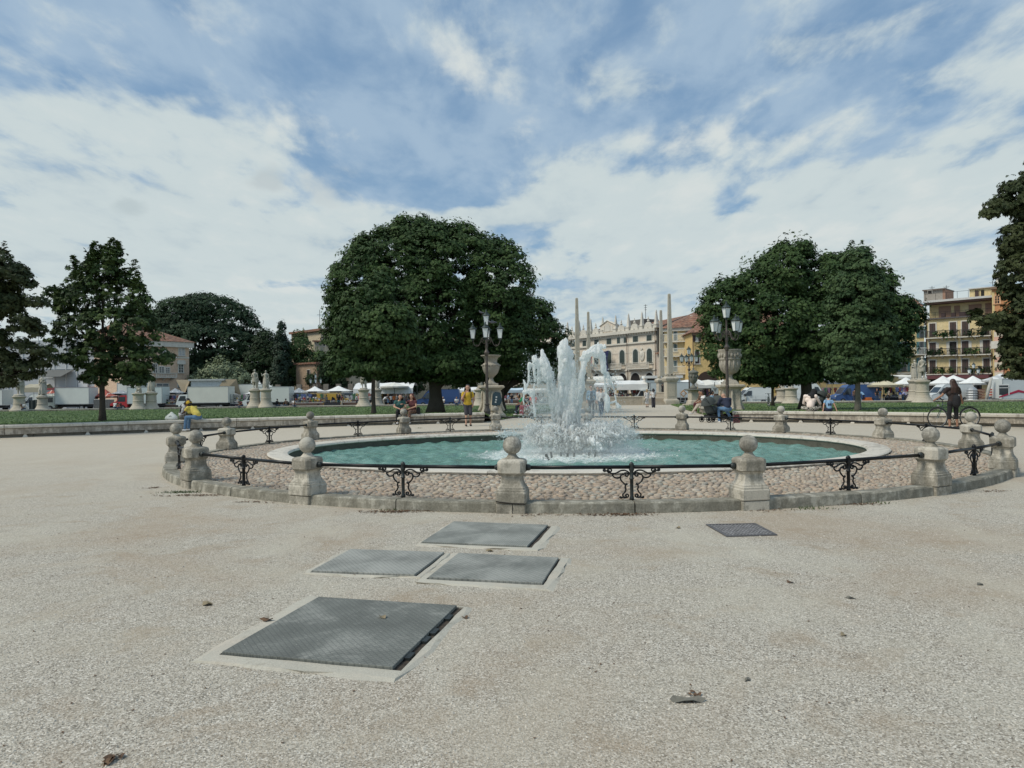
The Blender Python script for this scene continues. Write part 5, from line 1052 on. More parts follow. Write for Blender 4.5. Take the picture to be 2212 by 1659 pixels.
for a, b, c, d_ in [(253, 305, 820, 985), (405, 458, 810, 985), (563, 620, 800, 985), (724, 788, 790, 975), (893, 957, 780, 967), (1067, 1135, 770, 960), (110, 160, 830, 990), (-40, 5, 840, 1000), (-180, -135, 850, 1005)]: window(F, R5(a, c, b, d_), gsh, arched=True, fw=.28)
for a, b, y in [(370, 790, 1035), (858, 1140, 1022), (90, 330, 1050)]:
    x0 = xat(a, y); x1 = xat(b, y); z = zat((a+b)/2, y); balcony(F, x0, x1, z, 1.15, pal_s, 1.1, True)
for a, b, top in [(400, 478, 1092), (570, 645, 1090), (700, 818, 1086), (865, 985, 1080), (1050, 1155, 1076), (250, 330, 1096), (120, 200, 1100)]:
    x0, x1 = xat(a, 1140), xat(b, 1140); zt = zat((a+b)/2, top); w = x1-x0; zc = zt-w/2; xc = (x0+x1)/2; m = MB()
    m.prism([(x0, 0), (x1, 0)]+[(xc+w/2*cos(q), zc+w/2*sin(q)) for q in np.linspace(0, pi, 13)], -.03, .01, 'y'); ar = m.build('arch_opening', dark_in, F.t)
    m = MB(); o_, i_ = w/2+.32, w/2; V = []; 
    for q in np.linspace(0, pi, 13): V += [(xc+o_*cos(q), -.12, zc+o_*sin(q)), (xc+i_*cos(q), -.12, zc+i_*sin(q)), (xc+i_*cos(q), .0, zc+i_*sin(q)), (xc+o_*cos(q), .0, zc+o_*sin(q))]
    m.loft([V[k*4:k*4+4] for k in range(13)]); m.build('arch_surround', pal_s, ar)
m = MB()
for xx in (830, 1187, 350): x = xat(xx); m.tube([(x, -.35, 0), (x, -.35, he)], .07, 6)
m.build('drainpipe', plain('brown_pipe', (.10, .06, .045), .6), F.t)
for xx in (72, 218, 365, 518, 682, 845, 1015, 1195, -60, -200):
    x = xat(xx, 600); s = .5; m = MB(); m.sq([(s, 0), (s, .5), (s*1.15, .55), (s*1.15, .7), (s*.72, .72), (s*.72, .9), (s*.62, 1.0), (s*.22, 3.0), (s*.24, 3.05), (.03, 3.45)], (x, -.15, he+.45), ch=.05); m.build('roof_obelisk', pal_s, F.t)
for xx in (130, 275, 432, 755, 922, 1097, -20):
    x = xat(xx, 600); m = MB(); R = 1.05; P = [(x-R, he+.45), (x+R, he+.45), (x+R, he+.7)]+[(x+R*cos(q)*.97, he+.7+R*sin(q)) for q in np.linspace(.05, pi-.05, 11)]+[(x-R, he+.7)]; m.prism(P, -.35, -.1, 'y')
    m.lathe([(.18, 0), (.28, .2), (.1, .45), (.16, .6), (.03, 1.1)], (x, -.22, he+.7+R), 8); m.build('domed_crest', pal_s, F.t)
    m = MB(); m.lathe([(R*.95*cos(q), R*.95*sin(q)) for q in np.linspace(0, pi/2-.05, 6)], (x, .6, he+.5), 12); m.build('crest_dome', plain('lead_grey', (.22, .20, .17), .8), F.t)
x0, x1 = xat(497, 560), xat(690, 560); zt = zat(595, 425); zm = zat(595, 480); m = MB(); m.prism([(x0, he+.45), (x1, he+.45), (x1, zm), ((x0+x1)/2, zt), (x0, zm)], -.45, .6, 'y'); pe = m.build('pediment', pal_w, F.t)
m = MB(); xc = (x0+x1)/2; w = (x1-x0)*.17; zz = he+.7; m.prism([(xc-w, zz), (xc+w, zz)]+[(xc+w*cos(q), (zm-.3)+w*sin(q)) for q in np.linspace(0, pi, 9)], -.56, -.44, 'y')
for sx in (-1, 1): m.boxm((xc+sx*w*1.6-.35, -.54, zz), (xc+sx*w*1.6+.35, -.44, zm-.1))
m.build('relief_panel', pal_s, pe); m = MB(); m.tube([(x0-.1, -.5, zm), (xc, -.5, zt+.1), (x1+.1, -.5, zm)], .16, 4); m.build('pediment_moulding', pal_s, pe)
m = MB(); x = xat(1007, 860); z = zat(1007, 860); m.sph((x, -.1, z), (.75, .16, 1.1), 12, 8); m.sph((x, -.2, z+.2), (.45, .16, .6), 10, 7); m.sph((x, -.15, z+1.25), (.3, .15, .35), 8, 6); m.build('coat_of_arms', pal_s, F.t, smooth=True)
zr = zat(1150, 372); m = MB(); xa = xat(690, 480); P = [(xa-9, -.3, he+.4), (F.L+.2, -.3, he+.4), (F.L+.2, 8, zr+.6), (xa-2, 8, zr-.2), (F.L+.2, 16, he+.4), (xa-9, 16, he+.4)]; m.add(P, [(0, 1, 2, 3), (3, 2, 4, 5), (0, 3, 5), (1, 4, 2), (0, 5, 4, 1)]); m.build('roof', tile, F.t)
m = MB(); m.add([(-2, 1, he+.4), (xa-9, 1, he+.4), (xa-9, 8, he+2.6), (-2, 8, he+2.2), (xa-9, 15, he+.4), (-2, 15, he+.4)], [(0, 1, 2, 3), (3, 2, 4, 5), (0, 3, 5), (1, 4, 2)]); m.build('rear_roof', tile, F.t)
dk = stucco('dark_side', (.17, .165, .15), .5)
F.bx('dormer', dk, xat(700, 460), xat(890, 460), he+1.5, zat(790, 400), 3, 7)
m = MB(); x = xat(862, 400); z = zat(862, 395); m.tube([(x, 4, he+3), (x, 4, zat(862, 200))], .05, 5)
for k in range(3): zz = zat(862, 215+k*28); m.boxm((x-.5+.1*k, 3.97, zz), (x+.5-.1*k, 4.03, zz+.06))
m.build('antenna', iron, F.t)
m = MB(); m.boxm((F.L+.01, -.1, 0), (F.L+4.2, 15, he-4.5)); m.build('side_wing', stucco('wing_wall', (.58, .50, .42), .25), F.t)
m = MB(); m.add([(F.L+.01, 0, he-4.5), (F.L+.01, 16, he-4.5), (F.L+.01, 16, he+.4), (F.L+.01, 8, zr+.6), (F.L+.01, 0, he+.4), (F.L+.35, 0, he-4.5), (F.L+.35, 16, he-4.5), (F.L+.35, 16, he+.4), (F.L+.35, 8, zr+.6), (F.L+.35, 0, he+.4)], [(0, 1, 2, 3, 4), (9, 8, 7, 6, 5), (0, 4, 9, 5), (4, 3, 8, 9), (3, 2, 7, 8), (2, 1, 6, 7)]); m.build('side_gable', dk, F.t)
m = MB(); m.add([(F.L+.3, -.6, he-4.4), (F.L+4.6, -.6, he-4.4), (F.L+4.6, 10, he-1.6), (F.L+.36, 10, he-.8), (F.L+.3, -.6, he-4.6), (F.L+4.6, -.6, he-4.6)], [(0, 1, 2, 3), (4, 5, 1, 0)]); m.build('wing_roof', tile, F.t)
for a, b, c, d_ in [(1262, 1275, 715, 800), (1262, 1275, 880, 970)]: window(F, R5(a, c, b, d_), dark_in, fw=.1, panes=False, sill=False)
PAL = F
# flags on the palace balcony
def flag(label, u, v, w, h, cols, seed):
    r = np.random.default_rng(seed); x, _ = PAL.loc(u, v); z = PAL.loc(u, v)[1]; t = thing('flag', label, 'flag', (0, 0, 0)); t.location = tuple(np.append(PAL.A+PAL.e*x+PAL.n*1.6, z+MZ)); t.rotation_euler = (0, 0, PAL.rz)
    n = 14; k = len(cols)
    for j, c in enumerate(cols):
        m = MB(); V = []; xa_, xb = w*j/k, w*(j+1)/k
        for i in range(n+1):
            f = i/n
            for q in range(7):
                g = q/6; xx = xa_+(xb-xa_)*g; V.append((xx*(1-.15*f)+.06*sin(9*f+j), -.1+.14*sin(xx*9+f*5), -h*f+.35*(xx/w)*(1-f)))
        m.add(V, [(i*7+q, i*7+q+1, (i+1)*7+q+1, (i+1)*7+q) for i in range(n) for q in range(6)])
        m.build('cloth' if k == 1 else ['left_band', 'middle_band', 'right_band'][j], c, t)
    m = MB(); m.tube([(w*.5, .5, -h*1.05), (-.1, -.1, .3)], .04, 6); m.build('pole', plain('pole_grey', (.35, .34, .32), .5), t); return t
euf = new_mat('blue_flag'); N_ = NT(euf[1]); 
euf[2].inputs['Base Color'].default_value = (.018, .022, .085, 1)
fl = flag('dark blue flag with small gold stars on the palace balcony', *c5(565, 825), 2.4, 3.9, [euf[0]], 1)
m = MB()
for k in range(12):
    a = k*pi/6; sx, sz = 1.15+.62*cos(a), -1.9+.62*sin(a)
    P = [(sx+(.11 if i % 2 == 0 else .045)*sin(i*pi/5), -.32, sz+(.11 if i % 2 == 0 else .045)*cos(i*pi/5)) for i in range(10)]; m.add(P, [tuple(range(10))])
m.build('stars', plain('star_gold', (.65, .50, .06), .6), fl)
flag('green white and red flag behind the right fountain jet', *c5(395, 870), 1.4, 3.1, [plain('flag_green', (.02, .16, .07), .8), plain('flag_white', (.7, .7, .7), .8), plain('flag_red', (.42, .012, .03), .8)], 2)
# ---- yellow houses right of the palace
F = Facade('yellow_house', 'pale yellow house with white balconies right of the palace', 1436, 129, 1497, 126, MZ, stucco('yellow_wall', (.72, .58, .33), .1), thick=12)
he = zat(1530, 505); F.wall(0, F.L, he); F.bx('cornice', white_trim, -.2, F.L+.1, he-.6, he, -.45, -.003); m = MB(); P = [(-.6, -.8, he), (F.L+.2, -.8, he), (F.L+6, 9, he+5.6), (2.5, 9, he+3.6), (-.6, 18, he), (F.L+6, 18, he)]; m.add(P, [(0, 1, 2, 3), (3, 2, 5, 4), (0, 3, 4), (0, 4, 5, 1), (1, 5, 2)]); m.build('roof', tile, F.t)
bsh = plain('blue_grey_shutter', (.13, .19, .20), .6, var=.2, sc=6)
for a, b in [(1407, 1448), (1565, 1608)]:
    for c, d_ in [(556, 670), (716, 805), (930, 1060)]: window(F, R5(a, c, b, d_), bsh, fw=.12)
wr = plain('white_rail', (.66, .66, .62), .6)
for y in (680, 864, 1088): balcony(F, 0, F.L-.3, zat(1500, y), 1.35, wr, .9)
F.bx('chimney', white_trim, xat(1515), xat(1548), he+2.5, zat(1530, 405), 4, 5.4); F.bx('chimney_cap', plain('dark_cap', (.06, .06, .06), .8), xat(1513), xat(1550), zat(1530, 405), zat(1530, 380), 4, 5.4)
F = Facade('gold_house', 'golden yellow house with a wide arch, half behind the right chestnut', 1497, 119, 1700, 118, MZ, stucco('gold_wall', (.70, .50, .22), .1), thick=12)
he = zat(1700, 572); F.wall(0, F.L, he); F.bx('cornice', plain('brown_trim', (.20, .13, .08), .8), -.1, F.L, he-.45, he, -.4, -.003); m = MB(); m.add([(-.5, -.7, he), (F.L, -.7, he), (F.L+.1, 8, he+6), (7.5, 8, he+6), (-.5, 16, he), (F.L, 16, he)], [(0, 1, 2, 3), (3, 2, 5, 4), (0, 3, 4), (0, 4, 5, 1), (1, 5, 2)]); m.build('roof', tile, F.t)
bro = plain('brown_shutter', (.055, .032, .028), .65, var=.2, sc=6)
window(F, R5(1680, 607, 1716, 680), glassm=plain('pale_curtain2', (.50, .50, .46), .7), fw=.05);  # pane in a plain pale curtain colour
for a, b in ((1649, 1678), (1718, 1749)): x0, x1, q0, q1 = R5(a, 607, b, 683); F.bx('open_shutter', bro, x0, x1, q0, q1, -.16, -.05)
window(F, R5(1676, 792, 1728, 962), bro, fw=.14, arched=True)
x0, x1 = xat(1710, 1160), xat(1965, 1160); w = x1-x0; xc = (x0+x1)/2; zt = zat(1840, 1058); zc = zt-w*.42; m = MB(); m.prism([(x0, 0), (x1, 0)]+[(xc+w/2*cos(q), zc+w*.42*sin(q)) for q in np.linspace(0, pi, 15)], -.04, .01, 'y'); m.build('arch_opening', plain('arch_dark', (.055, .035, .025), .9), F.t)
m = MB(); x = xat(1645); m.tube([(x, -.3, 0), (x, -.3, he)], .07, 6); m.build('drainpipe', plain('brown_pipe', (.1, .06, .045)), F.t)
F = Facade('yellow_row', 'yellow house row glimpsed through gaps in the right chestnut crown', 1700, 121, 1915, 121, MZ, stucco('row_wall', (.60, .44, .20), .2), thick=12); h = F.loc(1800, 742)[1]; F.wall(0, F.L, h); F.bx('eave', white_trim, -.2, F.L+.2, h, h+.3, -.5, 12)
for u in range(1712, 1900, 22):
    for v in (750, 778, 806): window(F, F.rect(u, v, u+8, v+16), bsh, fw=.1, panes=False)
# ---- five storey yellow block
def c6(x, y): return 1917.2+.14647*x, 594.05+.14647*y
F = Facade('yellow_block', 'five storey yellow block with brown shutters and long black railed balconies at right', *[c6(572, 0)[0], 122.0], c6(1558, 0)[0], 115.0, MZ, stucco('block_wall', (.70, .56, .31), .10, warm=(.74, .63, .40)), thick=12)
def R6(x0, y0, x1, y1): a = c6(x0, y0); b = c6(x1, y1); return F.rect(a[0], a[1], b[0], b[1])
def z6(x, y): return F.loc(*c6(x, y))[1]
def x6(x, y=900): return F.loc(*c6(x, y))[0]
ht = z6(1050, 632); hr = z6(1050, 375); F.wall(0, F.L, ht)
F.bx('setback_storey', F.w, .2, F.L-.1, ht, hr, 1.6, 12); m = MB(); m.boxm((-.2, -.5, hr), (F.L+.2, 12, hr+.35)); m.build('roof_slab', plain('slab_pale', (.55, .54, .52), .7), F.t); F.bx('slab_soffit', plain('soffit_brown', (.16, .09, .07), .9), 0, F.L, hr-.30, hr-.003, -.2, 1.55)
F.bx('terrace_slab', plain('slab_dark', (.10, .09, .09), .8), -.1, F.L+.1, ht+.002, ht+.22, -.4, 1.55)
rb = plain('brown_blind', (.30, .185, .13), .8, var=.06)
for a, b, c, d_ in [(715, 895, 450, 612), (945, 1030, 445, 600), (1160, 1350, 425, 590), (1405, 1498, 405, 560)]:
    x0, x1, z0, z1 = R6(a, c, b, d_); F.bx('blind', rb, x0, x1, ht+.25, max(z1, ht+2.2), 1.5, 1.597)
m = MB()
for x in np.arange(.1, F.L, 1.5): m.boxm((x-.02, -.3, ht+.2), (x+.02, -.26, ht+1.2))
m.boxm((0, -.3, ht+1.17), (F.L, -.26, ht+1.21)); m.build('terrace_railing', iron, F.t)
m = MB()
for x in np.arange(.1, F.L, 1.6): m.boxm((x-.02, -.3, hr+.35), (x+.02, -.26, hr+1.5))
m.boxm((0, -.3, hr+1.47), (F.L, -.26, hr+1.51)); m.build('roof_railing', iron, F.t)
dbs = plain('dark_brown_shutter', (.060, .036, .030), .65, var=.25, sc=6)
for cols_, yr in [([(620, 710, 715, 912), (920, 1015, 695, 900), (1098, 1195, 683, 893), (1412, 1505, 665, 880)], 4), ([(620, 715, 998, 1180), (918, 1020, 985, 1175), (1098, 1197, 975, 1170), (1410, 1510, 960, 1160)], 3), ([(622, 712, 1258, 1452), (925, 1015, 1250, 1442), (1100, 1195, 1242, 1440), (1415, 1510, 1230, 1430)], 2)]:
    for k, (a, b, c, d_) in enumerate(cols_):
        window(F, R6(a, c, b, d_), dbs if not (yr == 3 and k == 1) else dark_in, fw=.17, sill=False)
        if yr == 3: x0, x1, z0, z1 = R6(*[(b+4, c, b+45, d_), (a-48, c, a-4, d_), (b+4, c, b+45, d_), (a-48, c, a-4, d_)][k]); F.bx('open_shutter', white_trim, x0, x1, z0, z1, -.1, -.01)
rail_b = plain('balcony_iron', (.03, .028, .028), .6)
green_pot = LM['light']
for y0, y1 in ((930, 890), (1190, 1165), (1462, 1446)):
    for a, b in ((585, 1045), (1058, 1545)):
        x0, x1 = x6(a, 930), x6(b, 930); zb = z6((a+b)/2, y0+(y1-y0)*((a+b)/2-585)/960); balcony(F, x0, x1, zb, 1.15, rail_b, .95)
        r = np.random.default_rng(int(a+y0)); 
        n = 170; cx_ = r.uniform(x0+.3, x1-.3, 5); k = r.integers(0, 5, n); P = np.stack([cx_[k]+r.normal(0, .25, n), -.85+r.normal(0, .08, n), zb+.5+r.normal(0, .28, n)], 1); T, FF = OVAL; W = P[:, None, :]+.16*r.normal(0, 1, (n, 4, 3)); mm = MB(); mm.add(W.reshape(-1, 3), (FF[None]+(np.arange(n)*4)[:, None, None]).reshape(-1, 4)); o = mm.build('balcony_plants', [LM['dark'], LM['light'], LM['hedge']][int(a+y0) % 3], F.t)
F.bx('left_penthouse', plain('penthouse_grey', (.34, .31, .27), .9), x6(480, 300), x6(760, 300), hr+.36, z6(620, 205), 2, 7); F.bx('penthouse_side', stucco('brick_side', (.36, .22, .16)), x6(760, 300)+.002, x6(800, 300), hr+.36, z6(780, 195), 2, 7); F.bx('penthouse_roof', plain('slab_dark'+'2', (.16, .13, .11), .8), x6(470, 300), x6(805, 300), z6(620, 212), z6(620, 195), 1.6, 7.3)
window(F, R6(598, 228, 655, 275), dark_in, fw=.05, panes=False, sill=False)
F.bx('right_penthouse', F.w, x6(1160, 300), x6(1560, 300), hr+.36, z6(1360, 180), 2, 7); F.bx('right_penthouse_roof', plain('slab_pale', (.55, .54, .52)), x6(1150, 300), x6(1575, 300), z6(1360, 180)+.003, z6(1360, 168), 1.6, 7.2)
for a, b, c, d_, mt in [(1243, 1298, 212, 342, bro), (1332, 1378, 207, 295, dark_in)]: x0, x1, z0, z1 = R6(a, c, b, d_); F.bx('penthouse_window', mt, x0, x1, z0, z1, 1.9, 1.997)
m = MB()
for xx, yy, y2 in ((576, 205, 140), (790, 195, 130), (1482, 150, 60)): x = x6(xx, 200); m.tube([(x, 3, z6(xx, yy)-.3), (x, 3, z6(xx, y2))], .04, 5); m.boxm((x-.5, 2.97, z6(xx, y2+22)), (x+.5, 3.03, z6(xx, y2+19))); m.boxm((x-.35, 2.97, z6(xx, y2+34)), (x+.35, 3.03, z6(xx, y2+31)))
m.build('antenna', iron, F.t)
for i, (xx, w_) in enumerate([(820, 28), (970, 28), (1125, 70), (1160, 30)]): x = x6(xx, 600); F.bx('terrace_chair', plain('dark_wicker', (.05, .03, .03), .8), x-w_*.01, x+w_*.01, ht+.22, ht+.95, -.1, .4)
m = MB(); x = x6(575); m.tube([(x, -.2, 0), (x, -.2, hr+.5)], .08, 6); x = x6(1553); m.tube([(x, -.2, 0), (x, -.2, ht)], .07, 6); m.build('drainpipe', plain('brown_pipe', (.1, .06, .045)), F.t)
F.bx('shop_awning', plain('maroon_awning', (.13, .045, .05), .8), x6(620, 1490), x6(1540, 1490), z6(1050, 1530), z6(1050, 1478), -2.2, -.05)
for a in (700, 1000, 1300): x0, x1, z0, z1 = R6(a-90, 1540, a+90, 1640); F.bx('shop_opening', dark_in, x0, x1, 0, z1, -.03, .0-.003)
FB = F
# green shuttered house to its left
F = Facade('green_shutter_house', 'yellow house with teal green shutters left of the five storey block', c6(-60, 0)[0], 124, c6(560, 0)[0], 122, MZ, stucco('green_house_wall', (.66, .54, .28), .15), thick=12); h = z6(300, 470); F.wall(0, F.L-.1, h); pitched(F, 0, F.L-.6, h, h+2.0, .4, 12)
tsh = plain('teal_shutter', (.07, .17, .18), .6, var=.2, sc=6)
for a, b, c, d_ in [(210, 275, 985, 1165), (205, 282, 1228, 1425), (470, 535, 1222, 1400), (210, 275, 760, 925), (470, 535, 760, 925), (470, 535, 985, 1165), (60, 120, 985, 1165), (60, 120, 1228, 1425)]:
    window(F, R6(a, c, b, d_), glass if a > 200 else tsh, fw=.1, panes=True, sill=False); 
    for p, q in ((a-44, a-6), (b+6, b+44)): x0, x1, z0, z1 = R6(p, c, q, d_); F.bx('open_shutter', tsh, x0, x1, z0, z1, -.14, -.03)
balcony(F, x6(150, 1165), x6(555, 1165), z6(350, 1172), 1.1, wr, .9); balcony(F, x6(120, 1430), x6(560, 1430), z6(350, 1440), 1.2, rail_b, 1.0)
# striped tower house at the right
def striped(name, c1, c2, k):
    m, t, b = new_mat(name); N = NT(t); v = N.coord(False); sp = N.n('ShaderNodeSeparateXYZ'); N.l(v, sp.inputs[0]); f = N.math('LESS_THAN', N.math('FRACT', N.math('MULTIPLY', sp.outputs[2], k)), .5)
    c = N.mix(f, c1, c2); c = N.mix(N.ramp(N.noise(v, 1.2, 5, .6), [(0.45, 0), (.75, .3)]), c, (.35, .28, .22)); N.l(c, b.inputs['Base Color']); b.inputs['Roughness'].default_value = .9; return m
F = Facade('striped_tower_house', 'narrow house with pink and cream striped stonework at the far right', c6(1560, 0)[0], 114, c6(1960, 0)[0], 111, MZ, stucco('orange_wall', (.55, .27, .13), .25), thick=12); h = z6(1650, 205); F.wall(0, F.L, h); m = MB(); x0, x1 = x6(1590, 1000), x6(1715, 1000); m.boxm((x0, -.5, 0), (x1, -.003, z6(1650, 830))); m.build('striped_pier', striped('pink_stripes', (.62, .38, .29), (.66, .58, .46), .62), F.t)
F.bx('pier_capital', white_trim, x0-.3, x1+.3, z6(1650, 1085), z6(1650, 975), -.9, -.502); F.bx('yellow_strip', stucco('strip_wall', (.66, .52, .26), .2), .02, x6(1588), 0, h-.4, -.06, -.003); F.bx('tower_cornice', plain('brown_trim', (.2, .13, .08)), x6(1535), x6(1745), h, h+.35, -.5, 4)
F.bx('chimney_stack', pal_s, x6(1590, 100), x6(1705, 100), h+.36, z6(1640, 35), .2, 2.6); F.bx('chimney_stack_cap', plain('cap_dark', (.14, .13, .125), .9), x6(1575, 100), x6(1730, 100), z6(1640, 35)+.002, z6(1640, 10), -.1, 2.9); window(F, R6(1590, 300, 1650, 420), arched=True, fw=.25, frame=plain('tower_trim', (.62, .36, .2), .8), glassm=dark_in)
# ================================================================ STREET LAMPS, URNS, OBELISKS, STATUES, BRIDGE
lampm = plain('lamp_iron', (.115, .098, .085), .55, .4, .25, 6); lampg = plain('lamp_green', (.050, .068, .064), .5, .4, .25, 6); frost = plain('frosted_glass', (.80, .84, .82), .35, 0, .06, 4, spec=.6)
def make_lamp(label, loc, rz, arms=(0, 90, 180, 270), arm_len=.74):
    t = thing('street_lamp', label, 'street lamp', loc, rz, 'four armed street lamps of the square')
    m = MB(); m.lathe([(.30, 0), (.30, .13), (.26, .14), (.25, .18), (.19, .24), (.17, .36), (.185, .42), (.16, .50), (.12, .62), (.10, .74), (.13, .78), (.13, .82), (.10, .85)], n=16); m.build('base', lampm, t, smooth=False)
    m = MB(); rings = []
    for z, r in ((.85, .082), (1.5, .080), (1.55, .095), (1.62, .095), (1.66, .078), (2.9, .070), (2.92, .082), (3.0, .082), (3.02, .070), (3.42, .066)):
        a = np.arange(24)*2*pi/24; rr_ = r*(1-.06*(np.arange(24) % 2)); rings.append(np.stack([rr_*np.cos(a), rr_*np.sin(a), np.full(24, z)], 1))
    m.loft(rings); m.build('shaft', lampm, t)
    m = MB(); m.lathe([(.066, 3.42), (.10, 3.46), (.105, 3.52), (.15, 3.60), (.15, 3.64), (.09, 3.70), (.065, 3.78), (.06, 3.86), (.085, 3.94), (.09, 4.02), (.06, 4.12), (.07, 4.2), (.10, 4.28), (.085, 4.42), (.05, 4.48), (.045, 5.02), (.07, 5.06)], n=14); m.build('collar', lampm, t, smooth=True)
    for a in arms:
        a = radians(a); d = np.array([cos(a), sin(a), 0]); m = MB(); P = lambda x, z: d*x+np.array([0, 0, z])
        c = [(0.05, 4.40), (.14, 4.46), (.24, 4.42), (.30, 4.30), (.33, 4.16), (.40, 4.02), (.50, 3.95), (.60, 3.97), (.68, 4.06), (.72, 4.18), (arm_len, 4.30)]
        m.tube([P(*q) for q in smooth_pl(c, 2)], .020, 7)
        m.tube([P(*q) for q in smooth_pl(spiral(.20, 4.30, .10, .03, 1.4, -1.2), 1)], .014, 5); m.tube([P(*q) for q in smooth_pl([(.05, 4.15), (.14, 4.10), (.22, 4.16), (.27, 4.24)], 2)], .014, 5); m.tube([P(*q) for q in smooth_pl(spiral(.52, 4.02, .05, .02, -1, 1), 1)], .012, 5)
        m.build('arm', lampm, t, smooth=True)
        lantern(t, d*arm_len, 4.36)
    lantern(t, np.zeros(3), 5.09); return t
def lantern(t, o, z):
    m = MB(); m.lathe([(.02, -.12), (.05, -.10), (.07, -.04), (.12, 0), (.125, .03)], (o[0], o[1], z), 8)
    for k in range(4):
        a = pi/4+k*pi/2; m.tube([(o[0]+.14*cos(a), o[1]+.14*sin(a), z+.02), (o[0]+.225*cos(a), o[1]+.225*sin(a), z+.52)], .012, 4)
    l = m.build('lantern', lampg, t)
    m = MB(); m.sq([(.092, .025), (.150, .515)], (o[0], o[1], z), 0, .04); m.build('lantern_glass', frost, l)
    m = MB(); m.lathe([(.215, .515), (.235, .53), (.235, .56), (.17, .60), (.11, .655), (.10, .68), (.12, .69), (.06, .73), (.025, .76), (.045, .80), (.03, .84), (.006, .88)], (o[0], o[1], z), 12); m.build('lantern_cap', lampg, l, smooth=True)
def at_d(u, d): x = X(u, d); return (x, d, TZ(d))
L0 = make_lamp('street lamp with four lanterns in front of the left stone urn', at_d(1052, 38.6), radians(-92)+0, arms=(0, 90, 180, 270))
dup(L0, at_d(1571, 36.3), radians(20), 'street lamp with five lanterns in front of the right stone urn, man in navy below')
dup(L0, at_d(1489, 70.5), radians(5), 'street lamp by the obelisks on the right side of the bridge')
dup(L0, at_d(1200, 72), radians(30), 'street lamp behind the left fountain jet')
for u, vt, lab, d in [(682, 805, 'distant street lamp in front of the dark shrubs above the market umbrellas', 108), (2104, 782, 'distant street lamp in front of the five storey yellow block', 100), (1386, 812, 'distant street lamp in front of the palace arcade', 112)]:
    z = ZV(u, vt, d); dup(L0, (X(u, d), d, z-5.97), radians(15), lab)
urn_s = stone('urn_stone', (.40, .37, .31), (.13, .125, .105), .6, 2.2, .5, 30, warm=(.44, .38, .28)); ped_s = stone('pedestal_stone', (.52, .47, .38), (.20, .18, .145), .5, 1.6, .4, 25, warm=(.54, .45, .33))
dark_urn = stone('dark_urn_stone', (.22, .22, .19), (.08, .085, .07), .6, 3, .5, 30)
def pedestal(t, w, h, mat=ped_s, volutes=True):
    m = MB(); m.sq([(w*1.05, 0), (w*1.05, h*.10), (w*.98, h*.12), (w*.92, h*.15)], ch=.12); m.build('plinth', mat, t)
    m = MB(); m.sq([(w*.90, h*.15), (w*.78, h*.22), (w*.70, h*.34), (w*.66, h*.55), (w*.66, h*.80), (w*.70, h*.86)], ch=.10); m.build('die', mat, t)
    m = MB(); m.sq([(w*.74, h*.86), (w*.80, h*.89), (w*.95, h*.93), (w*.95, h*.975), (w*.85, h)], ch=.06); m.build('cornice', mat, t)
    if volutes:
        m = MB()
        for k in range(4): 
            a = k*pi/2; Pv = [(w*.66, h*.82), (w*.78, h*.74), (w*.72, h*.58), (w*.74, h*.42), (w*.86, h*.30), (w*.98, h*.22)]
            m.tube([(x*cos(a), x*sin(a), z) for x, z in smooth_pl(Pv, 2)], [w*.10]*6+[w*.13]*(len(smooth_pl(Pv, 2))-6), 8)
        m.build('volute', mat, t, smooth=True)
p = at_d(1061, 40.3); t = thing('urn_on_pedestal', 'tall wide lipped stone urn on a pedestal behind the left street lamp', 'urn', p, radians(8)); pedestal(t, .72, 1.85)
m = MB(); m.sq([(.38, 1.85), (.38, 1.95), (.30, 1.97)], ch=.1); m.lathe([(.27, 1.97), (.26, 2.0), (.17, 2.07), (.12, 2.2), (.12, 2.28), (.17, 2.32), (.20, 2.36)], n=24); m.build('urn_foot', urn_s, t, smooth=False)
m = MB(); m.lathe([(.16, 2.34), (.28, 2.42), (.40, 2.58), (.47, 2.76), (.50, 2.92), (.49, 3.02), (.43, 3.10), (.36, 3.13), (.35, 3.18), (.36, 3.30), (.42, 3.42), (.54, 3.50), (.585, 3.53), (.585, 3.56), (.52, 3.57), (.34, 3.45)], n=32); m.build('urn_body', urn_s, t, smooth=True)
m = MB()
for k in range(16): a = k*pi/8; m.sph((.492*cos(a), .492*sin(a), 2.98), (.075, .075, .05), 8, 5)
m.build('garland', urn_s, t, smooth=True)
tg_ = thing('notice_board', 'dark teal board with small pale marks leaning on the left urn pedestal', 'board', (p[0]+.30, p[1]-.86, p[2]), radians(-14)); m = MB(); m.prism([(-.26, .75), (.20, .72), (.34, 1.0), (.22, 1.45), (-.05, 1.50), (-.20, 1.35)], -.03, .03, 'y'); m.build('panel', plain('teal_panel', (.025, .055, .075), .5), tg_)
m = MB()
for x, z in ((.02, 1.2), (.0, 1.05), (-.03, .92)): m.boxm((x-.045, -.037, z-.04), (x+.045, -.0305, z+.04))
m.build('pale_marks', plain('mark_pale', (.55, .58, .58), .6), tg_); m = MB(); m.boxm((-.03, 0.031, 0), (.03, .09, 1.3)); m.build('support', iron, tg_)
p = at_d(1577, 37.9); t = thing('urn_on_pedestal', 'deep carved stone urn on a pedestal behind the right street lamp', 'urn', p, radians(-6)); pedestal(t, .70, 1.72)
m = MB(); m.sq([(.42, 1.72), (.34, 1.86), (.26, 1.95)], ch=.1); m.lathe([(.26, 1.95), (.16, 2.02), (.12, 2.12), (.13, 2.22), (.20, 2.27)], n=24); m.build('urn_foot', urn_s, t)
m = MB(); m.lathe([(.15, 2.26), (.34, 2.34), (.46, 2.48), (.51, 2.65), (.52, 2.85), (.53, 3.02), (.56, 3.04), (.56, 3.10), (.54, 3.12), (.56, 3.40), (.60, 3.52), (.615, 3.56), (.60, 3.58), (.5, 3.5)], n=32); m.build('urn_body', urn_s, t, smooth=True)
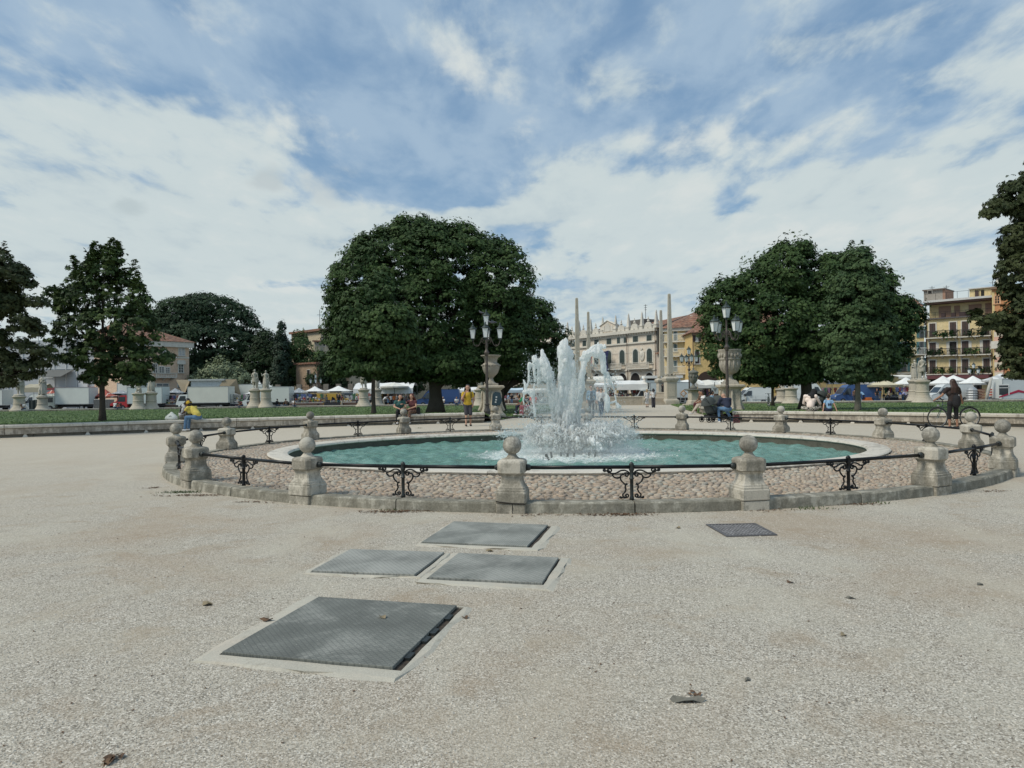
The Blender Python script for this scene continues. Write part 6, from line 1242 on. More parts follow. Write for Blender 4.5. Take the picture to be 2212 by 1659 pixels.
m = MB()
for k in range(20): a = k*pi/10; m.sph((.56*cos(a), .56*sin(a), 3.26+.05*sin(k*2.3)), (.075, .075, .12), 7, 5)
m.build('frieze', urn_s, t, smooth=True)
m = MB()
for k in range(14): a = k*pi/7; m.tube([(.50*cos(a), .50*sin(a), 2.98), (.515*cos(a), .515*sin(a), 2.75), (.44*cos(a), .44*sin(a), 2.46)], [.05, .055, .03], 6)
m.build('fluting', urn_s, t, smooth=True)
def small_urn(label, u, d):
    p = at_d(u, d); t = thing('urn_on_pedestal', label, 'urn', p, radians(10)); m = MB(); m.box((0, 0, .12), (1.6, 1.6, .24)); m.sq([(.55, .24), (.50, .5), (.42, .6), (.40, 1.45), (.46, 1.5)], ch=.1); m.build('die', ped_s, t); m = MB(); m.sq([(.62, 1.5), (.70, 1.6), (.60, 1.66)], ch=.05); m.build('cornice', dark_urn, t)
    m = MB(); m.lathe([(.36, 1.66), (.30, 1.85), (.14, 1.98), (.10, 2.12), (.22, 2.22), (.36, 2.42), (.42, 2.8), (.42, 3.1), (.48, 3.16), (.50, 3.22), (.34, 3.34), (.14, 3.42), (.07, 3.5), (.12, 3.58), (.02, 3.68)], n=20); m.build('urn_body', dark_urn, t, smooth=True)
    m = MB()
    for k in range(10): a = k*pi/5; m.sph((.40*cos(a), .40*sin(a), 2.85), (.10, .10, .16), 7, 5)
    m.build('reliefs', dark_urn, t, smooth=True)
small_urn('lidded dark stone urn on a pedestal between the right obelisk and the stroller', 1498, 67)
small_urn('stone urn on a pedestal behind the walking couple, left of the path', 1258, 66)
# obelisks
ob_s = stone('obelisk_stone', (.50, .46, .38), (.22, .20, .16), .45, .7, .3, 12, warm=(.52, .44, .31))
def obelisk(label, u, d, vtop, vshaft, vped_top):
    p = at_d(u, d); z0 = p[2]; H = lambda v: ZV(u, v, d)-z0; t = thing('obelisk', label, 'obelisk', p, radians(6), 'stone obelisks at the bridge'); hp = H(vped_top); hs = H(vshaft); ht = H(vtop)
    m = MB(); m.sq([(.80, 0), (.80, hp*.10), (.78, hp*.16), (.62, hp*.19), (.58, hp*.22)], ch=.06); m.build('plinth', ob_s, t)
    m = MB(); m.sq([(.57, hp*.22), (.56, hp*.82)], ch=.04); m.build('die', ob_s, t); m = MB(); 
    for k in range(4): a = k*pi/2; m.xf(lambda v: v); q = MB(); q.boxm((-.36, -.585, hp*.30), (.36, -.56, hp*.76)); V = rotz(q.V[0], a); m.add(V, q.F[0][1])
    m.build('panel', stone('obelisk_panel', (.56, .50, .40), (.26, .23, .18), .35, 1, .2, 12), t)
    m = MB(); m.sq([(.60, hp*.82), (.70, hp*.86), (.76, hp*.92), (.76, hp*.95), (.60, hp)], ch=.05); m.build('cornice', ob_s, t)
    m = MB(); m.sq([(.50, hp), (.50, hp+.12)], ch=.05)
    for sx in (-1, 1):
        for sy in (-1, 1): m.sph((sx*.33, sy*.33, hp+.24), (.15, .15, .13), 10, 6); m.sph((sx*.42, sy*.42, hp+.30), (.07, .07, .09), 7, 5)
    m.box((0, 0, hp+.36), (.66, .66, .10)); m.build('lions', ob_s, t)
    m = MB(); m.sq([(.30, hs-.02), (.29, hs+.3), (.135, ht-.12), (.115, ht-.05), (.02, ht)], ch=.03); m.build('shaft', ob_s, t)
obelisk('tall stone obelisk, front right of the bridge, highest of the four', 1448, 78.5, 634, 807, 814)
obelisk('tall stone obelisk rising just behind the main fountain jet', 1248, 80, 643, 812, 819)
obelisk('slimmer far stone obelisk left of the highest one', 1429.5, 92, 669.5, 812, 818)
obelisk('slimmer far stone obelisk between the fountain jets', 1272.5, 92.5, 673, 814, 820)
# bridge over the canal with steps and a low wall
br_s = stone('bridge_stone', (.44, .39, .31), (.20, .175, .13), .4, 1.4, .4, 14, warm=(.42, .34, .24))
m = MB(); y0, y1 = 79.3, 95.5; zt = .22
for k in range(5): m.boxm((14.3+.0, y0-.35*(4-k)-.36, TZ(78)-.1), (17.0, y0-.35*(4-k), TZ(78)+.14*(k+1)))
m.boxm((7.9, y0, -2.5), (18.2, y1, zt-.03)); m.boxm((8.6, y1, -2.5), (18.2, y1+6, -.45)); tag(m.build('bridge', br_s), kind='structure')
t = thing('stone_wall', 'low tan stone wall in front of the bridge, left of the steps', 'wall', (12.3, 78.4, TZ(78))); m = MB(); m.boxm((-2.0, -.25, 0), (2.0, .25, .86)); m.build('wall', br_s, t); m = MB(); m.boxm((-2.05, -.30, .862), (2.05, .30, .95)); m.build('coping', ped_s, t); m = MB(); m.box((2.12, 0, .47), (.22, .62, .95)); m.build('end_pier', ped_s, t)
for x0, lab in ((8.3, 'left'), (17.8, 'right')):
    t = thing('bridge_parapet', 'stone parapet along the %s side of the bridge' % lab, 'parapet', (x0, 87, zt-.03)); m = MB(); m.boxm((-.18, -7, 0), (.18, 8, .55)); m.build('wall', br_s, t); m = MB(); m.boxm((-.24, -7.05, .552), (.24, 8.05, .64)); m.build('coping', ped_s, t)
# canal parapet with statues
def canal_wall(label, x0, x1):
    xs = np.linspace(x0, x1, max(3, int((x1-x0)/2))); C = np.array([(x, bank_y(x)-.25) for x in xs]); t = thing('canal_wall', label, 'low wall', (C[len(C)//2][0], C[len(C)//2][1], -.6)); prof = [(.2, -.2), (.2, .17), (-.2, .17), (-.2, -.2)]; m = MB(); wall_sweep(m, C, prof, 3.5, 1.0); m.build('wall', ist_dirty, t, world=True); m = MB(); wall_sweep(m, C, [(.27, .173), (.27, .25), (-.27, .25), (-.27, .173)], 3.5, 1.0); m.build('coping', ist, t, world=True)
canal_wall('low pale stone canal wall behind the left lawn', -85, 6.6); canal_wall('low pale stone canal wall behind the right lawn', 18.6, 70)
mar = stone('statue_marble', (.47, .44, .37), (.20, .19, .155), .5, 1.3, .4, 16, warm=(.50, .44, .34))
def statue(label, u, vt, vped, vb, d, seed, pose=0, hide=False):
    p = D(u, vb, d); z0 = p[2]; t = thing('statue', label, 'statue', p, 0, 'marble statues on the canal walls'); hp = ZV(u, vped, d)-z0; H = ZV(u, vt, d)-z0-hp; r = np.random.default_rng(seed)
    R = .62; m = MB(); m.lathe([(R*1.62, -.3), (R*1.62, hp*.07), (R*1.45, hp*.12), (R*1.18, hp*.24), (R*1.02, hp*.36), (R*.97, hp*.48), (R*1.02, hp*.50), (R*1.02, hp*.53), (R*.95, hp*.55), (R*.93, hp*.84), (R*.97, hp*.86), (R*1.15, hp*.93), (R*1.2, hp*.97), (R*1.1, hp)], n=24); m.build('pedestal', ped_s, t)
    k = H/2.55; m = MB(); m.lathe([(.52*k, 0), (.50*k, .14*k), (.40*k, .2*k)], (0, 0, hp), 12)
    def q(x, y, z): return np.array([x*k, y*k, hp+.12*k+z*k])
    s = 1 if r.random() < .5 else -1
    if pose == 3:   # crouching figure with raised limbs
        m.cap(q(0, 0, .5), q(.05*s, 0, 1.1), .30*k, .24*k); m.cap(q(.05*s, 0, 1.1), q(.15*s, 0, 1.45), .22*k, .2*k); m.sph(q(.22*s, -.05, 1.72), .15*k); m.cap(q(.2*s, 0, 1.4), q(.5*s, -.1, 1.7), .09*k, .07*k); m.cap(q(.5*s, -.1, 1.7), q(.4*s, -.15, 2.1), .07*k, .06*k); m.cap(q(-.1, 0, 1.3), q(-.35*s, -.2, 1.0), .09*k, .07*k); m.cap(q(-.35*s, -.2, 1.0), q(-.3*s, -.3, .6), .07*k, .06*k); m.cap(q(0, 0, .5), q(.35*s, -.3, .55), .17*k, .13*k); m.cap(q(.35*s, -.3, .55), q(.3*s, -.25, .05), .12*k, .09*k); m.cap(q(0, 0, .45), q(-.3*s, -.1, .1), .16*k, .12*k); m.cap(q(.4, -.1, 1.0), q(.45, 0, .1), .1*k, .16*k)
    else:
        robe = pose in (1, 2)
        m.cap(q(0, 0, 1.55), q(0, 0, 1.92), .21*k, .25*k); m.cap(q(0, 0, 1.30), q(0, 0, 1.55), .23*k, .21*k); m.cap(q(-.1, 0, 1.98), q(.1, 0, 1.98), .13*k, .13*k)
        m.cap(q(0, 0, 2.0), q(.01*s, -.02, 2.2), .08*k, .08*k); m.sph(q(.01*s, -.03, 2.33), (.115*k, .135*k, .155*k), 12, 8); m.sph(q(.01*s, .03, 2.36), (.125*k, .13*k, .14*k), 10, 7); m.sph(q(.01*s, -.16, 2.30), (.02*k, .03*k, .03*k), 6, 4)
        m.cap(q(-.12, 0, 1.25), q(-.14, .02, .7), .15*k, .11*k); m.cap(q(-.14, .02, .7), q(-.13, .04, .12), .10*k, .07*k); m.cap(q(.12, 0, 1.25), q(.18, -.08, .72), .15*k, .11*k); m.cap(q(.18, -.08, .72), q(.16, 0, .12), .10*k, .07*k)
        for sx in (-1, 1): m.cap(q(sx*.15, 0, .06), q(sx*.16, -.2, .04), .07*k, .05*k)
        a1 = [(s*.27, 0, 1.95), (s*.38, -.05, 1.62), (s*.22, -.26, 1.55)] if pose != 2 else [(s*.27, 0, 1.95), (s*.48, -.05, 1.72), (s*.55, -.1, 2.05)]
        a2 = [(-s*.27, 0, 1.95), (-s*.37, 0, 1.6), (-s*.30, -.12, 1.3)]
        for A in (a1, a2): m.cap(q(*A[0]), q(*A[1]), .095*k, .075*k); m.cap(q(*A[1]), q(*A[2]), .075*k, .055*k); m.sph(q(*A[2]), (.06*k, .06*k, .08*k), 7, 5)
        n = 26 if robe else 12
        for i in range(n):      # drapery folds
            a = 2*pi*i/n+r.normal(0, .08); rb = (.34 if robe else .27)*(1+.1*r.normal()); zb = .1+.15*r.random() if robe else .75+.15*r.random()
            m.tube([q(.20*cos(a), .17*sin(a), 1.45), q(.25*cos(a), .21*sin(a), 1.1), q(rb*cos(a)*.95, rb*.8*sin(a), (zb+1.1)/2), q(rb*cos(a+.08), rb*.82*sin(a+.08), zb)], [.06*k, .075*k, .08*k, .07*k], 6)
        for i in range(9):      # cloak behind and over one shoulder
            f = i/8; a = pi*.12+pi*.76*f; m.tube([q(.24*cos(a), .14+.08*sin(a), 2.0), q(.36*cos(a), .20*sin(a)+.05, 1.5), q(.42*cos(a), .22*sin(a)+.05, .9), q(.36*cos(a), .2*sin(a)+.05, .35+.3*r.random())], [.07*k, .08*k, .08*k, .06*k], 6)
        m.tube([q(s*.24, -.1, 1.95), q(0, -.22, 1.6), q(-s*.22, -.16, 1.25)], [.07*k, .08*k, .08*k], 6)
        m.cap(q(-s*.28, .12, .1), q(-s*.26, .12, .75), .13*k, .09*k)
    o = m.build('figure', mar, t, smooth=True); remesh(o, .035*k)
    return t
ST = [('statue with arms folded behind foliage at the far left edge', 42, 800, 856, 888, 84, 1, 0), ('draped statue, second from the left edge beside the first', 92, 810, 857, 888, 92, 2, 1), ('crouching group statue left of the couple on the wall', 299, 815, 849, 885, 86, 3, 3), ('robed statue with bowed head, right of the crouching group', 327, 803, 848, 885, 87, 4, 1), ('statue of a standing soldier in short tunic by the white truck', 551, 799, 842, 880, 88.5, 5, 0), ('statue of a robed figure raising one hand by the white truck', 575, 801, 841, 881, 88.4, 6, 2),
      ('statue partly hidden by the smaller drooping chestnut', 786, 798, 841, 879, 88.4, 7, 0), ('statue right behind the slim trunk of the drooping chestnut', 814, 800, 841, 879, 92, 8, 1), ('statue pedestal with figure hidden in leaves beside the left urn', 1037, 800, 841, 878, 87, 9, 1), ('bulky draped statue, rear of the right pair', 1977, 778, 821, 870, 76, 10, 1), ('statue in hat with hands joined, front of the right pair', 1993, 771, 822, 872, 71.3, 11, 0),
      ('statue on pale pedestal hidden in leaves left of the black headscarf', 1709, 805, 838, 873, 75.5, 12, 0), ('rear statue pedestal beside the small tree with the bicycle', 1690, 806, 840, 873, 79, 13, 1)]
for s in ST: statue(*s)
# path side benches
def path_bench(label, x, y, rz, L=2.2):
    t = thing('stone_bench', label, 'stone bench', (x, y, TZ(y)), rz); m = MB(); m.boxm((-L/2, -.28, .36), (L/2, .28, .50)); m.build('seat', ist, t); m = MB(); m.boxm((-L/2+.1, -.2, .12), (L/2-.1, .2, .36)); m.build('block', ist_dirty, t)
    for sx in (-1, 1): m = MB(); m.boxm((sx*L*.35-.15, -.22, 0), (sx*L*.35+.15, .22, .118)); m.build('foot', ist, t)
path_bench('stone bench on the left of the path behind the fountain spray', X(1142, 43.5), 43.5, radians(75)); path_bench('stone bench on the right of the path beside the stroller', X(1521, 43), 43, radians(80))
# bicycle
blk = plain('black_rubber', (.012, .012, .012), .7); chrome = plain('rim_alloy', (.45, .45, .44), .35, .7); bframe = plain('bicycle_paint', (.045, .075, .065), .35, .2)
def bicycle(label, loc, rz, group=None):
    t = thing('bicycle', label, 'bicycle', loc, rz); R = .355
    def wheel(x):
        o = MB(); a = np.linspace(0, 2*pi, 41); o.tube([(x+R*cos(q), 0, R+.0+R*sin(q)) for q in a], .018, 6, cap=False); w = o.build('wheel', blk, t, smooth=True)
        o = MB(); o.tube([(x+(R-.025)*cos(q), 0, R+(R-.025)*sin(q)) for q in a], .011, 5, cap=False); o.build('rim', chrome, w)
        o = MB(); 
        for k in range(24): q = k*pi/12; o.tube([(x+.02*cos(q+.5), .02*(-1)**k, R+.02*sin(q+.5)), (x+(R-.03)*cos(q), 0, R+(R-.03)*sin(q))], .0022, 3)
        o.tube([(x, -.05, R), (x, .05, R)], .02, 8); o.build('spokes', chrome, w)
    wheel(-.58); wheel(.58)
    f = MB(); hs, bb, st, rh = (-.40, .84), (.02, .30), (.18, .82), (.58, .36)
    for a, b, r_ in [(hs, st, .016), ((-.42, .74), bb, .018), (bb, (.20, .90), .016), (bb, rh, .011), ((.17, .78), rh, .010), ((-.44, .66), (-.38, .92), .019)]: f.tube([(a[0], 0, a[1]), (b[0], 0, b[1])], r_, 8)
    f.build('frame', bframe, t, smooth=True)
    f = MB(); f.tube([(-.44, -.03, .68), (-.50, -.045, .55), (-.58, -.05, .36)], .012, 6); f.tube([(-.44, .03, .68), (-.50, .045, .55), (-.58, .05, .36)], .012, 6); f.build('fork', bframe, t)
    f = MB(); f.tube([(-.38, 0, .92), (-.40, 0, 1.02)], .013, 6); f.tube([(-.22, -.27, 1.02), (-.36, -.20, 1.05), (-.42, 0, 1.03), (-.36, .20, 1.05), (-.22, .27, 1.02)], .012, 6); f.tube([(-.30, -.26, 1.035), (-.20, -.275, 1.015)], .018, 6); f.tube([(-.30, .26, 1.035), (-.20, .275, 1.015)], .018, 6); f.build('handlebar', blk, t)
    f = MB(); f.tube([(.20, 0, .90), (.21, 0, .96)], .013, 6); f.sph((.24, 0, .99), (.14, .08, .035), 10, 6); f.sph((.10, 0, .985), (.09, .03, .025), 8, 5); f.build('saddle', blk, t, smooth=True)
    f = MB(); f.boxm((.28, -.06, .76), (.74, .06, .775)); f.tube([(.66, -.06, .76), (.58, -.06, .37)], .006, 5); f.tube([(.66, .06, .76), (.58, .06, .37)], .006, 5); f.build('luggage_rack', iron, t)
    for x, a0, a1 in ((.58, .1, 2.9), (-.58, .6, 2.3)):
        f = MB(); f.tube([(x+(R+.035)*cos(q), 0, R+(R+.035)*sin(q)) for q in np.linspace(a0, a1, 14)], .014, 5); f.build('mudguard', plain('mudguard', (.03, .035, .035), .4), t)
    f = MB(); a = np.linspace(0, 2*pi, 17); f.tube([(.02+.09*cos(q), .05, .30+.09*sin(q)) for q in a], .008, 5); f.tube([(.02, .05, .30), (.10, .09, .16)], .010, 5); f.tube([(.02, -.05, .30), (-.06, -.09, .44)], .010, 5); f.boxm((.07, .06, .145), (.14, .15, .165)); f.boxm((-.10, -.15, .435), (-.02, -.06, .455)); f.tube([(.02, .05, .39), (.58, .05, .38)], .004, 4); f.tube([(.02, .05, .21), (.58, .05, .33)], .004, 4); f.build('crankset', iron, t)
    f = MB(); f.sph((-.55, 0, .80), (.05, .04, .04), 8, 5); f.build('headlamp', chrome, t)
    return t
bk = bicycle('green grey bicycle held by the woman in black at the right rear of the ring', (X(2059, 26.3), 26.3, 0), radians(-1))
bk.rotation_euler = (0, 0, radians(-3))
dup(bk, (X(1660, 57.2), 57.2, TZ(57)+.12), radians(75), 'small distant bicycle leaning on the thin young tree')
# strollers
fab = plain('stroller_fabric', (.055, .065, .062), .85, var=.1)
def stroller(label, loc, rz, mt):
    t = thing('stroller', label, 'stroller', loc, rz)
    for x, y, r_ in ((-.30, -.25, .085), (-.30, .25, .085), (.30, -.27, .125), (.30, .27, .125)):
        m = MB(); a = np.linspace(0, 2*pi, 17); m.tube([(x+r_*cos(q), y, r_+.012+r_*sin(q)) for q in a], .018, 6, cap=False); w = m.build('wheel', blk, t); m = MB(); m.tube([(x, y-.02, r_+.01), (x, y+.02, r_+.01)], r_*.6, 10); m.build('hub', iron, w)
    m = MB()
    for y in (-.24, .24): m.tube([(.30, y, .13), (.0, y, .45), (-.22, y, .60)], .012, 6); m.tube([(-.30, y, .10), (.02, y, .55), (.38, y, 1.02)], .012, 6)
    m.tube([(.38, -.24, 1.02), (.44, -.2, 1.06), (.44, .2, 1.06), (.38, .24, 1.02)], .014, 6); m.tube([(.30, -.27, .13), (.30, .27, .13)], .01, 6); m.tube([(-.30, -.25, .10), (-.30, .25, .10)], .01, 6); m.build('frame', iron, t)
    m = MB(); m.boxm((-.22, -.2, .20), (.24, .2, .34)); m.build('basket', blk, t)
    m = MB(); m.cap((-.12, 0, .55), (.08, 0, .52), .19, .20, 10); m.cap((.08, 0, .52), (.24, 0, .86), .20, .17, 10); m.cap((-.20, 0, .50), (-.36, 0, .36), .13, .10, 8); o = m.build('seat', mt, t, smooth=True)
    m = MB(); R = []
    for i in range(7):
        q = radians(-10+i*26); c = np.array([.10, 0, .78]); a = np.linspace(0, pi, 9); dirv = np.array([cos(q), 0, sin(q)]); R.append([c+dirv*(.36*sin(s_)+.02)+np.array([0, .27*cos(s_), 0]) for s_ in a])
    R2 = [[p_*1.0-(p_-np.array([.1, 0, .78]))*.06 for p_ in q] for q in R]
    n = 9; V = [p_ for q in R for p_ in q]+[p_ for q in R2 for p_ in q]; F = []
    for i in range(6):
        for j in range(8): a = i*n+j; F.append((a, a+1, a+n+1, a+n)); F.append((a+63, a+n+63, a+n+64, a+64))
    m.add(V, F); m.build('hood', mt, t, smooth=True); return t
st0 = stroller('olive grey pushchair with raised hood beside the seated man in navy', (X(1535, 31.7), 31.7, 0), radians(200), fab)
dup(st0, (X(1556, 34.5), 34.5, 0), radians(160), 'darker pushchair behind the olive grey one')
dup(st0, (X(1771, 33.5), 33.5, .42), radians(10), 'dark pushchair hood between the black headscarf and the boy in blue', .8)
# ================================================================ PEOPLE
SKIN = {'fair': plain('fair_skin', (.50, .29, .20), .6, var=.06), 'tan': plain('tan_skin', (.36, .19, .12), .6, var=.06), 'dark': plain('dark_skin', (.075, .040, .028), .55, var=.08)}
def cloth(name, col): return plain('cloth_'+name, col, .9, var=.16, sc=9)
CL_ = {'white': (.66, .65, .64), 'yellow': (.62, .50, .11), 'mustard': (.55, .36, .035), 'jeans': (.10, .19, .31), 'darkjeans': (.045, .075, .13), 'greytr': (.17, .16, .14), 'black': (.014, .014, .016), 'charcoal': (.055, .053, .062), 'green': (.02, .27, .12), 'teal': (.035, .11, .10), 'maroon': (.10, .03, .035), 'red': (.60, .05, .035), 'pink': (.42, .14, .17), 'navy': (.022, .028, .055), 'peach': (.80, .68, .60), 'lightblue': (.24, .40, .58), 'blue': (.05, .11, .34), 'beige': (.46, .40, .32), 'brown': (.12, .075, .05), 'darkbrown': (.035, .024, .022), 'grey': (.28, .28, .28), 'orange': (.62, .17, .04), 'lilac': (.40, .40, .60), 'denimshirt': (.22, .34, .44), 'patterned': (.16, .10, .08), 'camo': (.30, .29, .26)}
HAIR = {'black': plain('black_hair', (.012, .010, .010), .45), 'brown': plain('brown_hair', (.045, .022, .016), .5), 'red': plain('auburn_hair', (.11, .028, .016), .5), 'grey': plain('grey_hair', (.32, .31, .30), .6), 'blond': plain('blond_hair', (.34, .24, .12), .6)}
def V3(*a): return np.array(a, float)
POSES = {
 'stand': dict(pel=(0, 0, .93), ch=(0, 0, 1.28), nk=(0, 0, 1.46), hd=(0, .015, 1.62), sL=(-.19, 0, 1.40), eL=(-.24, -.02, 1.12), wL=(-.25, .06, .88), hL=(-.09, 0, .90), kL=(-.10, .02, .49), aL=(-.10, -.02, .08)),
 'sit': dict(pel=(0, 0, .12), ch=(0, .06, .46), nk=(0, .09, .64), hd=(0, .13, .79), sL=(-.19, .08, .58), eL=(-.25, .16, .32), wL=(-.16, .38, .22), hL=(-.09, .02, .10), kL=(-.12, .44, .10), aL=(-.12, .46, -.36)),
}
def mirror(P):
    Q = dict(P)
    for k in list(P):
        if k[1:] == 'L' and k[0]+'R' not in P: a = P[k]; Q[k[0]+'R'] = (-a[0], a[1], a[2])
    return Q
def person(label, loc, rz, pose='stand', over=None, top='white', bot='darkjeans', hair='brown', hairlen=0, skin='fair', sleeve=.5, legs='long', shoe='white', extra=None, scale=1.0, vs=.016, cat='person', group=None, skirt=False, sandal=False):
    P = dict(POSES[pose]); P.update(over or {}); P = mirror(P); J = {k: V3(*v) for k, v in P.items()}
    t = thing('person', label, cat, loc, rz, group); t.scale = (scale,)*3
    sk = SKIN[skin]; hd, nk, ch, pel = J['hd'], J['nk'], J['ch'], J['pel']; fwd = V3(*(P.get('face', (0, 1, 0)))); fwd /= np.linalg.norm(fwd); upv = hd-nk; upv /= np.linalg.norm(upv); upv = upv-fwd*np.dot(upv, fwd)*.7; upv /= np.linalg.norm(upv); sd = np.cross(fwd, upv)
    fine = vs < .02
    # body: one surface
    m = MB(); m.cap(hd+upv*.03, hd+upv*.045-fwd*.012, .088, .090, 12); m.cap(hd+fwd*.018-upv*.045, hd+fwd*.03-upv*.085, .066, .045, 10); m.cap(nk-upv*.05, hd-upv*.06, .058, .052)
    m.sph(hd+fwd*.105-upv*.012, (.014, .018, .022), 6, 4); m.sph(hd+fwd*.085-upv*.062, (.026, .018, .012), 6, 4)
    for s in (-1, 1): m.sph(hd+sd*.088*s-upv*.005, (.016, .022, .030), 6, 4)
    m.cap(ch-V3(0, 0, .05), nk-upv*.07, .13, .10, 10); m.cap(pel, ch, .125, .12, 10)
    for s in 'LR':
        S, E, W = J['s'+s], J['e'+s], J['w'+s]; m.cap(S, E, .049, .040); m.cap(E, W, .040, .027)
        d = W-E; d /= np.linalg.norm(d); m.cap(W, W+d*.075, .030, .032, 8)
        if fine:
            o1 = np.cross(d, V3(0, 0, 1)); o1 = o1/(np.linalg.norm(o1)+1e-6); o2 = np.cross(d, o1)
            for k, ln in enumerate((.062, .075, .070, .055)): b = W+d*.085+o1*(.026-.0175*k); mid = b+d*ln*.5+o2*.006; m.cap(b, mid, .0105, .0095, 5); m.cap(mid, b+d*ln*.9+o2*.024, .0095, .008, 5)
            b = W+d*.03+o1*.03; m.cap(b, b+d*.035+o1*.028, .013, .010, 5)
        H, K, A = J['h'+s], J['k'+s], J['a'+s]; m.cap(H, K, .078, .054); m.cap(K, A, .056, .036)
        fd = V3(*P.get('toe'+s, P.get('toe', (0, 1, 0)))); m.cap(A-V3(0, 0, .02), A+fd*.13-V3(0, 0, .045), .038, .028)
    o = m.build('body', sk, t, smooth=True); remesh(o, vs)
    if fine:
        m = MB()
        for s in (-1, 1): m.sph(hd+fwd*.082+sd*.032*s+upv*.018, (.013, .010, .008), 6, 4)
        m.sph(hd+fwd*.098-upv*.055, (.022, .008, .005), 6, 4); m.build('eyes', plain('eye_dark', (.02, .015, .012), .4), t)
    # shirt
    if top:
        m = MB(); tw = V3(0, 0, 0)
        lo_ = pel+V3(0, 0, .03 if pose == 'stand' else .09); m.cap(lo_, ch, .143, .150, 12); m.cap(ch, (J['sL']+J['sR'])/2-V3(0, 0, .045), .152, .118, 12)
        if pose == 'stand': q_ = V3(0, pel[1], pel[2]+.03); m.cap(q_+V3(-.07, 0, 0), q_+V3(.07, 0, 0), .115, .115, 10); m.cap(q_+V3(-.08, 0, -.05), q_+V3(.08, 0, -.05), .10, .10, 10)
        m.cap(J['sL']-V3(0, 0, .015), J['sR']-V3(0, 0, .015), .072, .072, 10); a = (J['sL']-J['sR'])*.5; c = (J['sL']+J['sR'])/2-V3(0, 0, .16); m.cap(c+a*.45, c-a*.45, .115, .115, 10)
        for s in 'LR':
            S, E, W = J['s'+s], J['e'+s], J['w'+s]
            if sleeve <= 1: m.cap(S, S+(E-S)*max(.15, sleeve), .066, .064)
            else: m.cap(S, E, .064, .054); m.cap(E, E+(W-E)*min(1, sleeve-1), .054, .044)
        o = m.build('shirt', cloth(top, CL_[top]), t, smooth=True); remesh(o, vs*1.05)
    if bot:
        m = MB(); m.cap(J['hL']-V3(0, .02, 0), J['hR']-V3(0, .02, 0), .115, .115, 10); m.cap(pel-V3(0, 0, .02), pel+V3(0, 0, .07), .128, .122, 12)
        if skirt:
            A = (J['aL']+J['aR'])/2+V3(0, 0, .06); m.cap(pel, (J['kL']+J['kR'])/2, .16, .17, 14); m.cap((J['kL']+J['kR'])/2, A, .17, .17, 14)
        else:
            for s in 'LR':
                H, K, A = J['h'+s], J['k'+s], J['a'+s]
                if legs == 'long': m.cap(H, K, .094, .073); m.cap(K, A+(K-A)*.06, .070, .058)
                elif legs == 'shorts': m.cap(H, H+(K-H)*.92, .098, .088)
                elif legs == 'crop': m.cap(H, K, .095, .076); m.cap(K, K+(A-K)*.3, .074, .068)
                elif legs == 'wide': m.cap(H, K, .098, .092); m.cap(K, A+(K-A)*.05, .092, .098)
        o = m.build('trousers' if legs != 'shorts' else 'shorts', cloth(bot, CL_[bot]), t, smooth=True); remesh(o, vs*1.05)
    m = MB()
    for s in 'LR':
        A = J['a'+s]; fd = V3(*P.get('toe'+s, P.get('toe', (0, 1, 0)))); m.cap(A-V3(0, 0, .035)-fd*.03, A+fd*.15-V3(0, 0, .05), .047, .036, 8)
    m.build('shoes', cloth(shoe, CL_[shoe]), t, smooth=True)
    # hair
    if hair:
        hm = HAIR[hair] if hair in HAIR else cloth(hair, CL_[hair]); m = MB(); m.sph(hd+upv*.052-fwd*.032, (.100, .100, .105), 14, 9); m.sph(hd-fwd*.04+upv*.0, (.092, .08, .10), 12, 8)
        if hairlen > 0:
            for i in range(9):
                f = (i-4)/4; b = hd+sd*.075*f*1.1-fwd*(.065-.03*abs(f))+upv*.03; q_ = nk-ch; q_ /= np.linalg.norm(q_); e = b-q_*hairlen+sd*.04*f-fwd*.10; md = (b+e)/2-fwd*(.055 if hairlen > .2 else .01); m.cap(b, md, .04, .048, 7); m.cap(md, e, .048, .022, 7)
        o = m.build('hair', hm, t, smooth=True); remesh(o, vs)
    if extra: extra(t, J, dict(fwd=fwd, up=upv, sd=sd))
    return t
def at(u, d, z=None): return (X(u, d), d, TZ(d) if z is None else z)
def cap_hat(col):
    def f(t, J, A):
        m = MB(); h = J['hd']+A['up']*.06-A['fwd']*.01; m.sph(h, (.120, .122, .098), 14, 8); m.cap(h+A['fwd']*.10-A['up']*.012, h+A['fwd']*.175-A['up']*.03, .030, .022, 8); m.build('cap', cloth(col, CL_[col]), t, smooth=True)
    return f
def bag(col, off=(0, -.17, .18), sz=(.26, .14, .34), name='backpack', strap=True):
    def f(t, J, A):
        c = J['ch']+V3(*off)-V3(0, 0, .2); m = MB(); m.cap(c+V3(0, 0, sz[2]*.28), c-V3(0, 0, sz[2]*.28), sz[0]*.48, sz[0]*.5, 10); o = m.build(name, cloth(col, CL_[col]), t, smooth=True)
        if strap:
            m = MB(); 
            for s in 'LR': S = J['s'+s]*.72+J['nk']*.28; m.tube([c+V3(0, 0, .2), S+V3(0, -.06, .03), S+V3(0, .08, .0), S+V3(0, .12, -.22), c+V3(0, .1, -.1)], .016, 6)
            m.build('bag_straps', cloth(col, CL_[col]), t)
    return f
def both(*fs):
    def f(t, J, A):
        for g in fs: g(t, J, A)
    return f
def blotch(name, a, b, c, sc):
    m, t, bs = new_mat(name); N = NT(t); v = N.coord(); f = N.noise(v, sc, 3, .5, .4); N.l(N.ramp(f, [(0.0, a), (.46, b), (.56, c)], 'CONSTANT'), bs.inputs['Base Color']); bs.inputs['Roughness'].default_value = .9; _mc[name] = m
blotch('cloth_camo', (.02, .02, .02), (.55, .52, .44), (.03, .03, .03), 13); blotch('cloth_patterned', (.05, .03, .025), (.30, .17, .11), (.04, .02, .02), 26)
R_ = radians
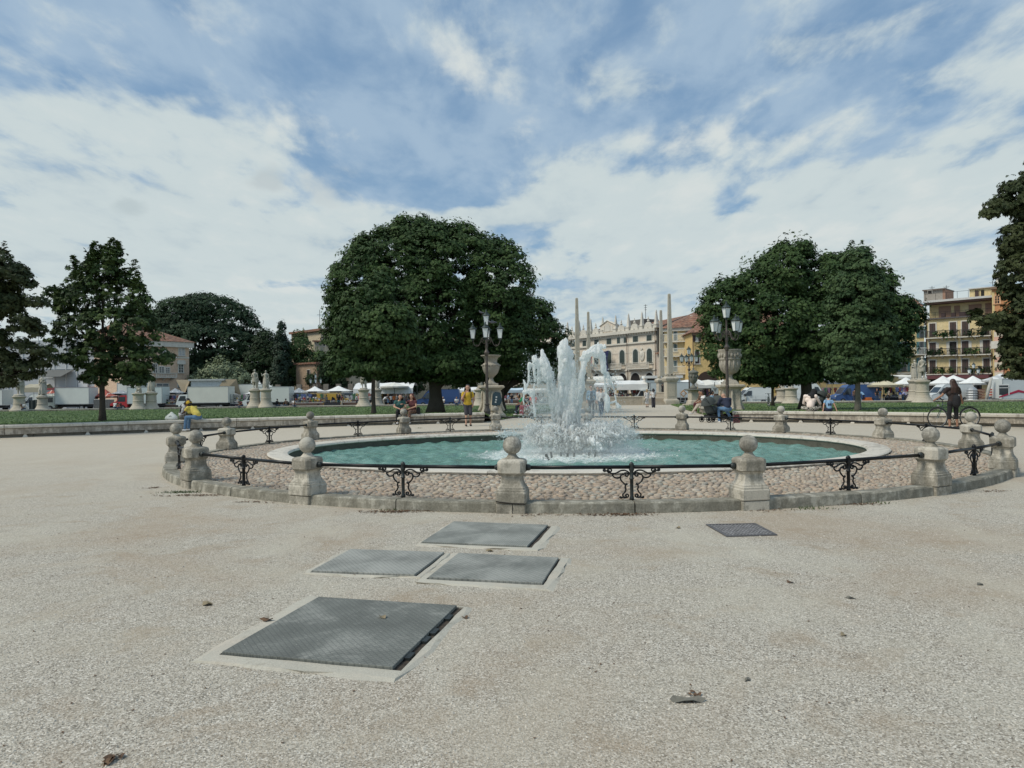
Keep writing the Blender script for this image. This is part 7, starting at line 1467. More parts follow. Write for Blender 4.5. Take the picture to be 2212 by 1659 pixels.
# couple on the left wall
person('woman in white tee with long dark hair, cuddling on the left wall', (X(389, 29.6), 29.75, .49), R_(-75), 'sit', dict(ch=(0.05, .10, .46), nk=(.04, .16, .62), hd=(.02, .25, .74), eR=(.26, .25, .34), wR=(.15, .46, .28), eL=(-.22, .25, .34), wL=(-.10, .48, .28), kL=(-.10, .40, .22), aL=(-.10, .66, .02), kR=(.14, .44, .14), aR=(.10, .64, .04), toe=(0, .8, .2)), 'white', 'greytr', 'black', .52, 'tan', .35, vs=.0155)
person('man in yellow tee, jeans and yellow cap leaning over on the left wall', (X(429, 29.5), 29.35, .49), R_(62), 'sit', dict(ch=(0.0, .26, .40), nk=(0, .40, .53), hd=(0, .50, .64), sL=(-.19, .34, .50), sR=(.19, .34, .50), eL=(-.24, .52, .30), wL=(-.14, .74, .26), eR=(.22, .55, .28), wR=(.10, .76, .22), kL=(-.30, .30, .10), aL=(-.34, .34, -.38), kR=(-.05, .42, .10), aR=(-.12, .40, -.38), toe=(-.3, .9, 0)), 'yellow', 'jeans', 'black', 0, 'dark', .5, vs=.0155, extra=cap_hat('mustard'))
t = thing('plastic_bag', 'white plastic bag with dark logo on the wall beside the seated woman', 'bag', (X(365, 29.4), 29.6, .485)); m = MB(); m.lathe([(.22, 0), (.26, .05), (.23, .13), (.15, .21), (.07, .27), (.045, .31), (.02, .33)], n=14, sx=1.1, sy=.6); m.build('bag', plain('bag_white', (.68, .70, .64), .6), t, smooth=True)
m = MB(); a = np.linspace(.3, 5.2, 12); m.tube([(.055*cos(q), -.125-.0*q, .12+.045*sin(q)) for q in a], .012, 5); m.build('printed_mark', plain('mark_green', (.02, .05, .04), .7), t)
# two women on the left wall
person('woman with dark curly hair and teal top on the wall, left of two', (X(864, 33.2), 33.1, .49), R_(188), 'sit', dict(hd=(-.03, .18, .78), eL=(-.28, .16, .32), wL=(-.14, .36, .26), eR=(.26, .18, .34), wR=(.05, .40, .26)), 'teal', 'black', 'black', .30, 'fair', .4, vs=.0155, shoe='white')
person('woman with auburn hair, maroon top and patterned trousers on the wall, right of two', (X(893, 33.3), 33.2, .49), R_(150), 'sit', dict(hd=(-.02, .16, .80), eR=(.32, .34, .46), wR=(.22, .58, .46), eL=(-.26, .12, .34), wL=(-.10, .34, .26), kR=(.05, .44, .20), aR=(.10, .52, -.26)), 'maroon', 'patterned', 'red', .36, 'fair', .3, vs=.0155, shoe='white', extra=bag('black', (-.28, -.08, -.12), (.2, .1, .3), 'shoulder_bag', False))
# man in yellow walking
person('man in mustard tee and grey shorts walking with hand on chin before the left lamp', at(1010, 30.9), R_(192), 'stand', dict(eR=(.26, .10, 1.15), wR=(.12, .20, 1.44), eL=(-.27, -.03, 1.15), wL=(-.22, .04, .93), kL=(-.10, .06, .49), aL=(-.12, -.06, .08), kR=(.08, .08, .50), aR=(.10, .12, .09), face=(.1, 1, 0)), 'mustard', 'charcoal', 'black', .20, 'fair', .5, 'shorts', 'black', bag('black'), 1.03, vs=.0155)
# couple walking behind the fountain
def glasses(t, J, A): m = MB(); h = J['hd']+A['fwd']*.095+A['up']*.018; [m.sph(h+A['sd']*.035*s, (.028, .012, .022), 8, 5) for s in (-1, 1)]; m.build('sunglasses', plain('lens_black', (.01, .01, .01), .2), t)
person('man in open denim shirt and navy tee walking toward the fountain, left of the couple', at(1277, 41.5), R_(178), 'stand', dict(kL=(-.10, .07, .50), aL=(-.10, .10, .08), aR=(.10, -.08, .10)), 'denimshirt', 'charcoal', 'black', 0, 'fair', 1.7, 'long', 'brown', both(glasses, lambda t, J, A: MB().boxm((-.075, .135, .95), (.075, .165, 1.40)).build('undershirt', cloth('navy', CL_['navy']), t)), 1.03, vs=.018)
person('woman in white blouse and jeans with sunglasses walking, right of the couple', at(1298, 41.2), R_(182), 'stand', dict(kL=(-.08, .10, .50), aL=(-.03, .08, .12), aR=(.04, -.12, .10)), 'white', 'darkjeans', 'brown', .12, 'fair', 1.6, 'long', 'grey', both(glasses, bag('black', (0, .18, -.08), (.16, .1, .14), 'belt_bag', False)), .95, vs=.018)
person('person in white shirt walking behind the woman in white blouse', at(1291, 45.5), R_(180), 'stand', {}, 'white', 'greytr', 'brown', 0, 'fair', .5, vs=.025)
# bench left of path behind the spray
person('person in bright green shirt sitting on the bench behind the left water jet', (X(1131, 43.2), 43.2, TZ(43)+.5), R_(100), 'sit', dict(ch=(0, .16, .44), nk=(0, .24, .58), hd=(0, .32, .70)), 'green', 'navy', 'black', 0, 'tan', .5, vs=.02)
person('person in dark top and pink trousers sitting beside the one in green', (X(1140, 42.6), 42.6, TZ(43)+.5), R_(120), 'sit', {}, 'charcoal', 'pink', 'black', .1, 'tan', .5, vs=.02)
person('person in bright red top sitting behind the spray, right of the one in green', (X(1153, 45.5), 45.5, TZ(45)+.5), R_(150), 'sit', dict(kL=(-.1, .5, .10), aL=(-.1, .7, -.30)), 'red', 'camo', 'black', .1, 'tan', .5, vs=.02)
# path
person('woman with black hair, white top and wide grey trousers walking away', at(1411, 63), R_(0), 'stand', dict(kL=(-.10, -.02, .49), aL=(-.10, -.10, .10), aR=(.10, .08, .08), wR=(.2, .18, 1.0), eR=(.25, .05, 1.14)), 'white', 'charcoal', 'black', .14, 'tan', .4, 'wide', 'black', bag('white', (-.24, 0, -.1), (.18, .1, .26), 'tote_bag', False), .97, vs=.024)
person('woman all in white walking on the path beside the black haired one', at(1397, 65), R_(20), 'stand', dict(aL=(-.08, -.08, .1)), 'white', 'white', 'blond', .1, 'fair', 1.3, 'crop', 'black', bag('beige', (-.24, 0, -.3), (.18, .1, .22), 'handbag', False), .95, vs=.024)
person('woman in long black dress holding a phone up on top of the bridge steps', (X(1431.5, 84), 84, .195), R_(-55), 'stand', dict(eL=(-.22, .18, 1.22), wL=(-.08, .34, 1.42), eR=(.22, .18, 1.22), wR=(.06, .36, 1.44)), 'black', 'black', 'black', .05, 'tan', .2, 'long', 'black', lambda t, J, A: MB().boxm((-.06, .40, 1.45), (.04, .415, 1.60)).build('phone', blk, t), 1.0, vs=.026, skirt=True)
# right bench group
person('woman in pale tee and beige trousers sitting on the path bench, legs stretched', (X(1521, 42.5), 42.4, TZ(43)+.5), R_(95), 'sit', dict(ch=(0, .10, .46), hd=(0, .18, .78), kL=(-.1, .42, .06), aL=(-.1, .82, -.38), kR=(.1, .42, .08), aR=(.1, .74, -.38)), 'white', 'beige', 'brown', .14, 'tan', .4, vs=.02)
person('person in dark shirt sitting behind the woman in pale tee', (X(1516, 43.6), 43.6, TZ(43)+.5), R_(100), 'sit', {}, 'brown', 'maroon', 'black', 0, 'tan', .5, vs=.02)
person('person in denim shirt sitting on the right path bench, back to the stroller', (X(1534, 43.4), 43.4, TZ(43)+.5), R_(-100), 'sit', dict(ch=(0, .12, .44)), 'denimshirt', 'darkjeans', 'black', 0, 'tan', 1.5, vs=.02)
person('bald man in navy jumper and jeans hunched on the end of the right wall', (X(1574, 31.2), 31.45, .49), R_(10), 'sit', dict(pel=(0, 0, .12), ch=(0, .12, .42), nk=(0, .22, .55), hd=(0, .31, .60), sL=(-.21, .16, .50), eL=(-.28, .28, .26), wL=(-.12, .42, .20), kL=(-.26, .26, .12), aL=(-.30, .12, -.40), kR=(.12, .44, .10), face=(0, .8, -.5)), 'navy', 'jeans', None, 0, 'fair', 1.9, vs=.0155, scale=1.08)
t = thing('handbag', 'dark red bag standing on the ground beside the seated man in navy', 'bag', (X(1590, 31.0), 31.0, 0)); m = MB(); m.box((0, 0, .17), (.26, .16, .34), tp=.8); m.build('bag', cloth('maroon', CL_['maroon']), t); m = MB(); m.tube([(-.08, 0, .33), (-.06, 0, .46), (.06, 0, .46), (.08, 0, .33)], .012, 6); m.build('handle', blk, t)
def headscarf(t, J, A):
    h = J['hd']; m = MB(); m.sph(h+A['up']*.03-A['fwd']*.01, (.125, .125, .14), 14, 9); m.cap(h-A['up']*.08, h-A['up']*.2-A['fwd']*.06, .12, .17, 12); m.cap(h+A['sd']*0-A['up']*.1+A['fwd']*.02, h-A['up']*.24+A['fwd']*.08, .09, .08, 10); o = m.build('headscarf', cloth('black', CL_['black']), t, smooth=True); remesh(o, .02)
person('woman in peach top and black headscarf seated from behind on the right wall', (X(1748, 30.6), 30.5, .49), R_(-28), 'sit', dict(ch=(.02, .12, .42), nk=(.05, .20, .57), hd=(.10, .26, .70), kL=(-.30, .24, .12), aL=(-.05, .44, .06), kR=(.34, .22, .12), aR=(.05, .46, .06), toe=(.8, .2, 0), face=(0, .9, -.4), eR=(.32, .24, .30), wR=(.30, .46, .16), eL=(-.26, .22, .30), wL=(-.16, .44, .20)), 'peach', 'camo', None, 0, 'tan', 1.8, vs=.0155, scale=1.12, extra=headscarf)
person('small boy in light blue shirt with dark number seated on the right wall', (X(1788, 30.3), 30.2, .49), R_(-8), 'sit', dict(eL=(-.28, -.02, .34), wL=(-.34, -.10, .06), eR=(.28, -.02, .34), wR=(.36, -.10, .06), sL=(-.18, .06, .56)), 'lightblue', 'navy', 'brown', 0, 'fair', .4, vs=.0155, scale=.78, extra=lambda t, J, A: MB().boxm((-.085, -.135, .30), (-.015, -.118, .43)).boxm((.02, -.135, .30), (.085, -.118, .43)).build('shirt_number', cloth('navy', CL_['navy']), t))
# woman with bicycle
person('woman in black tee and knee length trousers with long brown hair, holding a bicycle', at(2058, 25.6), R_(2), 'stand', dict(sL=(-.21, 0, 1.42), eL=(-.36, .06, 1.18), wL=(-.46, .22, 1.06), eR=(.32, .04, 1.16), wR=(.44, .16, .98), kL=(-.13, .02, .49), aL=(-.14, -.02, .08), hL=(-.10, 0, .90), toe=(-.3, .8, 0)), 'darkbrown', 'black', 'brown', .38, 'tan', .55, 'crop', 'black', bag('black', (0, -.20, -.10), (.27, .14, .34)), 1.01, vs=.0155)
# people on the canal walls and in the market
def far(label, u, d, z=None, pose='stand', top='white', bot='darkjeans', hair='black', rz=None, skin='tan', group='people at the market', **k):
    r = abs(hash(label)) % 1000; r = sum(ord(c)*(i+1) for i, c in enumerate(label)) % 360
    return person(label, at(u, d, z), R_(r if rz is None else rz), pose, k.pop('over', None), top, bot, hair, k.pop('hairlen', 0), skin, k.pop('sleeve', .5), vs=k.pop('vs', .045), group=group, shoe=k.pop('shoe', 'black'), **k)
crouch = dict(ch=(0, .2, .40), nk=(0, .32, .5), hd=(0, .42, .56))
W = -.42
for u, tp, lab, kw in [(52, 'white', 'person in white tee resting by the first statue at far left', dict(over=crouch)), (262, 'maroon', 'person in dark red top lying by the crouching group statue', dict(over=crouch)), (247, 'white', 'person in white lying low on the canal wall left of the crouching group statue', dict(over=crouch)),
      (522, 'maroon', 'bare shouldered person hunched on the canal wall left of the soldier statue', dict(over=crouch)), (536, 'charcoal', 'person in grey bending on the canal wall left of the soldier statue', dict(over=crouch)), (597, 'black', 'person in black with afro hair seated right of the raised hand statue', {}), (618, 'brown', 'person in khaki seated on the canal wall by the truck tail', {}), (634, 'white', 'person in white tee bent forward on the canal wall', dict(over=crouch)),
      (958, 'white', 'grey haired person in white seated by the blue van nose', dict(hair='grey')), (1002, 'maroon', 'person with pale headscarf seated left of the man in mustard tee', dict(hair='grey')), (986, 'white', 'woman in white tee seated behind the blue van tail', dict()), (1170, 'white', 'person in white tee seated behind the spray', {}), (1078, 'blue', 'person in blue seated under the trees right of the left urn', {}), (1088, 'white', 'person in white shirt seated from behind right of the left urn', {})]:
    x = X(u, 88); d = bank_y(x)-.2; far(lab, u, d, TZ(d)+.24, 'sit', tp, **kw)
MP = [(365, 100, 'blue', 'man in blue bending at the flower stand'), (725, 'white', 0, 0)]
cr = [(657, 101, 'grey', 'stallholder in grey behind the shelf racks'), (705, 103, 'white', 'person in white behind the dark table, yellow van behind'), (738, 99, 'maroon', 'woman in maroon top standing left of the yellow van'), (731, 99.5, 'black', 'woman in black standing by the yellow van door'), (770, 99, 'white', 'woman in white sun hat standing by the pushchair'), (776, 99.5, 'pink', 'man in pink shirt right of the white sun hat'), (722, 102, 'charcoal', 'stallholder bending behind the dark table'), (755, 102, 'white', 'man in white shirt by the yellow van bonnet'),
      (800, 100, 'grey', 'person in grey between the two leafy statues'), (829, 99, 'white', 'crouching person in white below the white marquee'), (838, 100, 'black', 'person in black under the white marquee, left'), (845, 101, 'white', 'woman in white top under the white marquee'), (857, 99, 'grey', 'woman in grey skirt under the white marquee, middle'), (868, 99, 'white', 'man in white tee and blue shorts under the marquee'), (851, 101, 'orange', 'person in orange under the white marquee'), (877, 100, 'navy', 'man in navy under the white marquee'), (885, 102, 'black', 'woman in black at the right of the white marquee'),
      (1009, 99, 'black', 'person in black right of the blue van, behind the seated pair'), (1016, 100, 'navy', 'person in navy just left of the left urn pedestal'), (1064, 100, 'brown', 'person in brown with shoulder bag under the trees right of the left urn'), (1072, 101, 'black', 'person in black under the trees, second right of the urn'), (1082, 100, 'grey', 'person in grey under the trees, third right of the urn'), (1091, 102, 'pink', 'person in pink under the trees behind the white shirted sitter'), (1098, 101, 'lightblue', 'person in light blue under the trees left of the green shirt'), (1105, 102, 'black', 'person in black under the trees just left of the green shirt'), (1159, 101, 'beige', 'person in beige behind the left jet spray'), (1168, 100, 'brown', 'person in brown behind the left jet spray, right'),
      (1506, 96, 'white', 'woman in white shirt under the white tents beside the carved urn'), (1532, 94, 'black', 'person in black under the white tents'), (1540, 95, 'white', 'stallholder in white at the goods left of the right urn'), (1547, 96, 'brown', 'person in brown under the white tents by the road sign'), (1560, 96, 'grey', 'person in grey under the white tents right'),
      (1846, 90, 'brown', 'man in brown beside the blue van, left of the pale trunk'), (1865, 90, 'lightblue', 'person in light blue crouching by the ladder'), (1900, 91, 'denimshirt', 'man in denim shirt pushing a bicycle by the cream umbrella'), (1894, 90, 'black', 'woman in black beside the man in denim shirt'), (1920, 90, 'beige', 'woman in white hat and beige top under the cream umbrella'), (1944, 90, 'blue', 'woman in bright blue top bending at the tables'), (1950, 90.5, 'black', 'person with cream hat in black bending at the tables'), (1956, 90, 'lilac', 'woman in lilac top leaning over the tables'), (1967, 90, 'white', 'man in white tee bending left of the statue pair'), (1930, 93, 'black', 'stallholder in black behind the tables under the cream umbrella'), (1975, 92, 'brown', 'person in brown behind the bulky draped statue'),
      (2085, 92, 'maroon', 'person in maroon under the white umbrellas right of the white van'), (2108, 90, 'red', 'person in red beside the crates near the trailer'), (2135, 91, 'blue', 'person in blue between crates and the trailer')]
bots = ['darkjeans', 'black', 'beige', 'jeans', 'charcoal', 'navy', 'grey']; hs = ['black', 'brown', 'black', 'grey', 'blond', 'brown']
for i, (u, d, tp, lab) in enumerate(cr):
    bend = any(w in lab for w in ('bending', 'crouching', 'leaning')); z = ZV(u, (867 if u > 1200 else 877+(700-u)*.008), d); z = max(MZ, min(z-.12, MZ+.25))
    far(lab, u, d, z, 'stand', tp, bots[i % 7], hs[i % 6], over=dict(ch=(0, .22, 1.20), nk=(0, .42, 1.26), hd=(0, .54, 1.30), sL=(-.19, .36, 1.22), eL=(-.2, .44, .98), wL=(-.15, .5, .78)) if bend else None, rz=(i*67) % 360, legs=['long', 'shorts', 'long'][i % 3], hairlen=.15 if 'woman' in lab else 0, vs=.05)
# ================================================================ MARKET
tyre = blk; vglass = plain('vehicle_glass', (.025, .035, .045), .12, 0, .2, 2, spec=.8); lampw = plain('headlight', (.55, .57, .58), .2); bump_ = plain('bumper_plastic', (.05, .052, .055), .7)
def wheels(t, xs, w, r=.34):
    for x in xs:
        for s in (-1, 1):
            m = MB(); m.tube([(x, s*(w/2-.22), r), (x, s*(w/2-.01), r)], r, 18); wo = m.build('wheel', tyre, t); m = MB(); m.tube([(x, s*(w/2-.012), r), (x, s*(w/2+.012), r)], r*.6, 14); m.build('hubcap', plain('hubcap', (.30, .31, .32), .4, .5), wo)
def profile_body(t, prof, w, mat, name='body', inset=.09, zi=1.1):
    m = MB(); P = np.array(prof, float); k = lambda y, q: np.stack([P[:, 0], np.where(P[:, 1] > zi, y*(1-inset*(P[:, 1]-zi)/1.4), y), P[:, 1]], 1)
    m.loft([k(-w/2*.965, 0)*np.array([.992, 1, 1]), k(-w/2, 0), k(w/2, 0), k(w/2*.965, 0)*np.array([.992, 1, 1])]); return m.build(name, mat, t)
def van(label, u, d, L, H, col, name, flip=False, win=False, rz=0.0, w=2.0, z=MZ):
    """panel van, nose towards -x; u is the picture column of its middle"""
    mt = plain('paint_'+name, col, .35, .0, .05, 2); t = thing('parked_van', label, 'van', (X(u, d), d, z), pi+rz if flip else rz); h = L/2
    profile_body(t, [(-h, .35), (-h-.02, .75), (-h+.08, 1.02), (-h+.75, 1.22), (-h+1.45, H*.86), (-h+1.75, H*.97), (-h+2.3, H), (h-.25, H), (h-.06, H*.96), (h, H*.55), (h, .32)], w, mt)
    y = w/2; k = lambda z_: y*(1-.09*max(0, z_-1.1)/1.4)+.006
    for s in (-1, 1):
        m = MB(); Q = [(-h+.98, 1.18), (-h+1.95, 1.16), (-h+1.98, H*.80), (-h+1.52, H*.79)]; V = [(a, s*k(b), b) for a, b in Q]; V2 = [(a, s*(k(b)-.05), b) for a, b in Q]; m.loft([V2, V] if s > 0 else [V, V2]); m.build('side_window', vglass, t)
        m = MB(); 
        for a in (-h+2.05, h-.9, h-2.2): m.boxm((a-.008, s*(y+.0)-.004, .5), (a+.008, s*(y+.0)+.006, 1.15)); 
        m.boxm((-h+2.1, s*y-.004, .62), (h-.3, s*y+.012, .68)); m.boxm((-h+1.72, s*y-.003, 1.0), (-h+1.90, s*y+.03, 1.05)); m.build('trim_lines', plain('panel_gap_'+name, tuple(q*.45 for q in col), .5), t)
        m = MB(); m.boxm((-h+.95, s*y, 1.12), (-h+1.15, s*(y+.22), 1.42)); m.build('mirror', bump_, t)
        m = MB(); m.sph((-h+.12, s*(y-.22), .92), (.14, .2, .13), 8, 6); m.build('headlight', lampw, t)
        m = MB(); m.boxm((h-.02, s*(y-.12)-.06, .9), (h+.02, s*(y-.12)+.06, 1.3)); m.build('tail_light', plain('tail_red', (.35, .02, .02), .4), t)
    m = MB(); Q = [(-h+.80, 1.26), (-h+1.42, H*.84)]; m.loft([[(Q[0][0]-.03, -y+.12, Q[0][1]), (Q[0][0]-.03, y-.12, Q[0][1]), (Q[1][0]-.03, y-.22, Q[1][1]), (Q[1][0]-.03, -y+.22, Q[1][1])], [(Q[0][0]+.05, -y+.12, Q[0][1]), (Q[0][0]+.05, y-.12, Q[0][1]), (Q[1][0]+.05, y-.22, Q[1][1]), (Q[1][0]+.05, -y+.22, Q[1][1])]]); m.build('windscreen', vglass, t)
    m = MB(); m.boxm((-h-.06, -y+.05, .30), (-h+.10, y-.05, .58)); m.build('bumper', bump_, t); m = MB(); m.boxm((h-.05, -y+.05, .32), (h+.06, y-.05, .55)); m.build('bumper', bump_, t); wheels(t, (-h+.95, h-1.15), w); return t
def box_truck(label, uc, d, u0, u1, vtop, cabcol, cname, cab_len=1.9, cab=True, flip=False, hood=False, z=MZ, name='box_truck', cat='truck', boxcol=(.68, .71, .65), bw=2.3, base=.95):
    """u0..u1: picture extent of the cargo box; cab on its left"""
    x0, x1 = X(u0, d), X(u1, d); xc = (x0+x1)/2; L = x1-x0; H = ZV((u0+u1)/2, vtop, d-bw/2)-z; t = thing(name, label, cat, (xc, d, z), pi if flip else 0)
    m = MB(); m.boxm((-L/2, -bw/2, base), (L/2, bw/2, H)); m.build('cargo_box', plain('box_'+cname, boxcol, .5, var=.05, sc=1.0), t)
    m = MB(); g = .035
    for a in (-L/2, L/2): m.boxm((a-g, -bw/2-.02, base), (a+g, -bw/2+.05, H+.02)); 
    m.boxm((-L/2, -bw/2-.02, H-.05), (L/2, -bw/2+.03, H+.03)); m.boxm((-L/2, -bw/2-.02, base-.06), (L/2, -bw/2+.03, base+.05)); m.build('edge_trim', plain('trim_alloy', (.42, .44, .43), .5, .3), t)
    m = MB(); m.boxm((-L/2-.3, -.45, .5), (L/2, .45, base-.07)); m.boxm((-L/2+1.8, -bw/2+.05, .45), (L/2-1.9, -bw/2+.12, .62)); m.build('chassis', bump_, t)
    wheels(t, (-L/2-.75 if cab else -L/2+.8, L/2-1.1), bw-.1, .38)
    if cab:
        mt = plain('paint_'+cname, cabcol, .4, 0, .05, 2); c = cab_len; a = -L/2-c
        prof = [(a, .45), (a-.02, .95), (a+.10, 1.15), (a+.38, 2.0), (a+.62, 2.12), (-L/2-.06, 2.14), (-L/2-.06, .45)] if not hood else [(a-.2, .45), (a-.22, .85), (a+.0, 1.05), (a+.65, 1.28), (a+1.15, 2.0), (a+1.35, 2.1), (-L/2-.06, 2.14), (-L/2-.06, .45)]
        P = np.array(prof, float); y = bw/2-.12; m = MB(); m.loft([np.stack([P[:, 0], np.full(len(P), q), P[:, 1]], 1) for q in (-y, y)]); cb = m.build('cab', mt, t)
        for s in (-1, 1):
            wx0 = a+.36 if not hood else a+.85; Q = [(wx0-.06, 1.22), (-L/2-.35, 1.22), (-L/2-.35, 1.92), (wx0+.24, 1.92)]; m = MB(); m.loft([[(q, s*(y-.03), b) for q, b in Q], [(q, s*(y+.008), b) for q, b in Q]][::s]); m.build('side_window', vglass, t)
            m = MB(); m.boxm((a+.02-(.2 if hood else 0), s*(y-.2)-.12, .72), (a+.06, s*(y-.2)+.12, .92)); m.build('headlight', lampw, t)
        m = MB(); x_a, x_b = (a+.13, a+.36) if not hood else (a+.62, a+1.12); m.loft([[(x_a-.03, -y+.1, 1.25), (x_a-.03, y-.1, 1.25), (x_b-.03, y-.15, 1.95), (x_b-.03, -y+.15, 1.95)], [(x_a+.05, -y+.1, 1.25), (x_a+.05, y-.1, 1.25), (x_b+.05, y-.15, 1.95), (x_b+.05, -y+.15, 1.95)]]); m.build('windscreen', vglass, t)
        m = MB(); m.boxm((a-.08-(.2 if hood else 0), -y, .35), (a+.3, y, .66)); m.build('bumper', bump_, t)
    return t
wht = (.74, .77, .74)
def canvas(name, col): return plain('canvas_'+name, col, .85, var=.06, sc=.8)
def parasol(label, uc, vtop, vedge, wu, d, mat, sides=4, name='market_umbrella', stall=None):
    K = d/FP; x = X(uc, d); z0 = MZ; zt = ZV(uc, vtop, d)-z0; ze = ZV(uc, vedge, d)-z0; hw = wu*K/2; t = thing(name, label, 'market umbrella', (x, d, z0), 0, 'market umbrellas and awnings')
    m = MB(); m.tube([(0, 0, 0), (0, 0, zt-.05)], .035, 8); m.build('pole', iron, t)
    m = MB(); ns = 8 if sides == 8 else 4; R = []; n = 16; ang = np.arange(n)*2*pi/n
    def sqr(a): return 1/max(abs(cos(a)), abs(sin(a))) if sides == 4 else 1.0
    for f, zz in ((1.0, ze-.22), (1.0, ze), (.72, ze+(zt-ze)*.20), (.42, ze+(zt-ze)*.50), (.16, ze+(zt-ze)*.82), (.03, zt)):
        R.append([(hw*f*cos(a)*min(sqr(a), 1.3), hw*.8*f*sin(a)*min(sqr(a), 1.3), zz-(.06 if f > .3 and f < 1 and int(i % (n/ns)) != 0 else 0)) for i, a in enumerate(ang)])
    m.loft(R, cap=False); V = m.V[0]; m.add(V-np.array([0, 0, .02]), [f[::-1] for f in m.F[0][1]]); m.build('canopy', mat, t)
    m = MB()
    for i in range(0, n, n//ns): a = ang[i]; m.tube([(0, 0, ze-.35), (hw*.5*cos(a), hw*.4*sin(a), ze+(zt-ze)*.42-.05)], .015, 5)
    m.build('ribs', iron, t); return t
GOODS = [plain('goods_%d' % i, c, .8, var=.3, sc=9) for i, c in enumerate([(.05, .05, .06), (.35, .06, .05), (.10, .14, .30), (.45, .42, .36), (.06, .16, .08), (.50, .36, .10), (.14, .09, .07), (.32, .18, .28), (.60, .58, .55), (.03, .03, .035)])]
def goods_pile(mb_list, x0, x1, y, z, r, n, s=.16):
    for _ in range(n):
        k = r.integers(0, 10); mb_list[k].box((r.uniform(x0, x1), y+r.normal(0, .25), z+r.uniform(0, s)), (r.uniform(.1, .35), r.uniform(.1, .3), r.uniform(.06, .3)), r.uniform(0, 3))
def stall(label, u0, u1, d, name='market_stall', racks=False, seed=0, hang=True, height=2.1, z=MZ, dark=False):
    r = np.random.default_rng(seed+int(u0)); x0, x1 = X(u0, d), X(u1, d); xc = (x0+x1)/2; L = x1-x0; t = thing(name, label, 'market stall', (xc, d, z), 0, 'stalls of the market'); h = L/2
    m = MB(); 
    for x in np.linspace(-h, h, max(2, int(L/2.2)+1)):
        for y in (-.5, .6): m.boxm((x-.025, y-.025, 0), (x+.025, y+.025, height))
    for y in (-.5, .6):
        for zz in ((.9, height-.05) if not racks else (.45, .9, 1.35, height-.05)): m.boxm((-h, y-.02, zz-.02), (h, y+.02, zz+.02))
    m.build('stall_frame', plain('frame_steel', (.25, .26, .27), .5, .5), t)
    m = MB(); m.boxm((-h, -.7, .74), (h, .7, .80)); m.build('counter', GOODS[8] if not dark else GOODS[9], t)
    m = MB(); m.boxm((-h+.03, -.72, .08), (h-.03, -.69, .74)); m.build('counter_cloth', GOODS[9] if dark or r.random() < .6 else GOODS[6], t)
    lst = [MB() for _ in range(10)]; goods_pile(lst, -h+.2, h-.2, 0, .84, r, int(L*9))
    if racks: goods_pile(lst, -h+.1, h-.1, -.3, 1.2, r, int(L*6), .3); goods_pile(lst, -h+.1, h-.1, -.3, .3, r, int(L*6), .3)
    if hang:
        for _ in range(min(22, int(L*4))):
            k = r.integers(0, 10); x = r.uniform(-h, h); q = r.uniform(.5, .9); g = MB(); w_ = r.uniform(.13, .21); y_ = .55+r.normal(0, .06); g.prism([(x-w_*.9, height-.1-q), (x+w_*.9, height-.1-q), (x+w_*.75, height-.3), (x+w_*1.5, height-.45), (x+w_*1.2, height-.18), (x+.04, height-.1), (x-.04, height-.1), (x-w_*1.2, height-.18), (x-w_*1.5, height-.45), (x-w_*.75, height-.3)], y_-.04, y_+.04, 'y'); g.build('garment', GOODS[k], t)
    m = MB(); mats = []
    for i, l in enumerate(lst):
        for V, (kd, F, _) in zip(l.V, l.F): m.add(V, [tuple(np.array(f)-min(min(g) for g in F)) for f in F] if isinstance(F, list) else F, i)
    tag(m.build('goods', GOODS, t), kind='stuff'); return t
def awning(label, u0, u1, v0, v1, d, mat, depth=3.0, valance=.45, name='awning', sag=.12, slope=.6, legs=True):
    x0, x1 = X(u0, d), X(u1, d); xc = (x0+x1)/2; h = (x1-x0)/2; z0 = MZ; zt = ZV((u0+u1)/2, v0, d)-z0; zb = ZV((u0+u1)/2, v1, d)-z0; t = thing(name, label, 'awning', (xc, d, z0), 0, 'market umbrellas and awnings'); n = max(4, int(h*2/1.2)); m = MB(); R = []
    for i in range(n+1):
        x = -h+2*h*i/n; s = sag*(0 if i in (0, n) else (1 if i % 2 else .1))
        R.append([(x, -depth/2, zb), (x, -depth/2, max(zb+.1, min(zt-slope*.5, zb+valance))-s*.4), (x, -depth*.15, zt-slope*.25-s), (x, depth*.2, zt-s*.5), (x, depth/2, zt-slope*.6)])
    V = [p for q in R for p in q]; F = [(i*5+j, i*5+j+1, (i+1)*5+j+1, (i+1)*5+j) for i in range(n) for j in range(4)]; m.add(V, F); m.add(np.array(V)-np.array([0, -.03, .03]), [f[::-1] for f in F]); 
    m.build('canopy', mat, t)
    if legs:
        for x in np.linspace(-h+.05, h-.05, max(2, min(4, int(h)+1))):
            m = MB(); m.tube([(x, -depth/2+.08, 0), (x, -depth/2+.08, zb+valance*.5)], .03, 5); m.build('leg', plain('frame_steel', (.25, .26, .27), .5, .5), t)
            m = MB(); m.tube([(x, depth/2-.1, 0), (x, depth/2-.1, zt-slope*.6)], .03, 5); m.build('leg', plain('frame_steel', (.25, .26, .27), .5, .5), t)
    return t
ws = canvas('white', (.78, .78, .75)); cream = canvas('cream', (.62, .55, .38)); tan = canvas('tan', (.33, .27, .18)); offw = canvas('offwhite', (.72, .70, .63))
redst = stripes('red_striped_canvas', (.66, .58, .50), (.42, .10, .07), 1.3, 0, .86); blust = stripes('blue_grey_striped_canvas', (.66, .68, .68), (.30, .33, .36), 1.5, 0, .80, both=True); grst = stripes('grey_striped_canvas', (.68, .69, .68), (.44, .46, .46), 1.0, 0, .5)
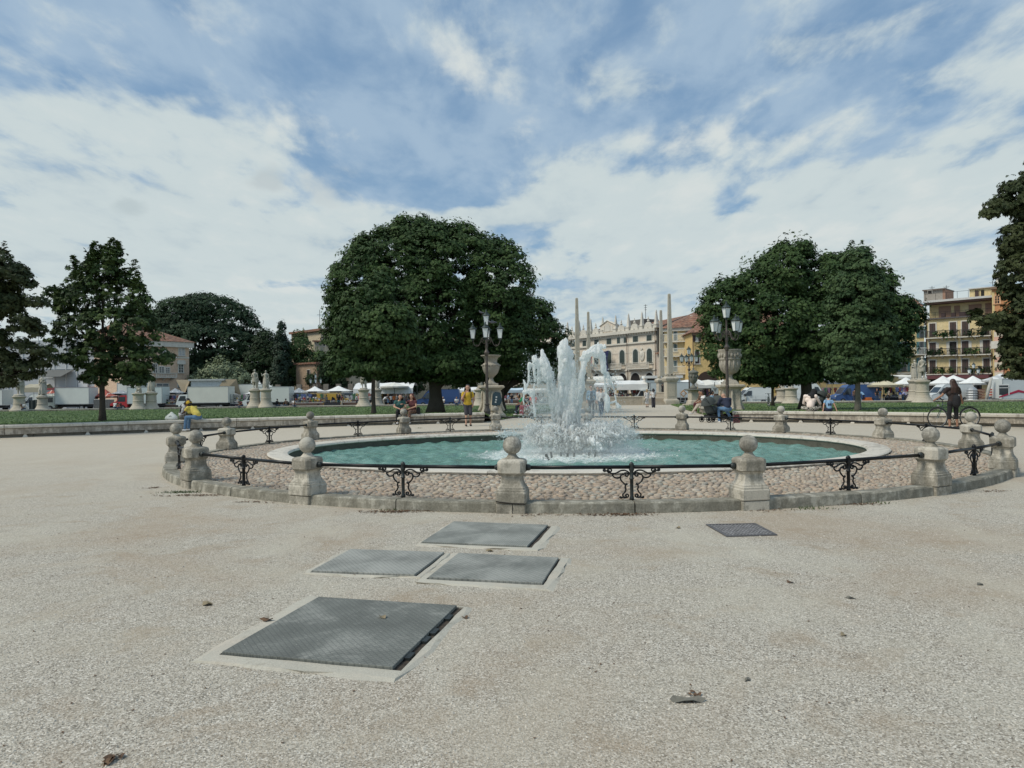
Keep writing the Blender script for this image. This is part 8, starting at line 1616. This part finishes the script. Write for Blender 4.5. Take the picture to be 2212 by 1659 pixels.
# ---- left half
box_truck('white box truck cut off at the left edge behind the first statue', 0, 102, -60, 17, 842, wht, 'edgewhite', cab=False)
van('white camper van behind the statues near the left edge', 88, 104, 5.2, 2.5, wht, 'camper'); 
awning('folded tan tarpaulin awning right of the left statues', 60, 103, 829, 847, 101, canvas('khaki', (.42, .38, .28)), 2.6, .7, slope=1.0)
t = thing('tarpaulin_fence', 'dark green tarpaulin screen below the tan awning at left', 'tarpaulin', (X(80, 99), 99, MZ)); m = MB(); n = 12; hw = (X(98, 99)-X(62, 99))/2; V = [(-hw+2*hw*i/n, .12*sin(i*1.9), z_) for i in range(n+1) for z_ in (0, .9+.05*sin(i*2.1), 1.62-.06*sin(i*.9))]; F = [(i*3+j, (i+1)*3+j, (i+1)*3+j+1, i*3+j+1) for i in range(n) for j in range(2)]; m.add(V, F); m.add(np.array(V)+np.array([0, .02, 0]), [f[::-1] for f in F]); m.build('sheet', plain('tarp_green', (.030, .042, .036), .7), t); m = MB(); [m.tube([(x, .15, 0), (x, .15, 1.7)], .03, 5) for x in (-hw, 0, hw)]; m.build('posts', iron, t)
parasol('red striped market umbrella just left of the old cream truck', 113, 842.5, 857, 52, 105, redst)
box_truck('old white box truck with small cream cab near the slim maple trunk', 165, 103, 129, 202, 837, (.62, .64, .54), 'oldcream', 1.95)
t = thing('mesh_fence', 'grey mesh fence between the cream truck and the red truck', 'fence', (X(224, 101), 101, MZ)); hw = (X(247, 101)-X(203, 101))/2; m = MB(); m.boxm((-hw, -.01, .1), (hw, .01, 1.55)); m.build('mesh', plain('mesh_grey', (.12, .125, .12), .9, var=.3, sc=4), t); m = MB(); [m.tube([(x, 0, 0), (x, 0, 1.6)], .03, 5) for x in np.linspace(-hw, hw, 5)]; m.tube([(-hw, 0, 1.56), (hw, 0, 1.56)], .03, 5); m.build('posts', plain('frame_steel', (.25, .26, .27), .5, .5), t)
parasol('red striped market umbrella behind the slim maple trunk', 227, 841, 856, 46, 104.5, redst)
parasol('blue grey striped umbrella between the maple trunk and the red cab', 263, 842, 850, 46, 107, blust)
box_truck('white box truck with a red cab behind the crouching statue', 300, 101, 284, 358, 836, (.45, .035, .04), 'redcab', 2.3, hood=True, boxcol=(.55, .62, .60))
box_truck('pale caravan top behind the red cabbed truck', 290, 108, 262, 312, 827, wht, 'pale2', cab=False)
parasol('blue grey striped umbrella over the flower stand left of the tan winged stall', 379, 839, 848, 40, 104, blust)
stall('flower stand with bunches between the red and the cream trucks', 359, 392, 101.5, racks=True, seed=1)
t = thing('stall_truck', 'tall market stall truck with raised side and two tan canvas wings', 'truck', (X(455, 106), 106, MZ)); hw = (X(489, 106)-X(418, 106))/2; zt = ZV(455, 819, 106)-MZ; m = MB(); m.boxm((-hw, -1.1, .6), (hw, 1.1, zt-.25)); m.build('cargo_box', plain('box_stall', (.60, .63, .62), .5), t); m = MB(); m.boxm((-hw-.2, -1.5, zt-.25), (hw+.2, 1.2, zt)); m.build('raised_side', plain('trim_alloy', (.42, .44, .43), .5, .3), t); wheels(t, (-hw+.8, hw-.9), 2.1, .4)
z = zt-.1; xl = -hw; wl = hw*.95
for s, nm in ((-1, 'canvas_wing'), (1, 'canvas_wing')):
    m = MB(); P = [(s*hw, -1.3, z), (s*(hw+.2), 1.2, z), (s*(hw+wl), -.8, z+.05), (s*(hw+wl*.35), -1.6, z-2.1 if s > 0 else z-2.3)] if s < 0 else [(s*hw, -1.3, z), (s*(hw+1.9), -1.2, z+.0), (s*(hw+2.4), -.9, z-2.3), (s*(hw-.7), -1.5, z-1.2)]
    P = np.array(P, float); c = P.mean(0)+np.array([0, -.25, -.15]); P2 = np.vstack([P, c]); F = [(0, 1, 4), (1, 2, 4), (2, 3, 4), (3, 0, 4)]; m.add(P2, F); m.add(P2+np.array([0, .03, .02]), [f[::-1] for f in F]); m.build(nm, tan, t)
m = MB(); m.boxm((-hw-1.6, -.6, .8), (-hw-.05, .8, zt-.9)); m.build('dark_interior', dark_in, t)
box_truck('large cream white box truck behind the couple on the left wall', 455, 101, 413, 500, 835, wht, 'couple', 1.7, boxcol=(.72, .72, .63))
stall('dark flower and plant stall right of the large cream truck', 501, 531, 101, racks=True, seed=2)
box_truck('white box truck with sloping bonnet behind the two left statues', 590, 101, 560, 630, 835.5, wht, 'bonnet', 2.2, hood=True)
box_truck('white caravan top between the olive bush and the soldier statue', 545, 109, 522, 572, 830, wht, 'caravan3', cab=False); parasol('plain white umbrella behind the soldier statue', 548, 842, 850, 36, 106, ws)
parasol('blue grey striped umbrella at the tail of the white bonnet truck', 646, 838, 848, 44, 104, blust); parasol('white square umbrella left of the yellow van', 680, 834.5, 845, 46, 103, ws); parasol('wide white umbrella over the yellow van', 731, 833.5, 844.5, 62, 103, ws)
stall('metal shelf racks of goods left of the yellow van', 628, 700, 100, racks=True, seed=3); stall('long dark covered table in front of the yellow van', 702, 738, 100, seed=4, hang=False, dark=True)
van('bright yellow van under the wide white umbrella', 715, 108, 6.0, 2.35, (.55, .36, .07), 'yellow', flip=True)
def car(label, u, d, col, name, z):
    t = thing('parked_car', label, 'car', (X(u, d), d, z), pi); mt = plain('paint_'+name, col, .3, .1, .04, 2); profile_body(t, [(-2.1, .3), (-2.15, .6), (-2.0, .78), (-1.2, .92), (-.55, 1.38), (.2, 1.46), (1.2, 1.42), (1.75, 1.05), (2.05, .98), (2.1, .4)], 1.75, mt, inset=.2, zi=.9)
    for s in (-1, 1): m = MB(); Q = [(-1.05, .96), (1.55, 1.02), (1.15, 1.34), (.2, 1.38), (-.5, 1.31)]; y = lambda b: .875*(1-.2*max(0, b-.9)/1.4)+.006; m.loft([[(a, s*(y(b)-.04), b) for a, b in Q], [(a, s*y(b), b) for a, b in Q]][::s]); m.build('side_window', vglass, t); m = MB(); m.sph((-2.02, s*.62, .66), (.1, .18, .09), 8, 5); m.build('headlight', lampw, t)
    wheels(t, (-1.3, 1.3), 1.75, .31); return t
car('silver car parked behind the yellow van bonnet', 757, 112, (.50, .52, .54), 'silver', MZ+.7); car('white car glimpsed between the two white umbrellas', 664, 112, (.6, .6, .6), 'whitecar', MZ+.6)
stall('cluttered stall with goods and parasol base right of the yellow van', 742, 800, 101, seed=5)
awning('big white marquee behind the two seated women', 771, 897, 826, 850, 104, ws, 5, .75, sag=.22, slope=.8); parasol('cream open umbrella above the white marquee', 852, 826, 834.5, 62, 101.5, offw, 8); stall('clothes stall under the big white marquee', 820, 896, 103.5, seed=6, z=MZ)
van('blue van, nose to the left, behind the huge chestnut trunk', 947, 99.5, 6.0, 2.45, (.04, .085, .22), 'blue', z=MZ)
awning('low white awning behind the man in mustard tee', 990, 1056, 836, 848, 106, ws, 4, .4); box_truck('white trailer box with a small ladder right of the left urn', 1055, 99, 1046, 1062, 843, wht, 'ladder', cab=False); awning('pale blue and white awnings under the trees behind the left jets', 1066, 1130, 838, 848, 106, canvas('paleblue', (.50, .62, .68)), 4, .4); awning('pale awnings behind the left fountain jet', 1132, 1240, 838, 848, 105, offw, 4, .4); stall('dark clothes stall under the trees left of the jets', 1062, 1130, 104, seed=7); stall('clothes stall behind the main jet', 1135, 1240, 104, seed=8)
# ---- right half
awning('grey white awning right of the main jet', 1262, 1343, 812, 825, 104, offw, 4, .35); awning('long white awning with deep valance left of the white stall truck', 1328, 1394, 821.5, 842, 98, ws, 3.4, .8, slope=.5); awning('white awning behind the right jet', 1240, 1330, 826, 842, 101, ws, 3.4, .7); stall('dark stall hung with shoes and bags left of the white stall truck', 1278, 1384, 98.5, seed=9, racks=True, dark=True, height=2.5)
t = thing('orange_basket', 'orange covered basket on the stall edge behind the right jet', 'basket', (X(1334, 96), 96, MZ+.55)); m = MB(); m.lathe([(.5, 0), (.62, .25), (.5, .5), (.2, .62)], n=12); m.build('basket', plain('coral', (.60, .16, .09), .8), t, smooth=True); m = MB(); m.tube([(-.5, 0, .3), (-.3, 0, .75), (.3, 0, .75), (.5, 0, .3)], .03, 5); m.build('handle', blk, t)
box_truck('white stall truck with lifted roof hatch behind the bridge', 1440, 97, 1401, 1494, 826, wht, 'stallwhite', 2.4, hood=True, boxcol=(.60, .66, .66))
t = thing('roof_hatch', 'raised white roof hatch above the white stall truck', 'hatch', (X(1430, 97), 97, ZV(1430, 826, 97))); hw = (X(1471, 97)-X(1389, 97))/2; zt = ZV(1430, 811.5, 97)-ZV(1430, 826, 97); m = MB(); m.boxm((-hw, -1.2, zt-.35), (hw, 1.0, zt)); m.build('hatch', ws, t); m = MB(); m.boxm((-hw+.2, -1.0, -.0), (hw-.3, -.95, zt-.36)); m.build('panel', plain('box_stallwhite', (.6, .66, .66)), t); m = MB(); m.boxm((-hw+.4, -1.03, zt-.62), (-hw+2.3, -1.001, zt-.40)); m.build('vent', dark_in, t)
m = MB(); t = thing('small_lettering', 'small dark lettering on the side of the white stall truck', 'lettering', (X(1407.5, 95.8), 95.78, ZV(1407, 844.5, 95.8)))
tx = bpy.data.curves.new('letters', 'FONT'); tx.body = 'MACC'; tx.size = .22; tx.extrude = .004; to = bpy.data.objects.new('tmp_text', tx); COL.objects.link(to); bpy.context.view_layer.update(); me = bpy.data.meshes.new_from_object(to.evaluated_get(bpy.context.evaluated_depsgraph_get())); bpy.data.objects.remove(to); lo = bpy.data.objects.new('letters', me); COL.objects.link(lo); lo.parent = t; lo.rotation_euler = (pi/2, 0, 0); lo.location = (-.45, 0, 0); me.materials.append(iron)
awning('white tent roofs between the obelisk and the lidded urn', 1463, 1512, 820, 836, 99, ws, 4, .6, sag=.25); awning('crumpled white tents between the urns', 1500, 1566, 820, 838, 98, offw, 4, .5, sag=.3); t = thing('white_tarp', 'white hanging tarpaulin beside the lidded urn', 'tarpaulin', (X(1476, 97), 97, MZ)); m = MB(); m.boxm((-.9, 0, .6), (.9, .04, 3.0)); m.build('sheet', offw, t); m = MB(); m.tube([(-.9, .02, 0), (-.9, .02, 3.05)], .03, 5); m.build('pole', iron, t)
t = thing('hazard_sign', 'orange and white diamond sign behind the lidded urn', 'sign', (X(1476, 94.5), 94.5, ZV(1476, 850, 94.5))); m = MB(); m.prism([(-.5, 0), (0, .5), (.5, 0), (0, -.5)], -.02, .02, 'y'); m.build('plate', plain('sign_orange', (.60, .30, .10), .6), t); m = MB(); m.prism([(-.3, 0), (0, .3), (.3, 0), (0, -.3)], -.035, -.021, 'y'); m.build('centre', ws, t)
t = thing('step_ladder', 'small pale ladder below the orange diamond sign', 'ladder', (X(1475, 94), 94, MZ)); m = MB(); [m.boxm((x-.03, -.03, 0), (x+.03, .03, 1.6)) for x in (-.3, .3)]; [m.boxm((-.3, -.05, .3*k), (.3, .05, .3*k+.05)) for k in range(1, 6)]; m.build('ladder', plain('ladder_pale', (.5, .5, .46), .6), t)
stall('crowded stall under the crumpled white tents', 1512, 1566, 98, seed=10)
t = thing('road_sign', 'back of a white road sign with a triangle left of the right urn', 'sign', (X(1544, 76), 76, TZ(76))); m = MB(); m.tube([(0, 0, 0), (0, 0, 2.4)], .035, 6); m.build('post', iron, t); m = MB(); m.boxm((-.38, -.06, 1.15), (.38, -.036, 1.95)); m.build('plate', plain('sign_white', (.5, .52, .52), .5), t); m = MB(); m.prism([(-.22, 1.75), (.22, 1.75), (0, 1.35)], -.075, -.062, 'y'); m.build('triangle', plain('sign_grey', (.2, .2, .2), .5), t)
van('old white van, nose left, right of the right urn', 1624, 92, 4.6, 2.25, wht, 'oldvan'); t = thing('bollard', 'grey bollard standing before the old white van', 'bollard', (X(1611, 88.5), 88.5, MZ)); m = MB(); m.lathe([(.14, 0), (.13, .95), (.10, 1.05), (.03, 1.08)], n=10); m.build('post', plain('bollard_grey', (.35, .35, .32), .8), t, smooth=True)
t = thing('blue_curtain', 'hanging blue purple curtain between the white vans', 'curtain', (X(1661, 93), 93, MZ)); m = MB(); n = 10; V = [(-.45+.09*i, .06*(-1)**i, z_) for i in range(n+1) for z_ in (.1, 2.3)]; F = [(i*2, i*2+2, i*2+3, i*2+1) for i in range(n)]; m.add(V, F); m.add(np.array(V)+np.array([0, .02, 0]), [f[::-1] for f in F]); m.build('cloth', plain('curtain_blue', (.07, .07, .30), .8), t); m = MB(); m.tube([(-.6, 0, 2.33), (.6, 0, 2.33)], .03, 5); [m.tube([(x, 0, 0), (x, 0, 2.33)], .03, 5) for x in (-.58, .58)]; m.build('rail', iron, t)
stall('dark stall between the white vans behind the thin young tree', 1667, 1700, 96, seed=11, dark=True)
van('large white van behind the thick right chestnut trunk', 1738, 93, 5.8, 2.75, wht, 'bigwhite', flip=True)
awning('white check awning left of the pale trunk', 1772, 1850, 815, 829, 99, blust, 4, .35); stall('dark open stall with clothes under the white check awning', 1772, 1812, 97, seed=12); awning('white awning over the white van and blue van gap', 1716, 1785, 812, 824, 101, ws, 4, .4)
van('blue van, nose left, behind the pale tree trunk', 1845, 92, 5.7, 2.45, (.045, .10, .25), 'blue2'); t = thing('trolley', 'leaning pale hand trolley beside the blue van', 'trolley', (X(1858, 89.5), 89.5, MZ)); m = MB(); m.tube([(-.35, 0, 1.7), (.35, 0, 0)], .04, 6); m.tube([(-.35, .4, 1.7), (.35, .4, 0)], .04, 6); [m.tube([(-.35+.7*f, 0, 1.7-1.7*f), (-.35+.7*f, .4, 1.7-1.7*f)], .03, 5) for f in (0, .25, .5, .75)]; m.build('frame', plain('ladder_blue', (.35, .42, .50), .5), t)
t = thing('orange_crate', 'orange crates below the blue van tail', 'crate', (X(1873, 90), 90, MZ+.1)); m = MB(); m.box((0, 0, .2), (1.1, .6, .4)); m.box((.1, 0, .55), (.7, .5, .28)); m.build('crate', plain('crate_orange', (.55, .16, .04), .7), t)
parasol('cream oval umbrella above the crowd at right', 1908, 820, 831.5, 80, 91.5, cream, 8); parasol('white umbrella left of the statue pair', 1957, 815, 829, 62, 94, ws, 8); parasol('white umbrella just right of the statue pair', 2037, 812, 828, 66, 95, ws, 8); parasol('white umbrella left of the trailer', 2102, 812, 827.5, 68, 94, ws, 8); parasol('white umbrella partly hidden behind its neighbours at right', 2060, 810.5, 822, 66, 100, ws, 8); parasol('white umbrella behind the cream oval one', 1890, 812, 826, 66, 97, ws, 8); parasol('big grey striped umbrella above the trailer', 2162, 807, 821, 84, 93, grst, 8); awning('white awning behind the right crowd', 1925, 1985, 809, 818, 101, offw, 4, .3)
stall('tables with bags and boxes under the cream umbrella', 1904, 1978, 92.5, seed=13); stall('clothes stall right of the white van', 2070, 2112, 95, seed=14); stall('dark stall under the white umbrella left of the statue pair', 1940, 1990, 96, seed=15, dark=True)
van('clean white van behind the woman with the bicycle', 2048, 91, 5.4, 2.35, (.66, .69, .68), 'clean')
t = thing('silver_churns', 'stack of silver ribbed containers right of the white van', 'container stack', (X(2099, 89), 89, MZ)); m = MB(); m.lathe([(.62, 0), (.66, .1), (.6, .2), (.66, .35), (.6, .5), (.66, .65), (.6, .8), (.66, .95), (.6, 1.1), (.66, 1.25), (.6, 1.4), (.66, 1.55), (.5, 1.75), (.3, 1.95)], n=16); m.build('stack', plain('silver_tin', (.42, .43, .43), .4, .5), t)
t = thing('wooden_crates', 'tall wooden crate stack between the churns and the trailer', 'crate stack', (X(2117, 89), 89, MZ)); m = MB(); [m.box((0, 0, .15+.34*k), (.8, .6, .26)) for k in range(5)]; m.build('crates', plain('crate_wood', (.36, .24, .17), .8, var=.3, sc=6), t); m = MB(); [m.boxm((-.41, -.32, .28+.34*k), (.41, -.30, .32+.34*k)) for k in range(5)]; m.build('slats', plain('slat_red', (.35, .08, .07), .8), t)
t = thing('canvas_pillar', 'slanting rolled canvas post left of the trailer', 'canvas roll', (X(2137, 88), 88, MZ)); m = MB(); m.tube([(-.5, 0, 0), (-.1, 0, 1.6), (.3, 0, 3.1)], [.12, .2, .14], 8); m.build('roll', plain('roll_grey', (.45, .44, .40), .8), t, smooth=True)
box_truck('white trailer with a red wavy stripe and dark window at the right edge', 2200, 88, 2152, 2330, 817.5, wht, 'trailer', cab=False, name='trailer', cat='trailer', boxcol=(.62, .66, .65), base=.45)
t = thing('box_sign', 'red and white striped box side beside the trailer door', 'box', (X(2143, 89), 89, MZ+.7)); m = MB(); m.box((0, 0, .5), (.7, .5, 1.0)); m.build('box', stripes('red_white_box', (.5, .08, .05), (.65, .6, .55), 3, 2, .5), t)
tr = [o for o in bpy.data.objects if o.name.startswith('trailer') and o.parent is None][0]; bx0 = tr.location.x
def trl(u, v): p = D(u, v, 86.85); return p[0]-bx0, p[2]-MZ
m = MB(); (x0, z1), (x1, z0) = trl(2158, 832.5), trl(2178, 853); m.boxm((x0, -1.185, z0), (x1, -1.155, z1)); m.build('window', vglass, tr); m = MB(); m.boxm((x0-.1, -1.20, (z0+z1)/2+.25), (x1+.1, -1.186, (z0+z1)/2+.33)); m.boxm((x0-.12, -1.20, z1), (x1+.12, -1.152, z1+.12)); m.boxm((x1, -1.2, z0), (x1+.12, -1.152, z1)); m.build('window_frame', ws, tr)
m = MB(); pts = [trl(2158, 858), trl(2180, 851), trl(2200, 844.5), trl(2212, 847), trl(2260, 846)]; wdt = [.08, .11, .15, .11, .11]; V = [(x, -1.19, z+w_) for (x, z), w_ in zip(pts, wdt)]+[(x, -1.19, z-w_) for (x, z), w_ in zip(pts, wdt)]; V += [(a, -1.153, c) for a, b, c in V]; n = len(pts); F = [(i, n+i, n+i+1, i+1) for i in range(n-1)]+[(2*n+i, 2*n+i+1, 3*n+i+1, 3*n+i) for i in range(n-1)]+[(i, i+1, 2*n+i+1, 2*n+i) for i in range(n-1)]; m.add(V, F); m.build('red_stripe', plain('stripe_red', (.42, .02, .06), .5), tr)
# pigeons on lamps
for i, (u, d, z) in enumerate([(1042, 38.6, 5.66), (1062, 38.3, 5.1), (1068, 38.6, 5.15)]):
    t = thing('pigeon', ['grey pigeon on the top lantern of the left street lamp', 'grey pigeon perched left of the right lantern of the left street lamp', 'grey pigeon perched on the right lantern of the left street lamp'][i], 'pigeon', (X(u, d), d, z)); m = MB(); m.cap((-.06, 0, .1), (.10, 0, .06), .05, .035, 8); m.cap((-.10, 0, .15), (-.12, 0, .18), .03, .028, 8); m.cap((.10, 0, .06), (.20, 0, .03), .03, .015, 6); m.cap((-.14, 0, .18), (-.165, 0, .175), .010, .006, 5); o = m.build('body', plain('pigeon_grey', (.11, .115, .13), .7), t, smooth=True); remesh(o, .012); m = MB(); [m.tube([(0, y, .06), (0, y, 0)], .006, 4) for y in (-.02, .02)]; m.build('legs', plain('pigeon_leg', (.3, .1, .1), .7), t)
